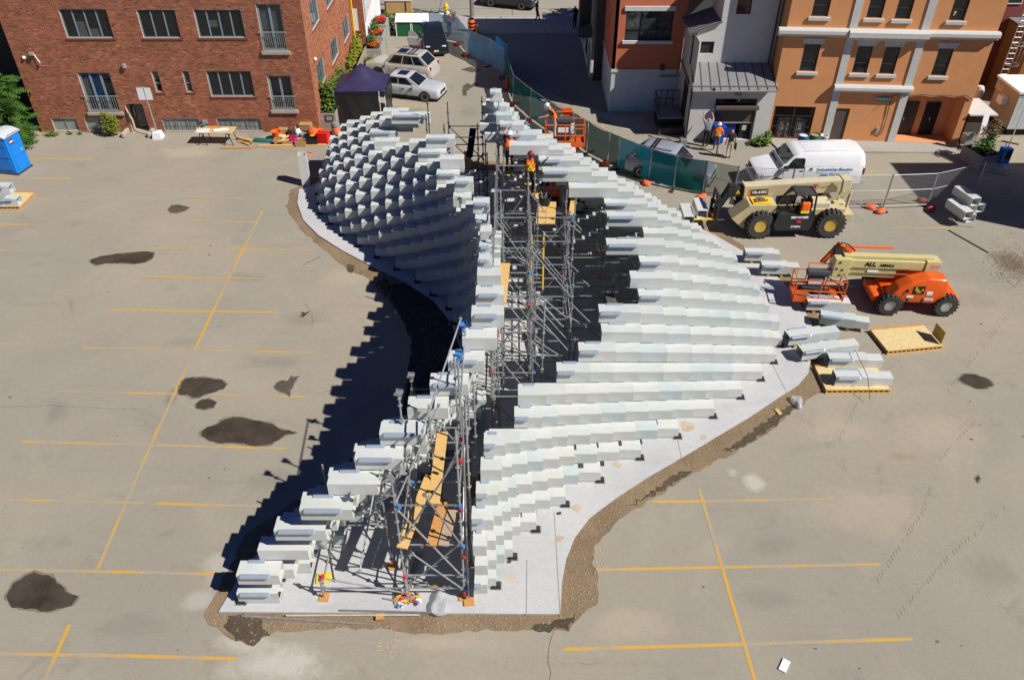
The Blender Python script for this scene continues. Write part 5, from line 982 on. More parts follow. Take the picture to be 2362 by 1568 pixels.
c, a = between((1144.7, 19), (1189, 23.7), .9); car('passing_suv', 'dark grey SUV on the road at the top of the picture', (c.x, c.y, 0), a+pi, DARKG, 4.6, 1.85, 1.66, 1.02, .98, (-1.1, -.3), (1.5, 2.15), 1.04, .22, 2.7, True, False, .36, hatch=True)
f_, r_ = G(1618, 392, .9), G(1474, 336, 1.55); f_.z = r_.z = 0; d_ = (f_-r_).normalized(); c = (f_+r_)/2; car('parked_suv', 'silver-blue SUV with roof bars parked behind the green fence screen', (c.x+.15, c.y+.25, 0), atan2(-d_.y, -d_.x), SBLUE, 4.6, 1.83, 1.70, 1.02, .98, (-1.05, -.3), (1.5, 2.15), 1.05, .22, 2.7, True, False, .36, hatch=True)
# white van
vt = T('van', 'white electrician van with blue lettering on its side', 'van', (15.25, 38.75, 0), .02)
b = MB(); prof = [(-2.75, .98, .86), (-2.62, 1.06, .95), (-2.1, 1.16, .99), (-1.72, 1.24, 1.0), (-1.5, 1.5, 1.0), (2.3, 1.5, 1.0), (2.6, 1.5, .985), (2.68, 1.4, .97)]
rings = []
for x, zt, wf in prof: w = 1.0*wf; rings.append([(x, -w*.85, .36), (x, -w*.98, .46), (x, -w, .95), (x, -w*.98, zt-.08), (x, -w*.93, zt), (x, w*.93, zt), (x, w*.98, zt-.08), (x, w, .95), (x, w*.98, .46), (x, w*.85, .36)])
loft(b, rings); b.build('body', VANW, vt, smooth=35)
b = MB(); rings = []
for x, z0, zt, w0, w1 in ((-1.72, 1.2, 1.22, .98, .95), (-.95, 1.42, 2.0, .98, .80), (-.7, 1.42, 2.08, .985, .80), (2.3, 1.42, 2.12, .985, .82), (2.56, 1.42, 2.05, .97, .80), (2.66, 1.42, 1.6, .96, .90)): rings.append([(x, -w0, z0), (x, -(w0*.6+w1*.4), zt-.22 if zt > 1.5 else z0+.005), (x, -w1, zt-.05 if zt > 1.5 else z0+.01), (x, -w1*.6, zt), (x, w1*.6, zt), (x, w1, zt-.05 if zt > 1.5 else z0+.01), (x, (w0*.6+w1*.4), zt-.22 if zt > 1.5 else z0+.005), (x, w0, z0)])
loft(b, rings); b.build('cabin', VANW, vt, smooth=35)
def slab_pane(nm, q, mat, par, off=.008):
    q = [Vector(p) for p in q]; nn = (q[1]-q[0]).cross(q[-1]-q[0]).normalized(); m = MB(); k = len(q); m.add([p+nn*off for p in q]+[p-nn*.004 for p in q], [tuple(range(k))]+[(i, k+i, k+(i+1) % k, (i+1) % k) for i in range(k)]); return m.build(nm, mat, par)
slab_pane('windscreen', [(-1.64, .85, 1.30), (-1.64, -.85, 1.30), (-1.02, -.74, 1.93), (-1.02, .74, 1.93)], M('green_windscreen', (.02, .06, .055), .05, .5, 2, spec=.9), vt, .03)
slab_pane('side_window', [(-1.42, -.985, 1.33), (-.45, -.99, 1.33), (-.45, -.90, 1.86), (-.98, -.90, 1.86)], CARGL, vt, .012)
for k in range(7): MB().box(-.4, 2.2, -.60+k*.2-.02, -.60+k*.2+.02, 2.10, 2.122).build('roof_rib', VANW, vt)
for x in (-1.46, -.40, 2.66): MB().box(x-.006, x+.006, -1.004, -.99, .5, 1.45).build('door_seam', FRG, vt)
MB().bbox(-1.52, -1.30, -1.22, -1.02, 1.30, 1.52, .03).build('mirror', BLKF, vt); MB().box(-.62, -.46, -1.02, -.99, 1.18, 1.24).build('door_handle', BLKF, vt); MB().box(-2.5, -1.95, -1.004, -.98, .9, 1.0).build('headlight', HEADL, vt)
MB().box(2.60, 2.70, -.99, -.86, .95, 1.30).build('tail_light', TAIL, vt); MB().bbox(2.62, 2.82, -.95, .95, .42, .58, .03).build('bumper', STEEL, vt); MB().bbox(-2.85, -2.68, -.95, .95, .45, .68, .04).build('bumper', STEEL, vt); MB().box(-2.78, -2.70, -.7, .7, .75, .97).build('grille', BLKF, vt)
VW = wheel_mesh(.37, .24, STEEL, .55, 5)
for x in (-1.72, 1.75):
    for y in (-.86, .86): put_wheel(vt, x, y, .37, VW, y > 0); MB().lathe([(0, 0), (.45, 0), (.45, .01)], 20, Tr(x, (1.003 if y > 0 else -.996), .40) @ Rx(pi/2)).build('wheel_arch', BLKF, vt)
VB = M('van_blue', (.02, .20, .46), .5, .02)
vm_ = Tr(1.22, -1.0, 1.30) @ Rx(pi/2+.0); 
tp = lambda z: Tr(1.2, -.972-.0-(.02 if z < 1.45 else -.035), z) @ Rx(pi/2-(0 if z < 1.45 else .20))
text_mesh('lettering', 'Industralite Electric', .235, VB, vt, Tr(1.15, -1.008, 1.27) @ Rx(pi/2), .004); text_mesh('lettering', 'Electrical Contractors • Industrial • Commercial', .088, M('van_grey', (.40, .48, .58), .6), vt, Tr(1.1, -1.008, 1.11) @ Rx(pi/2)); text_mesh('lettering', '(905) 731-0662', .20, VB, vt, Tr(1.05, -1.008, .95) @ Rx(pi/2), .003)
em = MB().lathe([(.05, -.004), (.08, -.004), (.08, .004), (.05, .004)], 16, Tr(-.08, -1.006, 1.30) @ Rx(pi/2)).build('emblem', VB, vt); MB().lathe([(0, .0), (.03, .0), (0, .006)], 10, Tr(-.06, -1.006, 1.31) @ Rx(pi/2)).build('emblem_dot', VB, vt)
# telescopic handler
CRM = M('cream_paint', (.56, .475, .27), .5, .08, 3, dirt=.12); CRM2 = M('cream_light', (.62, .56, .38), .5, .08, 3, dirt=.08); YR = M('yellow_rim', (.55, .38, .07), .6, .15, 5, dirt=.2); BLM = M('black_machine', (.03, .03, .032), .55, .15, 4)
th = T('telehandler', 'cream telescopic handler with black cab lifting boxes on its forks', 'telehandler', (13.25, 34.35, 0), .02)
TW = wheel_mesh(.66, .46, YR, .50, 6, 20)
for x in (-1.66, 1.66):
    for y in (-1.02, 1.02): put_wheel(th, x, y, .69, TW, y > 0, .10 if x < 0 else 0)
MB().bbox(-2.0, 2.5, -.45, .45, .55, 1.0, .04).build('chassis', CRM, th); MB().bbox(.45, 2.35, -.82, -.30, 1.02, 1.34, .03).build('side_tank', CRM, th); MB().bbox(2.15, 2.72, -.95, .6, .72, 1.12, .03).build('rear_bracket', CRM, th)
m = MB(); m.prism([(-3.0, .95), (-2.45, .45), (-2.1, .42), (-1.55, 1.05), (-1.0, 1.25), (-1.0, 1.62), (-2.25, 1.62)], -.95, -.12, 0, Matrix(((1, 0, 0, 0), (0, 0, 1, 0), (0, 1, 0, 0), (0, 0, 0, 1)))); m.build('engine_box', CRM, th)
slab_pane('engine_grille', [(-2.92, -.14, .98), (-2.92, -.93, .98), (-2.28, -.93, 1.55), (-2.28, -.14, 1.55)], BLM, th, .02); MB().bbox(-2.1, -1.2, -.85, -.2, 1.63, 1.68, .01).build('tool_tray', YEL, th)
tl_ = MB(); [tl_.tube((rb.uniform(-2, -1.4), rb.uniform(-.75, -.3), 1.72), (rb.uniform(-1.9, -1.3), rb.uniform(-.75, -.3), 1.74), .04, 6) for _ in range(8)]; tl_.build('tray_tools', M('rust_tool', (.20, .11, .07), .8, .3), th)
XZ = Matrix(((1, 0, 0, 0), (0, 0, 1, 0), (0, 1, 0, 0), (0, 0, 0, 1)))
cab = MB(); cab.prism([(-.95, .48), (.62, .48), (.72, .8), (.72, 1.32), (-.95, 1.32), (-1.1, .8)], -1.28, -.42, 0, XZ); cbo = cab.build('cab', BLM, th)
fr_ = MB()
for y in (-1.25, -.45):
    fr_.tube((-1.0, y, 1.3), (-.30, y, 2.32), .045, 6); fr_.tube((.68, y, 1.3), (.60, y, 2.32), .05, 6); fr_.tube((-.3, y, 2.32), (.6, y, 2.32), .05, 6); fr_.tube((-.05, y, 1.3), (.08, y, 2.3), .03, 6)
fr_.tube((-.3, -1.25, 2.32), (-.3, -.45, 2.32), .045, 6).tube((.6, -1.25, 2.32), (.6, -.45, 2.32), .045, 6); fr_.build('cab_frame', BLM, cbo)
MB().box(-.3, .6, -1.22, -.48, 2.29, 2.33).build('cab_roof', M('smoked_roof', (.05, .055, .06), .2, .3, alpha=.75), cbo); slab_pane('windscreen', [(-1.0, -.5, 1.32), (-1.0, -1.22, 1.32), (-.32, -1.22, 2.28), (-.32, -.5, 2.28)], M('clear_pane', (.2, .24, .24), .05, alpha=.35, spec=.8), cbo)
MB().bbox(.05, .55, -1.1, -.6, 1.3, 1.5, .04).build('seat', BLKF, cbo); MB().bbox(.45, .58, -1.1, -.6, 1.45, 2.0, .04).build('seat_back', BLKF, cbo); MB().lathe([(.17, -.015), (.2, 0), (.17, .015)], 14, Tr(-.42, -.85, 1.62) @ Ry(.6)).build('steering_wheel', BLKF, cbo)
vs_ = MB().bbox(.0, .42, -1.34, -1.16, 1.38, 1.95, .08).build('hanging_vest', HIVIS, cbo); MB().box(.02, .40, -1.352, -1.33, 1.42, 1.52).build('vest_stripe', LIME, vs_)
MB().box(-.35, .45, -1.292, -1.28, 1.12, 1.22).build('decal', HATW, cbo); text_mesh('lettering', 'RENTALS', .085, M('red_print', (.5, .02, .02), .6), cbo, Tr(.05, -1.296, 1.17) @ Rx(pi/2)); text_mesh('lettering', '570894', .15, HATW, cbo, Tr(-.05, -1.29, .68) @ Rx(pi/2), .006); MB().bbox(-.05, .15, -1.30, -1.278, .88, 1.0, .004).build('red_badge', REDP, cbo)
bm0, bm1 = Vector((-2.35, .18, 1.84)), Vector((2.5, .18, 2.14)); FM = frame(bm0, bm1); BL_ = (bm1-bm0).length
bo = T('boom', None, None); bo.parent = th; bo.matrix_local = FM
MB().bbox(0, BL_, -.26, .26, -.30, .28, .03).build('boom_beam', CRM, bo); MB().box(.05, BL_-.1, -.255, .255, .281, .29).build('boom_top', CRM2, bo); MB().bbox(-.75, .02, -.20, .20, -.22, .20, .02).build('inner_boom', BLM, bo); MB().bbox(-.02, .06, -.30, .30, -.36, .34, .01).build('boom_collar', CRM, bo); MB().bbox(BL_-.30, BL_+.12, -.30, .30, -.34, .33, .03).build('boom_end', CRM2, bo)
MB().box(.22, 1.12, -.268, -.255, -.19, .12).build('name_plate', BLM, bo); text_mesh('lettering', 'VR-642C', .19, HATW, bo, Tr(.72, -.272, -.03) @ Rx(pi/2), .008); MB().box(.22, .30, -.272, -.255, -.17, .10).build('plate_stripe', HIVIS, bo)
text_mesh('lettering', 'IR', .22, M('red_print', (.5, .02, .02), .6), bo, Tr(3.26, -.264, .06) @ Rx(pi/2), .012, shear=.3); MB().lathe([(.17, -.004), (.185, -.004), (.185, .004), (.17, .004)], 20, Tr(3.26, -.264, .06) @ Rx(pi/2) @ Matrix.Diagonal((1.1, .75, 1, 1))).build('oval_logo', MATS['red_print'], bo); text_mesh('lettering', 'Ingersoll-Rand', .11, MATS['red_print'], bo, Tr(3.86, -.264, .02) @ Rx(pi/2))
text_mesh('lettering', 'A', .26, YEL, bo, Tr(-.28, -.205, 0) @ Rx(pi/2), .015)
slab_pane('boom_plate_or_shadow', [(1.95, -.262, -.28), (2.35, -.262, -.05), (2.35, -.262, .27), (2.1, -.262, .0)], BLM, bo, .01); slab_pane('boom_plate_or_shadow', [(3.75, -.262, -.28), (4.35, -.262, -.28), (4.35, -.262, -.02), (4.05, -.262, .25)], M('olive_painted_shadow', (.20, .17, .10), .6), bo, .012)  # second plate is darkened cream, a shadow painted on the boom side
hd_ = MB(); hd_.prism([(-3.05, 2.15), (-2.75, 2.15), (-2.9, 1.75), (-3.25, 1.05), (-3.45, .55), (-3.65, .6), (-3.45, 1.2), (-3.2, 1.75)], .0, .36, 0, XZ); hd_.build('boom_head', BLM, th)
cg = MB(); 
for y in (-.45, .0, .55): cg.box(-3.62, -3.54, y-.04, y+.04, .55, 1.75)
for z in (.6, 1.15, 1.72): cg.box(-3.60, -3.52, -.5, .6, z-.05, z+.05)
cg.build('fork_carriage', BLM, th); MB().box(-3.72, -3.62, -.45, .55, .62, .70).build('fork_bar', M('rust_red', (.35, .06, .03), .7), th)
for y in (-.38, .42): MB().box(-5.0, -3.6, y-.06, y+.06, .60, .66).build('fork', YEL, th); MB().box(-3.72, -3.62, y-.05, y+.05, .66, 1.3).build('fork_shank', BLM, th)
MB().tube((.1, -.36, 2.0), (1.25, -.40, 1.28), .085, 8).tube((.1, -.36, 2.0), (.5, -.38, 1.75), .11, 8).build('lift_cylinder', M('brown_ram', (.19, .14, .09), .5), th)
for p, q in (((.9, -.5, 1.3), (2.45, -.5, 2.05)), ((2.45, -.5, 1.1), (2.5, -.45, 2.1)), ((1.3, .5, 1.0), (2.4, .5, 2.0)), ((2.45, .5, 1.1), (2.5, .4, 2.1))): b = MB(); b.tube(p, q, .075, 4); b.build('strut', CRM, th)
MB().bbox(.72, 1.6, -.75, -.05, 1.3, 1.62, .05).build('rear_cover', CRM2, th); MB().bbox(-.4, .4, .5, 1.0, .8, 1.5, .04).build('far_tank', BLM, th)
for i, (x, y, z) in enumerate(((-4.75, -.75, .67), (-4.0, -.2, .67))):
    bx = T('loose_box', ('pale fibreglass box on the near fork tips of the telehandler', 'pale fibreglass box on the telehandler forks nearest its carriage')[i], 'box', th.matrix_basis @ Vector((x, y-.2, z)), pi/2); put('shell', BOXM, bx, None, None, (1.3, 1, 1)); put('angle_strip', ANG, bx, (.2, 0, PH-.01))
# boom lift
OJ = M('lift_orange', (.78, .115, .008), .42, .05, 3, coat=.3); OJD = M('lift_orange_floor', (.40, .09, .02), .7, .2, 5); BCR = M('boom_cream', (.60, .52, .24), .45, .05, 3, coat=.2); LT = wheel_mesh(.47, .34, STEEL, .50, 5, 18)
def basket(par, m, w=1.75, d=.75, h=1.05):
    k = T('basket', None, None); k.parent = par; k.matrix_local = m
    MB().bbox(0, w, 0, d, 0, .12, .02).build('basket_floor', OJD, k); MB().box(0, w, -.012, .0, 0, .24).box(0, w, d, d+.012, 0, .24).box(-.012, 0, 0, d, 0, .24).box(w, w+.012, 0, d, 0, .24).build('toe_board', OJ, k)
    r = MB()
    for z in (.55, h): r.path([(0, 0, z), (w, 0, z), (w, d, z), (w*.72, d, z)], .025, 6); r.path([(0, 0, z), (0, d, z), (w*.28, d, z)], .025, 6)
    for x, y in ((0, 0), (w*.5, 0), (w, 0), (0, d), (w, d), (w*.28, d), (w*.72, d)): r.tube((x, y, .05), (x, y, h), .025, 6)
    r.path([(w*.28, d, h), (w*.28, d, h+.32), (w*.72, d, h+.32), (w*.72, d, h)], .025, 6); r.build('rail', OJ, k)
    MB().bbox(w*.24, w*.72, d-.30, d-.02, h-.12, h+.12, .05).build('control_box', M('lift_grey', (.07, .072, .08), .6, .2, 5), k); MB().bbox(w*.30, w*.66, d-.16, d-.04, .3, h-.14, .03).build('control_stand', MATS['lift_grey'], k); MB().bbox(w*.2, w*.66, d-.3, d-.1, .14, .34, .05).build('pedal_box', BLM, k); MB().box(w*.33, w*.6, d-.175, d-.16, .45, .72).build('decal', HATW, k); 
    return k
bl_ = T('boom_lift', 'orange and cream articulated boom lift with its basket lowered toward the slab', 'boom lift', (16.65, 28.05, 0), -.03)
for x in (-1.12, 1.15):
    for y in (-.93, .93): put_wheel(bl_, x, y, .49, LT, y > 0, -.06 if x < 0 else 0)
MB().bbox(-1.3, 1.35, -.55, .55, .42, .82, .06).build('chassis', OJ, bl_); MB().bbox(-1.75, -.9, -.62, .62, .40, .72, .08).build('front_axle', OJ, bl_); MB().bbox(.9, 1.75, -.70, .62, .45, .70, .06).build('rear_axle', OJ, bl_)
m = MB(); poly = [(-.78, .62), (1.15, .55), (1.45, .9), (1.42, 1.50), (1.30, 1.72), (.55, 1.78), (-.1, 1.60), (-.55, 1.30), (-.78, .95)]; bmm = bmesh.new(); vs_ = [bmm.verts.new((p[0]-.42, -.98, p[1])) for p in poly]; f = bmm.faces.new(vs_); e = bmesh.ops.extrude_face_region(bmm, geom=[f]); [setattr(v, 'co', v.co+Vector((0, .62, 0))) for v in e['geom'] if isinstance(v, bmesh.types.BMVert)]; bmesh.ops.recalc_face_normals(bmm, faces=bmm.faces[:]); bmesh.ops.bevel(bmm, geom=bmm.edges[:], offset=.09, segments=3, affect='EDGES', profile=.5)
m.bm(bmm); hood = m.build('engine_hood', OJ, bl_, smooth='all'); HX = -.42; m2 = m.mesh('engine_hood', 'all'); m2.materials.append(OJ); put('engine_hood', m2, bl_, (0, 1.32, 0))
MB().bbox(.05-.42, .50-.42, -1.005, -.96, 1.05, 1.42, .01).build('control_panel', BLKF, hood); pm_ = MB(); [pm_.box(-.32+.09*(i % 4), -.25+.09*(i % 4), -1.012, -1.0, 1.12+.1*(i//4), 1.19+.1*(i//4)) for i in range(9) if i % 3]; pm_.build('panel_buttons', YEL, hood)
MB().sph((-.60, -1.0, 1.20), .07, 8, 6).build('cap', BLKF, hood); MB().box(-.57, -.30, -1.0, -.975, .86, .96).build('decal', HATW, hood); MB().box(.20, .43, -1.0, -.975, 1.0, 1.16).build('decal', HATW, hood); text_mesh('lettering', '450AJ', .15, HATW, hood, Tr(.36, -.992, .80) @ Rx(pi/2), .01); MB().box(-.52, -.44, -1.0, -.97, .66, .86).build('latch', BLM, hood); MB().box(.08, .16, -1.0, -.97, .62, .82).build('latch', BLM, hood)
LB = frame((-3.38, .06, 1.72), (.6, .02, 1.66)); lb = T('boom', None, None); lb.parent = bl_; lb.matrix_local = LB
MB().bbox(0, 3.95, -.24, .24, -.02, .40, .03).build('lower_boom', BCR, lb); MB().bbox(.25, 2.5, -.20, .20, -.42, -.03, .03).build('base_boom', BCR, lb); MB().bbox(-.12, .55, -.30, .30, -.42, .46, .03).build('boom_knuckle', BCR, lb); MB().bbox(3.55, 4.15, -.28, .28, -.12, .46, .03).build('boom_knuckle', BCR, lb); MB().bbox(.25, 3.9, -.14, .14, .405, .56, .03).build('upper_boom', BCR, lb)
for z in (.05, -.2): MB().box(.65, 3.0, -.252, -.23, z-.02, z+.02).build('boom_groove', M('groove', (.30, .25, .10), .7), lb)
text_mesh('lettering', 'ALL', .27, BLKF, lb, Tr(1.35, -.248, .22) @ Rx(pi/2), .014); text_mesh('lettering', 'AERIALS', .16, BLKF, lb, Tr(2.02, -.248, .19) @ Rx(pi/2), .008); MB().box(1.3, 1.75, -.258, -.2, -.16, -.07).build('decal', HATW, lb); MB().box(3.78, 4.15, -.29, -.2, .2, .32).build('decal', M('pink_decal', (.6, .3, .35), .6), lb)
for x, z in ((.1, .3), (.25, -.05), (.2, -.3), (.02, .0)): MB().tube((x, -.32, z), (x, .32, z), .05, 8).build('pivot_pin', BLM, lb)
jb = MB(); jb.tube((-2.6, .25, 2.15), (-3.35, .28, 2.5), .13, 4).tube((-3.28, .28, 2.62), (-3.85, .22, 1.7), .11, 4); jb.tube((-1.1, .32, 2.42), (-3.0, .30, 2.46), .06, 6); jb.build('jib', OJ, bl_); MB().bbox(-3.5, -3.15, .1, .42, 2.1, 2.45, .04).build('rotator', BLM, bl_)
hs_ = MB(); hs_.path([(-3.6, .1, 2.4), (-3.3, .1, 2.75), (-3.0, .1, 2.65), (-2.7, .05, 2.4)], .03, 6); hs_.path([(-3.6, 0, 1.2), (-2.9, -.1, .75), (-2.3, .0, .7)], .025, 6); hs_.build('hose', BLKF, bl_)
basket(bl_, Tr(-5.0, -.75, .42) @ Rz(-.06), 1.98, .85)
MB().bbox(-4.1, -3.5, -.5, -.2, .56, .72, .03).build('tool_bag', BLM, bl_)
# second lift behind the right-hand wall
l2 = T('boom_lift', 'orange boom lift standing behind the right wall, only its raised basket showing', 'boom lift', (2.55, 36.3, 0), 0)
MB().bbox(-1.0, 1.0, -.6, .6, .42, .85, .06).build('chassis', OJ, l2); MB().bbox(-.7, .9, -.8, .8, .86, 1.5, .12).build('engine_hood', OJ, l2)
for x in (-.75, .75):
    for y in (-.75, .75): put_wheel(l2, x, y, .49, LT, y > 0)
MB().tube((0, .1, 1.5), (-.1, .3, 4.6), .2, 4).tube((-.1, .3, 4.6), (-.15, -1.25, 4.3), .13, 4).build('boom', BCR, l2); MB().box(-.28, .14, -1.35, -1.25, 4.3, 5.65).build('jib', OJ, l2)
k2 = basket(l2, Tr(-1.05, -2.15, 4.15)); 
for x in (.55, .98): MB().box(x, x+.34, .70, .715, .35, .85).build('notice_sheet', HATW, k2)
# ================================================================== FENCES
def screen_mat(n, c, a): return M('screen_'+n, c, .8, .16, 1.3, alpha=a, spec=.15)
SCB = screen_mat('blue', (.16, .40, .66), .80); SCT = screen_mat('teal', (.01, .20, .25), .88); SCG = screen_mat('green', (.006, .12, .115), .9); SCBT = screen_mat('bright_teal', (.015, .33, .46), .93); SCS = screen_mat('sheer', (.03, .14, .10), .5); POST = M('fence_post', (.42, .44, .44), .4, .1, 6, metal=.5)
WIREM = {}
def fpanel(p, q, label, scr=None, h=1.85, group=None, droop=0.0, wires=False):
    p, q = Vector((p[0], p[1], 0)), Vector((q[0], q[1], 0)); L_ = (q-p).length; t = T('fence_panel', label, 'fence', group=group); t.matrix_basis = frame(p, q)
    for x in (.02, L_-.02): MB().tube((x, 0, .05), (x, 0, h+.06), .022, 6).build('post', POST, t); MB().box(x-.05, x+.05, -.45, .45, .0, .05).build('foot', DARKST, t)
    for z in (.16, h*.55, h): MB().tube((.02, 0, z), (L_-.02, 0, z), .017, 5).build('rail', POST, t)
    r = random.Random(label)
    if scr is not None:
        b = MB(); nx, nz = max(6, int(L_*5)), 8; ph = r.uniform(0, 6)
        for i in range(nx+1):
            for k in range(nz+1): x = .03+(L_-.06)*i/nx; z = .10+(h-.06)*k/nz-(droop*sin(pi*i/nx) if k == nz else 0); b.v.append((x, -.028+.02*sin(x*4+ph+k*.9)+r.uniform(-.012, .012), z))
        for i in range(nx):
            for k in range(nz): a = i*(nz+1)+k; b.f.append((a, a+nz+1, a+nz+2, a+1)); b.mi.append(0)
        b.build('screen', scr, t, smooth='all')
    if wires or scr in (SCS,):
        b = MB(); n = int(h/.075)
        for k in range(n): z = .2+k*(h-.22)/n; b.add([(.03, 0, z-.006), (L_-.03, 0, z-.006), (L_-.03, .001, z+.006), (.03, .001, z+.006)], [(0, 1, 2, 3), (3, 2, 1, 0)][:1])
        for k in range(int(L_/.10)): x = .05+k*.10; b.add([(x-.0025, .002, .18), (x+.0025, .002, .18), (x+.0025, .002, h), (x-.0025, .002, h)], [(0, 1, 2, 3)])
        o = b.build('wire_mesh', POST, t); o['kind'] = 'stuff'
    return t
fp = [(992, 86), (1058, 101), (1079, 129), (1131, 153), (1164, 176)]
pts = [G(*p) for p in fp]
for i, lb_ in enumerate(('pale blue screened fence panel behind the black hatchback, farthest of the run', 'narrow pale blue screened fence panel by the traffic barrel', 'pale blue screened fence panel in the middle of the blue run', 'pale blue screened fence panel next to the first green one')): fpanel(pts[i], pts[i+1], lb_, SCB)
fpanel(pts[3]+Vector((.4, .6, 0)), pts[4]+Vector((.25, .5, 0)), 'second blue screened fence layer showing behind the last blue panel', M('screen_bright_blue', (.02, .35, .75), .8, alpha=.85))
gpx = [(1166, 182), (1184, 240), (1224, 275.6), (1262, 302), (1327, 336.3), (1355, 354), (1403, 381), (1425, 390.5), (1496, 419.5), (1553, 437), (1620, 449)]
gl = [(SCG, 'dark green screened fence panel beside the alley, first after the blue ones', 0), (SCG, 'dark green screened fence panel behind the top of the right wall', .05), (SCT, 'teal screened fence panel with a sagging top edge in front of the shaded white wall', .35), (SCT, 'teal screened fence panel behind the raised orange basket', .1), (SCG, 'dark green screened fence panel right of the raised basket', .08), (SCG, 'dark green screened fence panel with a bulging screen near the silver-blue SUV', .1), (SCG, 'narrow dark green screened fence panel before the bright teal one', 0), (SCBT, 'bright teal screened fence panel with diagonal folds in front of the SUV', .06), (SCT, 'dark teal screened fence panel in front of the SUV bonnet', .06), (SCG, 'dark green screened fence panel at the end of the screened run', .04)]
pts = [G(*p) for p in gpx]
for i, (sc, lb_, dr_) in enumerate(gl): fpanel(pts[i], pts[i+1], lb_, sc, droop=dr_)
p0 = pts[-1]; p1 = G(1690, 462); p2 = G(1815, 470); p3 = G(1935, 482); p4 = G(2036, 482); p5 = G(2137, 478)
fpanel(p0, p1, 'sheer pale green screened fence panel left of the van', SCS); fpanel(p1, p2, 'bare wire fence panel in front of the van nose', None, wires=True); fpanel(p2, p3, 'bare wire fence panel behind the telehandler boom', None, wires=True); fpanel(p3, p4, 'bare wire fence panel right of the telehandler', None, wires=True); fpanel(p4, p5, 'bare wire fence panel catching the sun before the building shadow', None, wires=True)
p6 = G(2245, 452); p7 = G(2390, 466); fpanel(p5, p6, 'bare wire fence panel angled back beside the planter', None, wires=True); fpanel(p6, p7, 'bare wire fence panel at the right edge in the building shadow', None, wires=True); fpanel(G(2330, 330), G(2300, 402), 'bare wire fence panel leaning by the blue newspaper box', None, wires=True)
BAG = M('orange_sandbag', (.72, .14, .05), .8, .2, 9); BAGR = M('red_sandbag', (.40, .07, .045), .85, .2, 9)
def bag(x, y, lb_, mat=BAG, s_=1.0):
    b = MB(); r = random.Random(x)
    bm_ = bmesh.new(); bmesh.ops.create_icosphere(bm_, subdivisions=2, radius=1)
    for v in bm_.verts: q = r.uniform(.85, 1.1); v.co = Vector((v.co.x*.34*q, v.co.y*.22*q, max(0, (v.co.z+.5)*.16*q)))
    b.bm(bm_); o = b.build('sandbag', mat, None, smooth='all'); o.location = G(x, y); o.rotation_euler = (0, 0, r.uniform(0, 3)); o.scale = (s_,)*3; tag(o, lb_, 'sandbag', 'sandbags holding the fence feet')
for x, y, l, m_ in ((1056, 105, 'dull red sandbag at the foot of the blue fence, behind the hatchback', BAGR), (1073, 129, 'dull red sandbag at the corner of the blue fence', BAGR), (1179, 243, 'dull red sandbag by the green fence near the traffic cone', BAGR), (1215, 281, 'dull red sandbag behind the white-helmeted man in the basket', BAGR), (1327, 346, 'dull red sandbag half hidden right of the raised basket', BAGR), (1397, 380, 'orange sandbag folded upright by the bright teal fence', BAG), (1490, 425, 'orange sandbag lying under the bright teal fence end', BAG), (1617, 457, 'orange sandbag by the telehandler forks', BAG), (2004, 480, 'orange sandbag on the left of the pair behind the boom lift', BAG), (2030, 490, 'orange sandbag on the right of the pair behind the boom lift', BAG), (2146, 485, 'dark red sandbag at the fence corner in shadow', BAGR), (2129, 468, 'dull red sandbag behind the wire fence in shadow', BAGR)): bag(x, y, l, m_)
# cones and barrel
CO = M('cone_orange', (.85, .14, .02), .6, .06)
def cone(x, y, lb_, h=.8):
    t = T('traffic_cone', lb_, 'cone', G(x, y)); MB().lathe([(.0, .03), (.17, .03), (.035, h), (0, h)], 14).build('cone_body', CO, t, smooth=40); MB().bbox(-.2, .2, -.2, .2, 0, .035, .01).build('cone_base', M('cone_base', (.25, .06, .04), .8), t); MB().lathe([(.088+.0, h*.58), (.062, h*.76)], 14, Matrix.Diagonal((1.06, 1.06, 1, 1))).build('cone_band', HATW, t)
cone(1101, 82, 'orange traffic cone beside the striped barrel'); cone(1170, 206, 'orange traffic cone with a white band by the green fence', .95)
tb2 = T('traffic_barrel', 'orange and black striped traffic barrel by the alley mouth', 'barrel', G(1088, 77)); MB().lathe([(0, 0), (.29, 0), (.27, .12), (.26, .3), (.25, .9), (.2, 1.05), (0, 1.07)], 16).build('barrel_body', CO, tb2, smooth=40); [MB().lathe([(.272, z), (.268, z+.13)], 16).build('barrel_band', BLKF, tb2) for z in (.2, .45, .7)]; MB().lathe([(0, 1.05), (.21, 1.0), (.21, 1.10), (0, 1.12)], 14).build('barrel_top', BLKF, tb2)
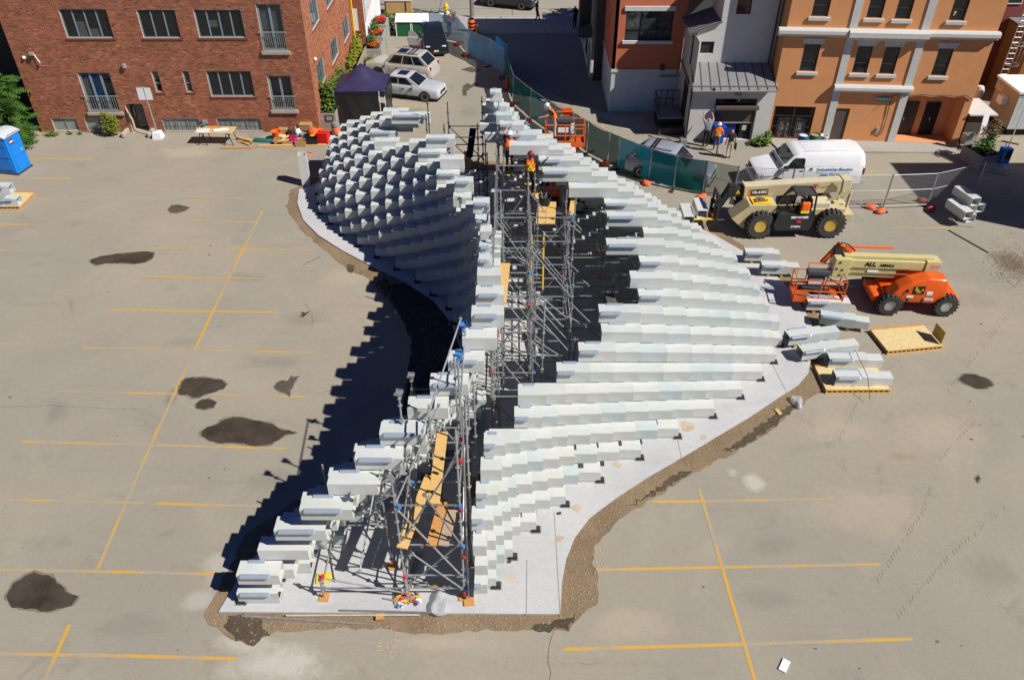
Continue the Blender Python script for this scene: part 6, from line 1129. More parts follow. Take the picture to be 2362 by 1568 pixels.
# ================================================================== PLANTS
LEAF = {}
def leafmat(n, c, v=.45): 
    if n not in LEAF: LEAF[n] = M('leaf_'+n, c, .6, v, 9, world=True, spec=.25)
    return LEAF[n]
def foliage(name, blobs, n, size, mat, parent=None, seed=1, pinnate=False, droop=.3, aspect=.45):
    r = random.Random(seed); b = MB(); tot = sum(q[3]*q[4]*q[5] for q in blobs)
    for bx, by, bz, rx, ry, rz in blobs:
        for _ in range(int(n*rx*ry*rz/tot)):
            d = Vector((r.gauss(0, 1), r.gauss(0, 1), r.gauss(0, 1))).normalized()*(r.random()**.45); p = Vector((bx+d.x*rx, by+d.y*ry, bz+d.z*rz)); s_ = size*r.uniform(.6, 1.3)
            a = r.uniform(0, 2*pi); dr = Vector((cos(a), sin(a), r.uniform(-droop-.3, .45))).normalized(); sd_ = dr.cross(Vector((0, 0, 1))).normalized(); up = sd_.cross(dr)
            if pinnate:
                Lf = s_*4.2
                for k in range(7):
                    c = p+dr*Lf*(k+1)/8+Vector((0, 0, -droop*Lf*.55*((k+1)/8)**2)); w_ = s_*(1.5-abs(k-2.5)*.22)
                    for g_ in (-1, 1): t = c+(sd_*g_+dr*.35-up*.25).normalized()*w_; h_ = dr*s_*.22; b.add([c-h_, c+h_, t+h_*.4, t-h_*.2], [(0, 1, 2, 3)])
            else:
                w_ = sd_*s_*aspect; t = p+dr*s_; m_ = p+dr*s_*.5-up*s_*.12
                b.add([p, m_-w_, t, m_+w_], [(0, 1, 2), (0, 2, 3)])
    return b.build(name, mat, parent)
def bush(name, label, loc, blobs, n, size, mat, cat='shrub', stems=3, **kw):
    t = T(name, label, cat, loc); sm = MB(); r = random.Random(label)
    for _ in range(stems):
        q = r.choice(blobs); sm.path([(r.uniform(-.08, .08), r.uniform(-.08, .08), 0), (q[0]*.5, q[1]*.5, q[2]*.5), (q[0]+r.uniform(-.1, .1), q[1], q[2]+q[5]*.5)], .022, 5)
    sm.build('stem', M('stem_brown', (.10, .07, .04), .9), t); foliage('leaves', blobs, n, size, mat, t, seed=len(label), **kw); return t
LG, MG, DG, YG = leafmat('light', (.115, .20, .03)), leafmat('mid', (.06, .135, .022)), leafmat('dark', (.028, .075, .018)), leafmat('yellow', (.22, .24, .025))
bush('sumac_tree', 'sumac with long feathery leaves at the left edge beside the brick corner', (-29.2, 43.9, 0), [(0, 0, 1.6, 1.5, 1.0, .8), (.3, .3, 3.0, 1.1, .9, .8), (-.6, .2, 4.0, .8, .8, .6), (.8, -.3, .8, .9, .8, .6)], 620, .24, MG, 'tree', 6, pinnate=True)
bush('weed_clump', 'low green weeds spilling out below the sumac', (-28.2, 42.7, 0), [(0, 0, .3, 1.0, .6, .35), (-.3, -.9, .3, .7, .6, .3)], 700, .13, LG, 'weeds', 4)
bush('weed_clump', 'small weed patch at the brick wall by the left basement window', (-26.9, 44.7, 0), [(0, 0, .12, .45, .25, .14)], 160, .11, LG, 'weeds', 2)
for x, l in ((-25.9, 'tiny weed under the leftmost basement window'), (-25.3, 'tiny weed by the second mullion of the left basement window')): bush('weed_clump', l, (x, 44.85, 0), [(0, 0, .13, .13, .1, .15)], 50, .09, LG, 'weeds', 1)
bush('yellow_bush', 'bright yellow-green bush against the brick wall left of the door', (-23.35, 44.7, 0), [(0, 0, .55, .55, .38, .5), (-.1, 0, 1.15, .36, .3, .45), (.25, 0, .9, .3, .3, .4)], 1300, .12, YG, aspect=.3)
bush('shrub', 'leafy green shrub in the wooden planter beside the tent', (-11.0, 46.5, .75), [(0, 0, .5, .72, .55, .6), (.1, .2, 1.3, .55, .5, .6), (-.05, .8, .6, .5, .6, .55)], 1500, .16, LG)
bush('climbing_plant', 'green climber rising at the foot of the brick side wall behind the tent', (-10.95, 50.2, 0), [(0, 0, .8, .35, 1.1, .8), (0, 1.4, 1.1, .35, .9, .7), (0, -1.0, 1.5, .3, .5, .7)], 900, .16, LG)
bush('climbing_plant', 'mixed yellow and green plants along the brick side wall near the yellow pipe', (-10.95, 55.6, 0), [(0, 0, .7, .4, 1.6, .6), (.1, 1.5, 1.0, .4, .9, .6), (-.05, 2.7, .9, .4, .6, .7)], 1000, .17, YG)
bush('shrub', 'loose green plant growing at the near end of the concrete planters', (-9.75, 55.9, 0), [(0, 0, .4, .6, .5, .4)], 420, .18, LG)
bush('shrub', 'dark shrub between the white wall and the green bins', (-9.6, 63.1, 0), [(0, 0, .8, .75, .6, .8), (.6, -.2, .5, .5, .4, .5)], 900, .15, DG)
hd = T('hedge', 'low hedge along the pavement above the green bins, yellow at one end', 'hedge', (-10.2, 65.9, 0)); foliage('leaves', [(.6+i*.8, 0, .5, .6, .5, .5) for i in range(4)], 1100, .13, YG, hd, 3); foliage('leaves', [(2.9+i*.8, 0, .52, .6, .5, .52) for i in range(4)], 1300, .13, DG, hd, 4); MB().box(0, 5.6, -.2, .2, 0, .3).build('branches', M('stem_brown', (.1, .07, .04)), hd)
CONC = M('planter_concrete', (.34, .325, .29), .9, .12, 2.5, dirt=.15); SOIL = M('soil', (.06, .045, .03), .95, .2, 8)
FLR = M('flower_red', (.62, .012, .01), .6, .3, 14, world=True); FLO = M('flower_orange', (.75, .11, .01), .6, .4, 14, world=True)
for i, (y0, y1, h, lb, fm_) in enumerate(((57.1, 58.9, .85, 'nearest concrete planter with orange-red flowers along the white wall', FLO), (58.92, 60.8, 1.15, 'middle concrete planter with green plant and orange flowers along the white wall', FLO), (60.82, 62.6, 1.4, 'farthest concrete planter with bright red flowers along the white wall', FLR))):
    p = T('planter', lb, 'planter', (-10.33, y0, 0)); L_ = y1-y0; MB().box(0, 1.1, 0, .1, 0, h).box(0, 1.1, L_-.1, L_, 0, h).box(1.0, 1.1, .1, L_-.1, 0, h).box(0, .06, .1, L_-.1, 0, h).build('trough', CONC, p); MB().box(.06, 1.0, .1, L_-.1, 0, h-.08).build('soil', SOIL, p)
    foliage('leaves', [(.45, L_*.5, h+.1, .4, L_*.32, .22)]+([(.4, L_*.6, h+.4, .35, .5, .35)] if i < 2 else []), 420, .13, MG, p, 30+i); foliage('flowers', [(.55, L_*.5, h+.17, .45, L_*.4, .12)], 420 if i == 2 else 300, .09, fm_, p, 40+i, aspect=.8)
fp_ = T('planter', 'tan panelled street planter box with red flowers by the road', 'planter', (-10.2, 67.9, .13)); MB().box(0, 2.1, 0, .8, 0, .95).build('box', M('tan_panel', (.48, .27, .12), .7), fp_); MB().box(-.03, .06, -.03, .0, 0, 1.0).box(1.6, 1.68, -.03, .0, 0, 1.0).build('black_strip', BLKF, fp_); MB().box(-.05, 2.15, -.05, .85, .95, 1.02).build('rim', TRIM, fp_); foliage('leaves', [(1.0, .4, 1.3, .9, .4, .3)], 300, .13, MG, fp_, 7); foliage('flowers', [(1.0, .35, 1.4, 1.0, .5, .35)], 500, .1, FLO, fp_, 8, aspect=.8)
bush('weed_clump', 'leafy weed growing at the step right of the roller shutter', (14.25, 43.4, 0), [(0, 0, .3, .55, .35, .32), (-.4, .0, .2, .35, .25, .2), (.3, .1, .6, .25, .2, .3)], 380, .17, LG, 'weeds', 4)
# street tree at the kerb beyond the building, whose shade dapples the road
tr_ = T('street_tree', 'street tree behind the terracotta building, shading the far road', 'tree', (9.5, 64.5, 0)); m = MB(); m.path([(0, 0, 0), (.1, 0, 2), (0, .1, 3.6), (-.2, 0, 5)], .16, 8); [m.path([(0, .05, 3.2), (1.4*cos(a), 1.4*sin(a), 4.8), (2.2*cos(a), 2.2*sin(a), 5.6)], .06, 5) for a in (0, 1.3, 2.6, 3.9, 5.1)]; m.build('trunk', M('bark', (.09, .07, .05), .95, .2), tr_); foliage('crown', [(r_*cos(a), r_*sin(a), z, 1.2, 1.2, .8) for r_, a, z in ((0, 0, 6.2), (1.6, .3, 5.3), (1.7, 1.6, 5.6), (1.6, 2.8, 5.2), (1.7, 4.0, 5.4), (1.6, 5.2, 5.6))], 2600, .26, MG, tr_, 9)
# ================================================================== LEFT SIDE OBJECTS
NAVYT = M('tent_navy', (.035, .030, .085), .45, .25, 3, spec=.4); TARP = M('black_tarp', (.014, .014, .018), .35, .2, 3, spec=.5, bump=.5, bsc=5)
tt = T('canopy_tent', 'dark navy pop-up canopy tent with black tarpaulin walls by the brick corner', 'tent', (-10.45, 46.35, 0)); wT, dT, hT = 2.95, 2.9, 2.02
b = MB(); N = 12
def tz(u, v): q = max(abs(u-.5), abs(v-.5))*2; e = 1-q; return hT+1.15*e**1.25-.10*sin(pi*min(u, 1-u)*2)*(1-e)*(1 if q > .3 else 0)+.03*sin(u*23)*sin(v*19)*e
for i in range(N+1):
    for j in range(N+1): u, v = i/N, j/N; b.v.append((u*wT, v*dT, tz(u, v)))
for i in range(N):
    for j in range(N): a = i*(N+1)+j; b.f.append((a, a+N+1, a+N+2, a+1)); b.mi.append(0)
b.build('canopy', NAVYT, tt, smooth=50)
v_ = MB(); v_.box(0, wT, -.02, 0, hT-.28, hT-.01).box(0, wT, dT, dT+.02, hT-.28, hT-.01).box(-.02, 0, 0, dT, hT-.28, hT-.01).box(wT, wT+.02, 0, dT, hT-.28, hT-.01); v_.build('valance', M('tent_edge', (.016, .014, .03), .5), tt)
def cloth(p, q, z0, z1, name, par, mat, amp=.05, seed=0):
    b = MB(); nx, nz = 16, 8; p, q = Vector(p), Vector(q); d = (q-p); nr = Vector((d.y, -d.x, 0)).normalized(); r = random.Random(seed)
    for i in range(nx+1):
        for k in range(nz+1): c = p+d*i/nx; c.z = z0+(z1-z0)*k/nz; c += nr*(amp*sin(i*1.1+k*.5)*(1-k/nz*.6)+r.uniform(-.015, .015)); b.v.append(tuple(c))
    for i in range(nx):
        for k in range(nz): a = i*(nz+1)+k; b.f.append((a, a+nz+1, a+nz+2, a+1)); b.mi.append(0)
    return b.build(name, mat, par, smooth='all')
cloth((.02, -.06, 0), (wT-.35, -.06, 0), .02, hT-.2, 'tarp_wall', tt, TARP, .05, 1); cloth((wT+.04, .1, 0), (wT+.04, dT, 0), .02, hT-.2, 'tarp_wall', tt, TARP, .05, 2)
for x, y in ((0, 0), (wT-.3, -.02), (wT, 0.1), (wT, dT), (0, dT)): MB().box(x-.02, x+.02, y-.02, y+.02, 0, hT).build('pole', HATW, tt)
WOODP = M('old_wood', (.33, .28, .21), .9, .15, 4, stretch=(2, 2, 9)); wp = T('planter', 'weathered wooden planter box with a small black framed sign beside the tent', 'planter', (-11.5, 45.5, 0))
for k in range(5): MB().bbox(0, 1.15, 0, .05, .02+k*.2, .20+k*.2, .008).build('board', WOODP, wp)
for k in range(5): MB().bbox(1.1, 1.15, .05, 1.6, .02+k*.2, .20+k*.2, .008).build('board', WOODP, wp)
MB().box(0.02, 1.08, .05, 1.6, 0, .92).build('soil', SOIL, wp); MB().box(.55, 1.0, -.03, -.005, .55, .9).build('small_sign', BLKF, wp); MB().box(.60, .95, -.036, -.03, .60, .85).build('sign_face', M('grey_print', (.30, .30, .30), .6, .4, 30), wp); MB().box(.08, .45, -.012, 0.0, .62, .82).build('pink_patch', M('faded_pink', (.55, .25, .24), .8, .3), wp)
lw = T('low_wall', 'low weathered board wall in front of the plants by the brick side', 'wall', (-10.25, 51.2, 0)); 
for k in range(4): MB().box(-.05, .05, 0, 6.0, .02+k*.24, .25+k*.24).build('board', WOODP, lw)
tb_ = T('work_table', 'plywood table on black trestles with plans and tools on top', 'table', (-16.9, 43.75, 0), -.02); MB().bbox(-1.1, 1.1, -.45, .45, .76, .79, .005).build('table_top', M('ply_top', (.58, .42, .22), .7, .1, 3), tb_)
for x in (-.75, .75):
    m = MB()
    for y in (-.35, .35):
        for g_ in (-1, 1): m.tube((x+g_*.03, y, .75), (x+g_*.25, y*1.1, 0), .025, 5)
    m.tube((x, -.4, .74), (x, .4, .74), .03, 5); m.build('trestle', BLKF, tb_)
def prop(name, label, cat, b, mat, loc, rz=0, group=None, smooth=False): o = b.build(name, mat, None, smooth); o.location = loc; o.rotation_euler = (0, 0, rz); return tag(o, label, cat, group)
prop('drawing_sheet', 'white building plans spread on the left of the trestle table', 'paper', MB().box(-.35, .35, -.25, .25, 0, .012), HATW, (-17.55, 43.6, .792), .2); 
for k in range(3): prop('plan_roll', ('upper', 'middle', 'lower')[k]+' white rolled plan lying on the trestle table', 'paper roll', MB().tube((-.4, 0, 0), (.4, 0, 0), .035, 8), HATW, (-16.6+k*.06, 43.75-k*.11, .828), .25)
prop('cardboard_sheet', 'brown card piece lying at the back of the trestle table', 'cardboard', MB().box(-.45, .35, -.12, .2, 0, .01), PLYO, (-17.0, 44.0, .792), -.1)
dr_ = T('cordless_drill', 'teal cordless drill on the trestle table corner', 'drill', (-17.65, 44.05, .80)); MB().tube((-.16, 0, .14), (.16, 0, .14), .05, 8).build('drill_body', M('teal_plastic', (.01, .22, .26), .5), dr_); MB().bbox(-.14, -.04, -.03, .03, 0, .14, .01).build('grip', BLKF, dr_)
for k in range(7): prop('timber_stick', 'pale timber offcut in the loose bundle right of the table', 'timber', MB().box(-.5, .5, -.03, .03, 0, .05), PLY, (-15.35+rb.uniform(-.2, .2), 43.75+rb.uniform(-.3, .3), .004+.052*(k % 4)), -.45+rb.uniform(-.2, .2), 'pale timber offcuts by the table')
prop('timber_beam', 'brown timber beam lying flat in front of the timber offcuts', 'timber', MB().bbox(-.9, .9, -.05, .05, 0, .09, .01), PLYO, (-15.6, 42.95, .004), .03)
b = MB(); b.bbox(-.55, .55, -.22, .22, 0, .10, .05); prop('folded_tarp', 'folded green tarpaulin lying by the brick wall', 'tarpaulin', b, M('green_tarp', (.01, .13, .10), .6, .2), (-14.4, 43.95, .003), -.1, None, 30)
# pile of tools and boxes by the brick corner
tc_ = lambda px, py, z=0: G((820+px/8.436)/1.3391, (380+py/8.436)/1.3391, z)
CARD = M('cardboard', (.44, .27, .11), .85, .12, 4)
def cbox(label, px, py, w, d, h, mat=CARD, rz=0, z=.004, name='cardboard_box', cat='box', lid=False):
    t = T(name, label, cat, tc_(px, py)+Vector((0, 0, z)), rz); th_ = .02
    MB().box(-w/2, w/2, -d/2, -d/2+th_, 0, h).box(-w/2, w/2, d/2-th_, d/2, 0, h).box(-w/2, -w/2+th_, -d/2+th_, d/2-th_, 0, h).box(w/2-th_, w/2, -d/2+th_, d/2-th_, 0, h).box(-w/2+th_, w/2-th_, -d/2+th_, d/2-th_, .0, .03).build('shell', mat, t)
    if lid: MB().box(-w/2-.01, w/2+.01, -d/2-.01, d/2+.01, h, h+.02).build('lid', mat, t)
    return t
prop('timber_beam', 'long pale timber beam along the front of the tool pile', 'timber', MB().bbox(-1.95, 1.85, -.06, .06, 0, .11, .01), PLY, tc_(720, 610), .03)
prop('timber_stick', 'short pale timber leaning across the middle of the tool pile', 'timber', MB().bbox(-.75, .75, -.045, .045, 0, .07, .01), PLY, tc_(680, 450, .28), .30)
prop('timber_stick', 'short pale timber standing up at the left of the tool pile', 'timber', MB().bbox(-.5, .5, -.05, .05, 0, .07, .01), PLY, tc_(500, 420, .2), 1.25)
cbox('small open carton at the left front of the tool pile', 340, 540, .42, .38, .32, CARD, .2); cbox('flat open carton at the front of the tool pile, left of the magenta box', 600, 560, .62, .4, .26); cbox('magenta printed carton in the tool pile', 765, 560, .36, .34, .42, M('magenta_card', (.55, .01, .22), .6, .1)); cbox('low open carton at the front of the tool pile, right of the magenta box', 940, 590, .62, .42, .34); cbox('closed carton on top at the back of the tool pile', 1080, 280, .66, .5, .34, CARD, -.1, .28, lid=True); cbox('closed carton at the back left of the tool pile', 480, 300, .5, .36, .25, CARD, .1, .1, lid=True)
cbox('black plastic crate at the right end of the tool pile', 1240, 570, .58, .42, .42, BLKP, .05, name='plastic_crate', cat='crate'); cbox('tall black tub with tools in the tool pile', 1110, 520, .32, .3, .5, BLKP, 0, name='plastic_tub', cat='tub'); cbox('bright red plastic bin standing right of the tool pile', 1530, 500, .62, .5, .58, M('red_plastic', (.70, .012, .012), .4, .05), -.15, name='plastic_bin', cat='bin', lid=True)
ot = T('tub', 'orange round tub at the left end of the tool pile', 'tub', tc_(310, 420)); MB().lathe([(0, .02), (.20, .02), (.20, 0), (.28, .5), (.30, .5), (.26, .48), (.17, .04), (0, .04)], 14).build('tub_shell', CO, ot, smooth=40)
def heap(label, px, py, n, mats, rr, seed, name='tool_bag', cat='bag'):
    b = MB(); r = random.Random(seed)
    bm_ = bmesh.new(); bmesh.ops.create_icosphere(bm_, subdivisions=2, radius=1)
    for v in bm_.verts: q = r.uniform(.75, 1.2); v.co = Vector((v.co.x*rr*q, v.co.y*rr*.7*q, max(0, (v.co.z+.6)*rr*.8*q)))
    b.bm(bm_); o = b.build(name, mats, None, smooth=50); o.location = tc_(px, py); return tag(o, label, cat)
heap('orange safety gear heap at the right of the tool pile', 1320, 380, 1, CO, .46, 3, 'safety_gear', 'gear'); heap('yellow-orange harness bundle below the orange gear', 1230, 430, 1, M('harness', (.85, .33, .01), .7, .2), .26, 4, 'harness', 'gear'); heap('white plastic sack in the back of the tool pile', 880, 300, 1, HATW, .32, 5, 'plastic_sack', 'bag'); heap('dark tool case in the middle of the tool pile', 650, 350, 1, BLKP, .30, 6, 'tool_case', 'case'); heap('red tool case under the dark one in the tool pile', 660, 420, 1, M('deep_red', (.3, .01, .01), .5), .25, 7, 'tool_case', 'case'); heap('grey tool bag at the middle right of the tool pile', 980, 390, 1, FRG, .26, 8, 'tool_bag', 'bag'); heap('tan work bag left of the middle of the tool pile', 430, 440, 1, KHAKI, .28, 9, 'tool_bag', 'bag'); heap('yellow coiled strap at the left back of the tool pile', 395, 320, 1, YEL, .16, 10, 'strap_coil', 'strap'); heap('white glove pair on top of the front carton', 980, 470, 1, HATW, .14, 11, 'work_glove', 'glove')
sv = T('shop_vacuum', 'orange and grey workshop vacuum with a hose beside the tent', 'vacuum', tc_(1860, 300)); MB().lathe([(0, .08), (.24, .08), (.27, .2), (.26, .45), (.22, .5), (0, .5)], 16).build('tank', M('vac_orange', (.72, .18, .08), .5), sv, smooth=40); MB().lathe([(.25, .5), (.26, .6), (.2, .75), (.08, .8), (0, .8)], 16).build('motor_head', FRG, sv, smooth=40); MB().path([(.2, 0, .55), (.42, 0, .7), (.55, .1, .5), (.5, .2, .15), (.2, .3, .06)], .035, 7).build('hose', BLKF, sv)
for a in range(4): MB().sph((.22*cos(a*1.57), .22*sin(a*1.57), .05), .05, 8, 6).build('caster', BLKF, sv)
prop('yellow_case', 'yellow tool case on the ground against the tent wall', 'case', MB().bbox(-.25, .25, -.18, .18, 0, .36, .03), YEL, tc_(2050, 250))
cd = MB(); pts = [G(585, 338, .012), G(640, 343, .012), G(690, 351, .012), G(720, 354, .012), G(735, 352, .012)]; cd.path(pts, .012, 4); r = random.Random(8)
lp = [G(708+14*cos(t*.9)*r.uniform(.6, 1.2), 355+4*sin(t*.9)*r.uniform(.6, 1.3), .02) for t in range(26)]; cd.path(lp, .014, 4); cdo = cd.build('extension_cord', M('cord_orange', (.75, .18, .09), .6)); tag(cdo, 'orange extension cord tangled on the asphalt near the left wall', 'cord')
# sign, toilet, crates at the left edge
sg_ = T('post_sign', 'two white sign plates on a post in a white concrete base by the door', 'sign', G(366, 318)); MB().lathe([(.38, 0), (.30, .35), (.26, .40), (0, .42)], 4, Rz(pi/4)).build('concrete_base', WHITE, sg_); MB().tube((0, 0, .4), (-.12, .1, 3.0), .035, 6).build('post', STEEL, sg_); [MB().box(x, x+.36, .04, .06, 2.25, 2.95).build('sign_plate', HATW, sg_) for x in (-.50, -.08)]
PBL = M('toilet_blue', (.005, .22, .72), .42, .06, 3, coat=.2); pt = T('portable_toilet', 'bright blue portable toilet with a pale roof at the left edge', 'portable toilet', (-26.45, 39.66, 0), -.2)
MB().bbox(-1.12, 0, 0, 1.12, .06, 2.1, .03).build('cabin', PBL, pt); MB().box(-1.16, .04, -.04, 1.16, 0, .08).build('skid', DARKST, pt); b = MB(); 
rings = [[(-1.2+(1.28)*k/8, y, z+.16*sin(pi*k/8)) for k in range(9)] for y, z in ((-.06, 2.1), (.2, 2.16), (.9, 2.16), (1.18, 2.1))]; loft(b, rings, cap=False); b.build('roof', M('toilet_roof', (.55, .58, .62), .5), pt, smooth='all'); MB().box(-1.2, .08, -.06, 1.18, 2.07, 2.1).build('eave', MATS['toilet_roof'], pt)
for z0, z1 in ((.25, .85), (.95, 1.5), (1.58, 2.0)): MB().bbox(.0, .03, .16, .96, z0, z1, .012).build('door_panel', PBL, pt); MB().bbox(-.98, -.14, -.03, 0, z0, z1, .012).build('side_panel', PBL, pt)
dc = MB().box(.028, .036, .22, .52, 1.62, 1.92).build('decal', M('decal_dark', (.12, .04, .10), .5), pt); text_mesh('lettering', 'john', .14, HATW, dc, Tr(.040, .37, 1.77) @ Rz(pi/2) @ Rx(pi/2), .008)
MB().bbox(.03, .06, .78, .9, 1.05, 1.2, .01).build('latch', STEEL, pt)
def osb_pallet(label, c4, h=.14, up=False):
    p = [Vector(G(*q)) for q in c4]; x = (p[1]-p[0]); w = x.length; d = ((p[3]-p[0]).length+(p[2]-p[1]).length)/2; t = T('pallet', label, 'pallet', p[0], atan2(x.y, x.x))
    OSB = M('osb', (.66, .52, .26), .8, .30, 9, stretch=(1, 3, 1)); MB().bbox(0, w, 0, d, h, h+.02, .003).build('osb_sheet', OSB, t)
    me = MB().box(0, .06, 0, d, 0.02, h).mesh('bearer'); me.materials.append(PLYO); n = int(w/.17)
    for k in range(n): put('bearer', me, t, (k*(w-.06)/(n-1), 0, 0))
    for y in (-.02, d-.04): MB().box(-.02, w+.02, y, y+.06, h+.021, h+.06).build('edge_batten', PLYO if y > 0 else PLY, t); MB().box(-.02, w+.02, y, y+.03, 0, .05).build('skid', PLY, t)
    if up: MB().box(w-.04, w-.01, .1, .75, h+.06, h+.62).build('upright_board', M('osb_board', (.46, .33, .08), .8, .2), t)
    return t
osb_pallet('pallet topped with chipboard under the boxes at the left edge', [(-45, 484), (46.7, 484), (77, 450), (-20, 450)])
osb_pallet('empty chipboard-topped pallet with an upright board on the right of the lot', [(2046, 818), (2172, 806), (2137, 757), (2012, 766)], up=True)
osb_pallet('chipboard pallet under the two strapped box modules at the right', [(1904, 908), (2051, 907), (2037, 848), (1884, 856)])
def opened(label, x, y, z, L_, rz, w=None): bx = T('loose_box', label, 'box', (x, y, z), rz); put('shell', BOXM, bx, None, None, (L_, 1, 1)); return bx
for k, (px, py, z, L_, lb) in enumerate(((44, 477, .17, 1.5, 'open-ended fibreglass box at the front right of the pallet on the left edge'), (12, 478, .17, 1.2, 'open-ended fibreglass box at the front left of the pallet on the left edge'), (26, 448, .60, 1.6, 'open-ended fibreglass box stacked on the other two at the left edge'))):
    p = G(px, py, z); bx = opened(lb, p.x-L_, p.y, z, L_, .0); put('angle_strip', ANG, bx, (.5, 0, PH-.01))
up_ = opened('open-topped fibreglass box standing upright against the far end of the left wall', 0, 0, 0, 1.75, 0); up_.rotation_euler = (0, -pi/2, .1); up_.location = G(716, 430)
# loose box modules at the right of the slab
def module(label, p, q, r_, z):
    a, b_, c = G(*p, z), G(*q, z), G(*r_, z); d = (b_-a); t = T('box_module', label, 'box', a, atan2(d.y, d.x)); L1 = d.length; L2 = (c-b_).length
    put('fibreglass_box', BOXM, t, None, None, (L1, 1, 1)); s_ = put('fibreglass_box', BOXM, t, (L1-.3, .06, -.0), None, (L2+.3, .86, .84)); put('angle_strip', ANG, t, (.06, 0, PH-.01), None, (.95, 1, 1)); put('angle_strip', ANG, t, (.10, PW-.02, PH-.01), None, (1.0, 1, 1))
    if z > .19:
        for x in (.35, L1-.2): MB().box(x-.05, x+.05, .03, PW-.03, -z, -.004).build('timber_support', PLY, t)
    return t
for k, (p, q, r_, z, lb) in enumerate(((((1717, 601)), (1785, 603), (1797, 603), .24, 'pale box module on timbers beside the right wall, farthest of the loose ones'), ((1755, 631), (1815, 633), (1841, 632), .24, 'pale box module on timbers just behind the orange basket'), ((1859.5, 715), (1936, 717), (1959, 717), .2, 'pale box module directly in front of the orange basket'), ((1888.5, 746), (1969, 758), (2001, 761), .2, 'pale box module between the orange basket and the bluish tilted ones'), ((1817.7, 797.4), (1898.6, 787), (1933.5, 780), .26, 'bluish box module set at an angle, touching the slab edge'), ((1848, 831.5), (1936.6, 819), (1975.8, 809), .2, 'bluish box module set at an angle, in front of the first bluish one'), ((1908.8, 848), (1998.5, 850), (2034, 850.5), .165, 'pale box module at the back of the chipboard pallet'), ((1924, 890), (2013.7, 891), (2056.7, 891), .165, 'pale box module at the front of the chipboard pallet'))):
    module(lb, p, q, r_, z)
stp = MB(); q = G(1982, 872, .165); stp.path([q+Vector((-.02, .1-1.3, .02)), q+Vector((-.02, -.55, .55)), q+Vector((0, .9, .6)), q+Vector((0, 1.2, .1))], .012, 4); tag(stp.build('strap', DARKST), 'dark strap tied over the boxes on the chipboard pallet', 'strap')
bp = G(2236, 516)
for k, (dx, dy, z, lb) in enumerate(((0, .1, .05, 'bottom box of the open-ended stack by the right-hand fence'), (-.46, -.35, .05+.42, 'left box of the open-ended stack by the right-hand fence'), (.42, .35, .05+.42, 'right box of the open-ended stack by the right-hand fence'), (-.02, .2, .05+.84, 'top box of the open-ended stack by the right-hand fence'))):
    opened(lb, bp.x+dx+.25, bp.y+dy, z, 1.35, pi/2+.25)
mt = T('floor_board', 'thin grey board lying on the ground by the open-ended box stack', 'board', (0, 0, 0)); q = [G(*p) for p in ((2172, 479), (2208, 522), (2190, 525), (2250, 530))]; MB().prism([(q[0].x, q[0].y), (q[1].x, q[1].y), (q[3].x, q[3].y+.2), (q[0].x+1.8, q[0].y+.2)], .003, .035).build('sheet', M('grey_board', (.30, .27, .23), .85, .12), mt)
for a, b_, lb in (((2188, 531), (2280, 583), 'long black bar lying on the asphalt at the right'),): p, q = G(*a, .02), G(*b_, .02); tag(MB().tube(p, q, .03, 6).build('steel_bar', DARKST), lb, 'bar')
mu_ = MB(); r = random.Random(6)
for _ in range(1100): p = G(r.gauss(2335, 32)+r.uniform(-10, 10), r.gauss(612, 24)); q = r.uniform(.015, .04); a = r.uniform(0, 6); mu_.add([(p.x+q*cos(a+k*2.1), p.y+q*sin(a+k*2.1), .003) for k in range(3)]+[(p.x, p.y, q*.6)], [(0, 1, 3), (1, 2, 3), (2, 0, 3)])
tag(mu_.build('mulch', M('mulch_brown', (.20, .15, .10), .95, .4, 9, world=True)), kind='stuff')
# ================================================================== TOP CENTRE
GRN = M('bin_green', (.01, .12, .045), .6, .1, 3)
for k, lb in enumerate(('leftmost green storage bin with a white lid below the hedge', 'middle green storage bin with a white lid below the hedge', 'green storage bin with a white lid partly hidden by the blue fence')):
    t = T('storage_bin', lb, 'bin', (-8.75+k*1.2, 62.55, 0)); MB().box(.04, 1.10, 0, 1.0, .05, 1.02).build('panel', GRN, t); MB().box(0, .06, -.03, 1.0, 0, 1.08).box(1.09, 1.15, -.03, 1.0, 0, 1.08).build('corner_post', WHITE, t); b = MB(); b.add([(-.03, -.08, 1.06), (1.18, -.08, 1.06), (1.18, 1.05, 1.36), (-.03, 1.05, 1.36), (-.03, -.08, 1.1), (1.18, -.08, 1.1), (1.18, 1.05, 1.4), (-.03, 1.05, 1.4)], [(3, 2, 1, 0), (4, 5, 6, 7), (0, 1, 5, 4), (1, 2, 6, 5), (2, 3, 7, 6), (3, 0, 4, 7)]); b.build('lid', WHITE, t)
hy = T('fire_hydrant', 'yellow fire hydrant on the pavement behind the hedge', 'hydrant', G(1030, 38)+Vector((0, 0, .12))); MB().lathe([(0, 0), (.2, 0), (.2, .06), (.14, .08), (.14, .62), (.19, .65), (.19, .7), (.13, .78), (.05, .88), (.05, .95), (0, .95)], 14).tube((-.24, 0, .5), (.24, 0, .5), .07, 8).tube((0, -.22, .48), (0, 0, .48), .09, 8).build('hydrant_body', YEL, hy, smooth=40)
po = T('utility_pole', 'grey utility pole standing at the pavement edge', 'pole', G(1088, 43)+Vector((0, 0, .12))); MB().tube((0, 0, 0), (0, 0, 9), .15, 10, .11).build('shaft', M('pole_wood', (.20, .175, .15), .9, .2, 5), po); MB().box(-.15, .15, -.17, -.14, 1.6, 2.2).build('notice_sheet', HATW, po); MB().tube((.2, 0, 0), (.2, 0, 4), .03, 6).build('conduit', STEEL, po)
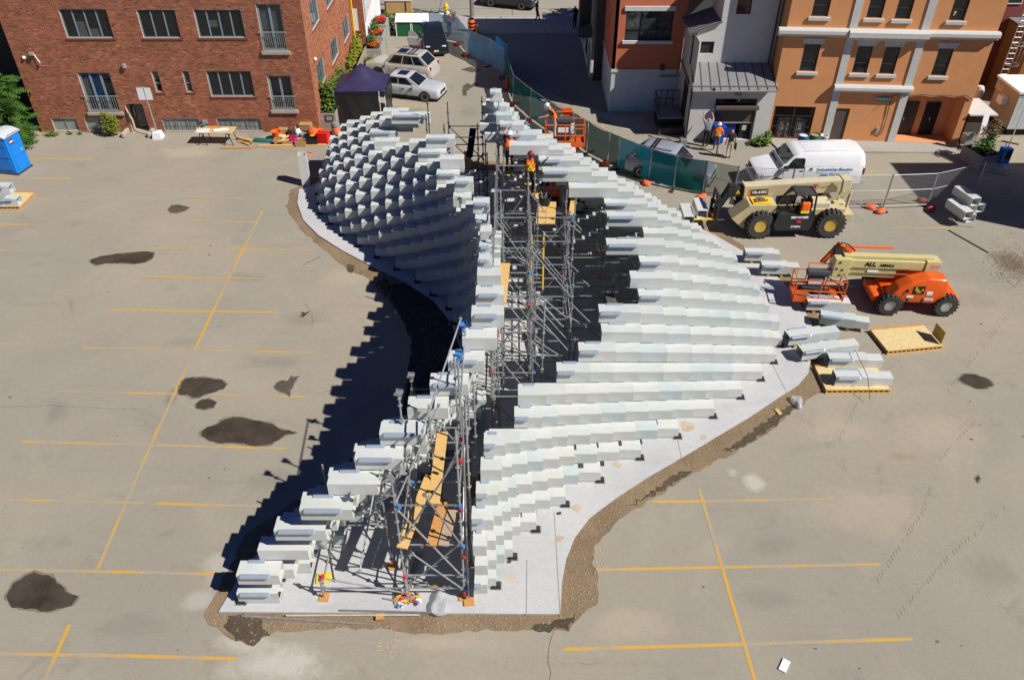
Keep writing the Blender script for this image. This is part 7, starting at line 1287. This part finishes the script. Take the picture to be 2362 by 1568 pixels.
for x, y, lb in ((895, 140, 'thin grey marker post beside the planters, nearer one'), (881, 150, 'thin grey marker post beside the planters, left one')): p = T('marker_post', lb, 'post', G(x, y)); MB().tube((0, 0, 0), (0, 0, 1.5), .025, 6).build('post', STEEL, p)
# ================================================================== PEOPLE BY THE BUILDINGS
WALK_ = dict(kl=(-.1, .20, .50), al=(-.1, .28, .10), tl=(-.12, .44, .05), kr=(.1, -.02, .50), ar=(.1, -.28, .13), tr=(.11, -.14, .04))
person('man in grey-blue shirt reaching up beside the roller shutter', (11.0, 43.2, 0), .05, dict(el=(-.30, .12, 1.62), wl=(-.26, .26, 1.86), hl=(-.25, .30, 1.93), er=(.30, .18, 1.55), wr=(.26, .34, 1.72), hr=(.24, .40, 1.78), hdt=(0, .0, 1.67)), GREYC, BLACKC, h=1.78)
person('worker in white hard hat and orange vest walking toward the roller shutter', (11.42, 42.45, 0), -.25, dict(WALK_, er=(.27, .08, 1.16), wr=(.30, .24, 1.02), hr=(.31, .28, .96)), HIVIS, M('grey_trousers', (.11, .11, .115), .9), hat=HATW, vest=True, h=1.74)
person('man in black polo shirt and khaki trousers standing by the roller shutter', (12.0, 41.7, 0), .12, dict(hr=(.27, .05, .82)), BLACKC, KHAKI, h=1.76, hat=None)
prop('document_bag', 'black document bag held by the man in khaki trousers', 'bag', MB().bbox(-.03, .03, -.15, .17, -.28, .12, .02), BLKP, (12.30, 41.76, .80), .1)
person('pedestrian in black crossing the shaded pavement at the top, bare legs', G(1238, 57)+Vector((0, 0, .115)), -1.3, WALK_, BLACKC, BLACKC, h=1.72, shoes=HATW); person('dark-clothed pedestrian standing near the terracotta building corner at the top', G(1325, 70)+Vector((0, 0, .115)), .6, None, BLACKC, BLACKC, h=1.75)
person('worker in orange and white hard hat behind the open hatchback door', (-4.75, 63.0, 0), 2.6, dict(hdt=(0, .12, 1.62), hdb=(0, .08, 1.55)), HIVIS, NAVY, hat=HATW, vest=True, h=1.75)
person('worker in white hard hat leaning out of the raised orange basket', (1.95, 34.75, 4.28), pi/2, dict(che=(0, .16, 1.33), nec=(0, .24, 1.46), hdb=(0, .30, 1.52), hdt=(0, .38, 1.60), sl=(-.185, .2, 1.37), sr=(.185, .2, 1.37), spi=(0, .06, 1.13), el=(-.24, .42, 1.20), wl=(-.22, .66, 1.14), hl=(-.21, .74, 1.13), er=(.24, .40, 1.16), wr=(.22, .62, 1.04), hr=(.21, .70, 1.02)), BLACKC, KHAKI, SKIN, 'short', HATW, True, stripe=False, h=1.72)
# ================================================================== BY THE SHUTTER AND THE ORANGE BUILDING
BBIN = M('bin_blue', (.01, .06, .42), .45, .06, 3)
def wbin(label, x, y, mat, rz=0, h=1.05):
    t = T('wheeled_bin', label, 'bin', (x, y, 0), rz); b = MB(); b.add([(-.24, -.26, .08), (.24, -.26, .08), (.24, .26, .08), (-.24, .26, .08), (-.30, -.33, h), (.30, -.33, h), (.30, .33, h), (-.30, .33, h)], [(3, 2, 1, 0), (0, 1, 5, 4), (1, 2, 6, 5), (2, 3, 7, 6), (3, 0, 4, 7), (4, 5, 6, 7)]); b.build('body', mat, t); MB().bbox(-.33, .33, -.37, .36, h, h+.07, .03).build('lid', mat, t)
    for s_ in (-1, 1): MB().lathe([(0, -.03), (.1, -.03), (.1, .03), (0, .03)], 12, Tr(s_*.27, .28, .1) @ Ry(pi/2)).build('wheel', BLKF, t)
    return t
wbin('bright blue wheeled bin being moved out of the roller shutter', 11.75, 43.65, BBIN, .1); wbin('dark blue wheeled bin in the shade inside the shutter', 12.6, 44.6, M('bin_navy', (.008, .03, .20), .5), 0); b_ = wbin('black wheeled bin with a pale sticker inside the shutter', 13.35, 44.55, BLKP, 0); MB().box(-.14, .14, -.335, -.32, .55, .85).build('sticker', M('pale_sticker', (.45, .52, .42), .7), b_)
mop = T('wall_bracket', 'rusty metal bracket leaning at the foot of the stair tower corner', 'bracket', (9.75, 43.6, 0)); MB().path([(0, .2, 0), (0, .2, 1.2), (0, 0, 1.4), (.1, -.1, .5), (.1, -.1, 0)], .03, 6).build('frame', DARKST, mop); MB().bbox(-.15, .25, -.2, .15, 0, .35, .04).build('pail', FRG, mop)
def drum(label, px, py, mat, top, z=0.095, h=.88, r=.29): t = T('drum', label, 'drum', G(px, py, z)); MB().lathe([(0, .0), (r, .0), (r, .28), (r*1.04, .3), (r, .32), (r, .58), (r*1.04, .6), (r, .62), (r, h), (r*.93, h), (r*.93, h-.06), (0, h-.06)], 18).build('drum_body', mat, t, smooth=40); MB().lathe([(0, h-.055), (r*.92, h-.055)], 18).build('drum_top', top, t)
drum('blue steel drum with a white top in front of the barred gate', 1847, 345, M('drum_blue', (.02, .10, .22), .4, .2, 4), HATW, .004); drum('blue and green drum beside the stacked wheels', 1873, 344, M('drum_green', (.02, .13, .14), .4, .2, 4), M('drum_gold', (.38, .28, .06), .6), .004)
LWH = wheel_mesh(.30, .20, STEEL, .62, 5)
for k, (px, py, z, lb) in enumerate(((1881, 338, .42, 'spare wheel with a brassy rim on the upper left of the wheel pile'), (1905, 338, .42, 'spare wheel with a silver rim on the upper right of the wheel pile'), (1893, 347, .11, 'spare wheel lying at the lower left of the wheel pile'), (1917, 348, .11, 'spare wheel lying at the lower right of the wheel pile'))):
    t = T('spare_wheel', lb, 'wheel', G(px, py+(7 if z > .3 else 0), 0)+Vector((0, 0, z))); o = put('tyre', LWH[0], t, None, (pi/2, 0, k)); put('rim', LWH[1], o); 
    if z > .3: u_ = T('spare_wheel', lb.replace('spare wheel with', 'wheel under the one with').replace(' on the upper', ', pile').replace(' of the wheel pile', ''), 'wheel', t.location-Vector((0, 0, .31))); o = put('tyre', LWH[0], u_, None, (pi/2, 0, k)); put('rim', LWH[1], o)
pc = T('bucket', 'white plastic bucket behind the wheel pile', 'bucket', G(1897, 333)); MB().lathe([(0, 0), (.2, 0), (.25, .55), (.23, .55), (.18, .03), (0, .03)], 14).build('pail', HATW, pc, smooth=40)
tg = T('metal_trough', 'grey metal trough on legs at the corner of the orange building', 'trough', (25.45, 42.7, 0), .05); MB().box(0, .6, 0, .03, .35, .85).box(0, .6, .5, .53, .35, .85).box(0, .03, .03, .5, .35, .85).box(.57, .6, .03, .5, .35, .85).box(.03, .57, .03, .5, .35, .4).build('trough_body', STEEL, tg); [MB().tube((x, y, 0), (x, y, .4), .025, 6).build('leg', DARKST, tg) for x in (.04, .56) for y in (.04, .5)]
cp = T('planter', 'long concrete planter with a straggly bush by the blue newspaper box', 'planter', (25.25, 40.2, 0), .28); MB().box(0, 1.35, 0, .1, 0, .75).box(0, 1.35, 1.5, 1.6, 0, .75).box(0, .1, .1, 1.5, 0, .75).box(1.25, 1.35, .1, 1.5, 0, .75).build('trough', CONC, cp); MB().box(.1, 1.25, .1, 1.5, 0, .65).build('soil', SOIL, cp)
bush('shrub', 'green plant with a dry brown top growing in the concrete planter', (25.6, 41.1, .65), [(0, 0, .35, .55, .5, .4), (.3, .1, .8, .3, .3, .4)], 420, .17, MG); bush('dry_shrub', 'dry brown twiggy growth above the concrete planter', (25.75, 41.35, .9), [(0, 0, .9, .6, .4, .35), (.3, .1, 1.2, .35, .3, .3)], 420, .16, leafmat('dry', (.17, .125, .06)), aspect=.2)
nb_ = T('newspaper_box', 'bright blue newspaper box beside the concrete planter', 'newspaper box', (26.35, 40.35, 0), .1); MB().bbox(0, .5, 0, .45, .28, 1.15, .02).build('cabinet', PBL, nb_); MB().box(.06, .44, -.012, 0, .62, 1.05).build('window', CARGL, nb_); MB().box(.12, .38, .1, .35, 0, .28).build('pedestal', PBL, nb_); MB().box(-.05, .55, -.1, .5, 0, .03).build('base', TRIM, nb_)
lsn = T('leaning_sign', 'pale sign leaning on the fence by the planter', 'sign', (25.95, 42.2, 0), .3); MB().box(-.04, .35, 0, .02, 1.2, 2.2, 0, Rx(-.15)).build('sign_plate', HATW, lsn); MB().tube((0.15, 0.03, 0), (.15, .03, 1.3), .025, 6).build('post', STEEL, lsn)
# ================================================================== LITTER, PIPES AND MARKS ROUND THE SLAB
for (a, b_, r_, mt_, lb) in (((556.6, 1419.5), (862.5, 1439.5), .030, GAL, 'long scaffold tube lying on the dirt at the front edge, nearest one'), ((659.5, 1418.8), (968, 1417.5), .028, M('pale_tube', (.52, .46, .38), .6), 'pale pole lying along the front edge of the slab'), ((784, 1406.8), (988, 1412), .028, GAL, 'scaffold tube lying on the slab near its front edge'), ((884, 1379), (945, 1391), .022, GAL, 'short tube on the slab near the scattered fittings'), ((936, 1352), (962, 1272), .03, GAL, 'leftmost of three tubes laid together in the shade'), ((942, 1352), (968, 1272), .03, GAL, 'middle of three tubes laid together in the shade'), ((948, 1352), (974, 1272), .03, GAL, 'rightmost of three tubes laid together in the shade'), ((958, 1352), (1060, 1352), .028, GAL, 'tube lying across the slab behind the scattered fittings')):
    z = .1 if b_[1] < 1418 else .045; tag(MB().tube(G(*a, z), G(*b_, z), r_, 7).build('scaffold_tube', mt_), lb, 'pipe')
r = random.Random(15); FT_ = [GAL, BLUEP, REDP, YEL, PLYO, HATW]
for k in range(16):
    p = G(935+r.uniform(-22, 30), 1385+r.uniform(-14, 14), .066); b = MB(); b.box(-.10, .10, -.03, .03, 0, .05).tube((-.05, -.06, .05), (.05, .06, .05), .03, 6); o = b.build('scaffold_coupler', FT_[k % 6]); o.location = p; o.rotation_euler = (0, 0, r.uniform(0, 6)); tag(o, 'small scaffold coupler in the scatter of fittings on the slab', 'coupler', 'scattered scaffold couplers at the near tower')
def sack(label, x, y, s_, seed, z=.062):
    b = MB(); rr = random.Random(seed); bm_ = bmesh.new(); bmesh.ops.create_icosphere(bm_, subdivisions=3, radius=1)
    for v in bm_.verts: q = 1+.20*sin(v.co.x*4+seed)*sin(v.co.y*3)+rr.uniform(-.05, .05); v.co = Vector((v.co.x*.24*q, v.co.y*.42*q, max(0, (v.co.z+.6)*.16*q)))
    b.bm(bm_); o = b.build('plastic_sack', M('clear_plastic', (.62, .64, .66), .25, .25, 7, alpha=.5, spec=.6), None, smooth=35); o.location = G(x, y, z); o.scale = (s_,)*3; tag(o, label, 'bag')
sack('crumpled clear plastic bag on the slab right of the scattered fittings', 1014, 1396, .95, 2); sack('crumpled white plastic bag on the dirt at the right slab edge', 1838, 930, .8, 5, .015)
for x, y, w, d, rz, mt_, lb, z in ((876, 1422, .22, .20, .1, PLYO, 'orange-brown wood block on the front edge of the slab', .064), (1004, 1352, .42, .16, .05, YEL, 'yellow block lying in the shade of the near tower', .064), (925, 1380, .4, .34, .2, PLYO, 'orange plywood square under the scattered fittings', .064), (1809, 1535, .20, .38, -.6, HATW, 'white scrap of board on the asphalt at lower right', .004), (1795, 950, .14, .3, .3, PLY, 'small pale wood offcut on the dirt at the right slab edge', .02), (1082, 1388, .3, .26, .1, PLYO, 'brown wood pad at the right foot of the near tower', .064), (747, 1333, .42, .34, .1, YEL, 'yellow-edged black base tray beside the near-left boxes', .064), (1218, 885, .42, .12, -.1, PLYO, 'orange-brown wood strip lying on a right-hand box top', 3.2), (1290, 1184, .12, .08, .3, DARKST, 'small black scrap on the slab below the right wall', .064), (1175, 1296, .1, .06, .2, DARKST, 'tiny black scrap by the near right wall foot', .064), (1200, 850, .5, .3, .0, PLYO, 'plywood piece standing in the middle gap', 1.2)):
    if z > 1: continue
    o = MB().bbox(-w/2, w/2, -d/2, d/2, 0, .04, .005).build('wood_scrap', mt_); o.location = G(x, y, z); o.rotation_euler = (0, 0, rz); tag(o, lb, 'scrap')
def crack(pts, w=.010, seed=1):
    r = random.Random(seed); P_ = [G(*p) for p in pts]; out = []
    for a, b_ in zip(P_, P_[1:]):
        n = max(2, int((b_-a).length/.22))
        for k in range(n): out.append(a.lerp(b_, k/n)+Vector((r.uniform(-.05, .05), r.uniform(-.05, .05), 0)))
    out.append(P_[-1]); b = MB()
    for k, p in enumerate(out):
        d = (out[min(k+1, len(out)-1)]-out[max(k-1, 0)]); n_ = Vector((-d.y, d.x, 0)).normalized()*w*r.uniform(.3, 1.2)*(.3 if k in (0, len(out)-1) else 1); b.v += [(p.x-n_.x, p.y-n_.y, .0072), (p.x+n_.x, p.y+n_.y, .0072)]
    for k in range(len(out)-1): b.f.append((2*k, 2*k+2, 2*k+3, 2*k+1)); b.mi.append(0)
    o = b.build('asphalt_crack', M('crack_dark', (.17, .145, .115), .95)); struct(o)
for i, c in enumerate(([(1275, 1455), (1262, 1510), (1270, 1568), (1262, 1640)], [(0, 939), (120, 935), (200, 939), (330, 944)], [(690, 985), (760, 978), (830, 982)], [(870, 905), (800, 897), (740, 905)], [(1262, 1510), (1310, 1530), (1390, 1528)], [(700, 700), (712, 715), (722, 742), (715, 770)], [(655, 868), (648, 846)], [(690, 870), (712, 868)])): crack(c, .006 if i else .009, i)
PINK = M('survey_paint', (.56, .36, .28), .9, .2, 20, world=True)
for body, x, y, s_, rz in (('116', 876, 1490, .24, pi/2+.1), ('O/S 1.0', 911, 1487, .25, pi/2-.15), ('+', 893, 1494, .26, .2), ('1750', 1384, 1276, .25, .5), ('E11', 1386, 1300, .2, .1)):
    p = G(x, y); o = text_mesh('survey_mark', body, s_, PINK, None, Tr(p.x, p.y, .0118) @ Rz(rz), 0, .0004); struct(o)
tyr = M('tyre_mark', (.29, .245, .185), .95, .2, 6, world=True)
def treads(pts, w=.34, seed=0):
    r = random.Random(seed); P_ = [G(*p) for p in pts]; b = MB()
    for a, b_ in zip(P_, P_[1:]):
        n = int((b_-a).length/.17); d = (b_-a).normalized(); n_ = Vector((-d.y, d.x, 0))
        for k in range(n):
            if r.random() < .30: continue
            c = a+d*k*.17
            for s_ in (-1, 1): p = c+n_*s_*.03; q = c+n_*s_*w/2*r.uniform(.5, 1)-d*.13; e = d*r.uniform(.012, .026); b.add([(p.x, p.y, .0068), (q.x, q.y, .0068), (q.x+e.x, q.y+e.y, .0068), (p.x+e.x, p.y+e.y, .0068)], [(0, 1, 2, 3) if s_ < 0 else (3, 2, 1, 0)])
    struct(b.build('tyre_print', tyr))
for i, t_ in enumerate(([(2020, 1330), (2120, 1180), (2160, 1060), (2250, 960)], [(2060, 1420), (2180, 1280), (2330, 1150)], [(1930, 1010), (1985, 900), (2080, 820)], [(2180, 900), (2260, 800), (2340, 700)], [(730, 1540), (660, 1560), (600, 1600)], [(1840, 960), (1900, 1000), (1960, 1100)], [(1950, 620), (2060, 600), (2200, 640)])): treads(t_, .36, i)
stn = M('tar_spot', (.14, .12, .10), .8, .3, 8, world=True); r = random.Random(77)
for k in range(46):
    x, y = r.uniform(0, 2362), r.uniform(500, 1560); p = G(x, y)
    if inside((p.x, p.y), dirt): continue
    q = r.choice((.02, .025, .03, .045)); n = 9; ph = r.uniform(0, 6); sheet('oil_spot', [(p.x+q*1.6*cos(t*2*pi/n+ph)*r.uniform(.7, 1.2), p.y+q*sin(t*2*pi/n+ph)*r.uniform(.7, 1.2)) for t in range(n)], .0061+k*.00001, stn)
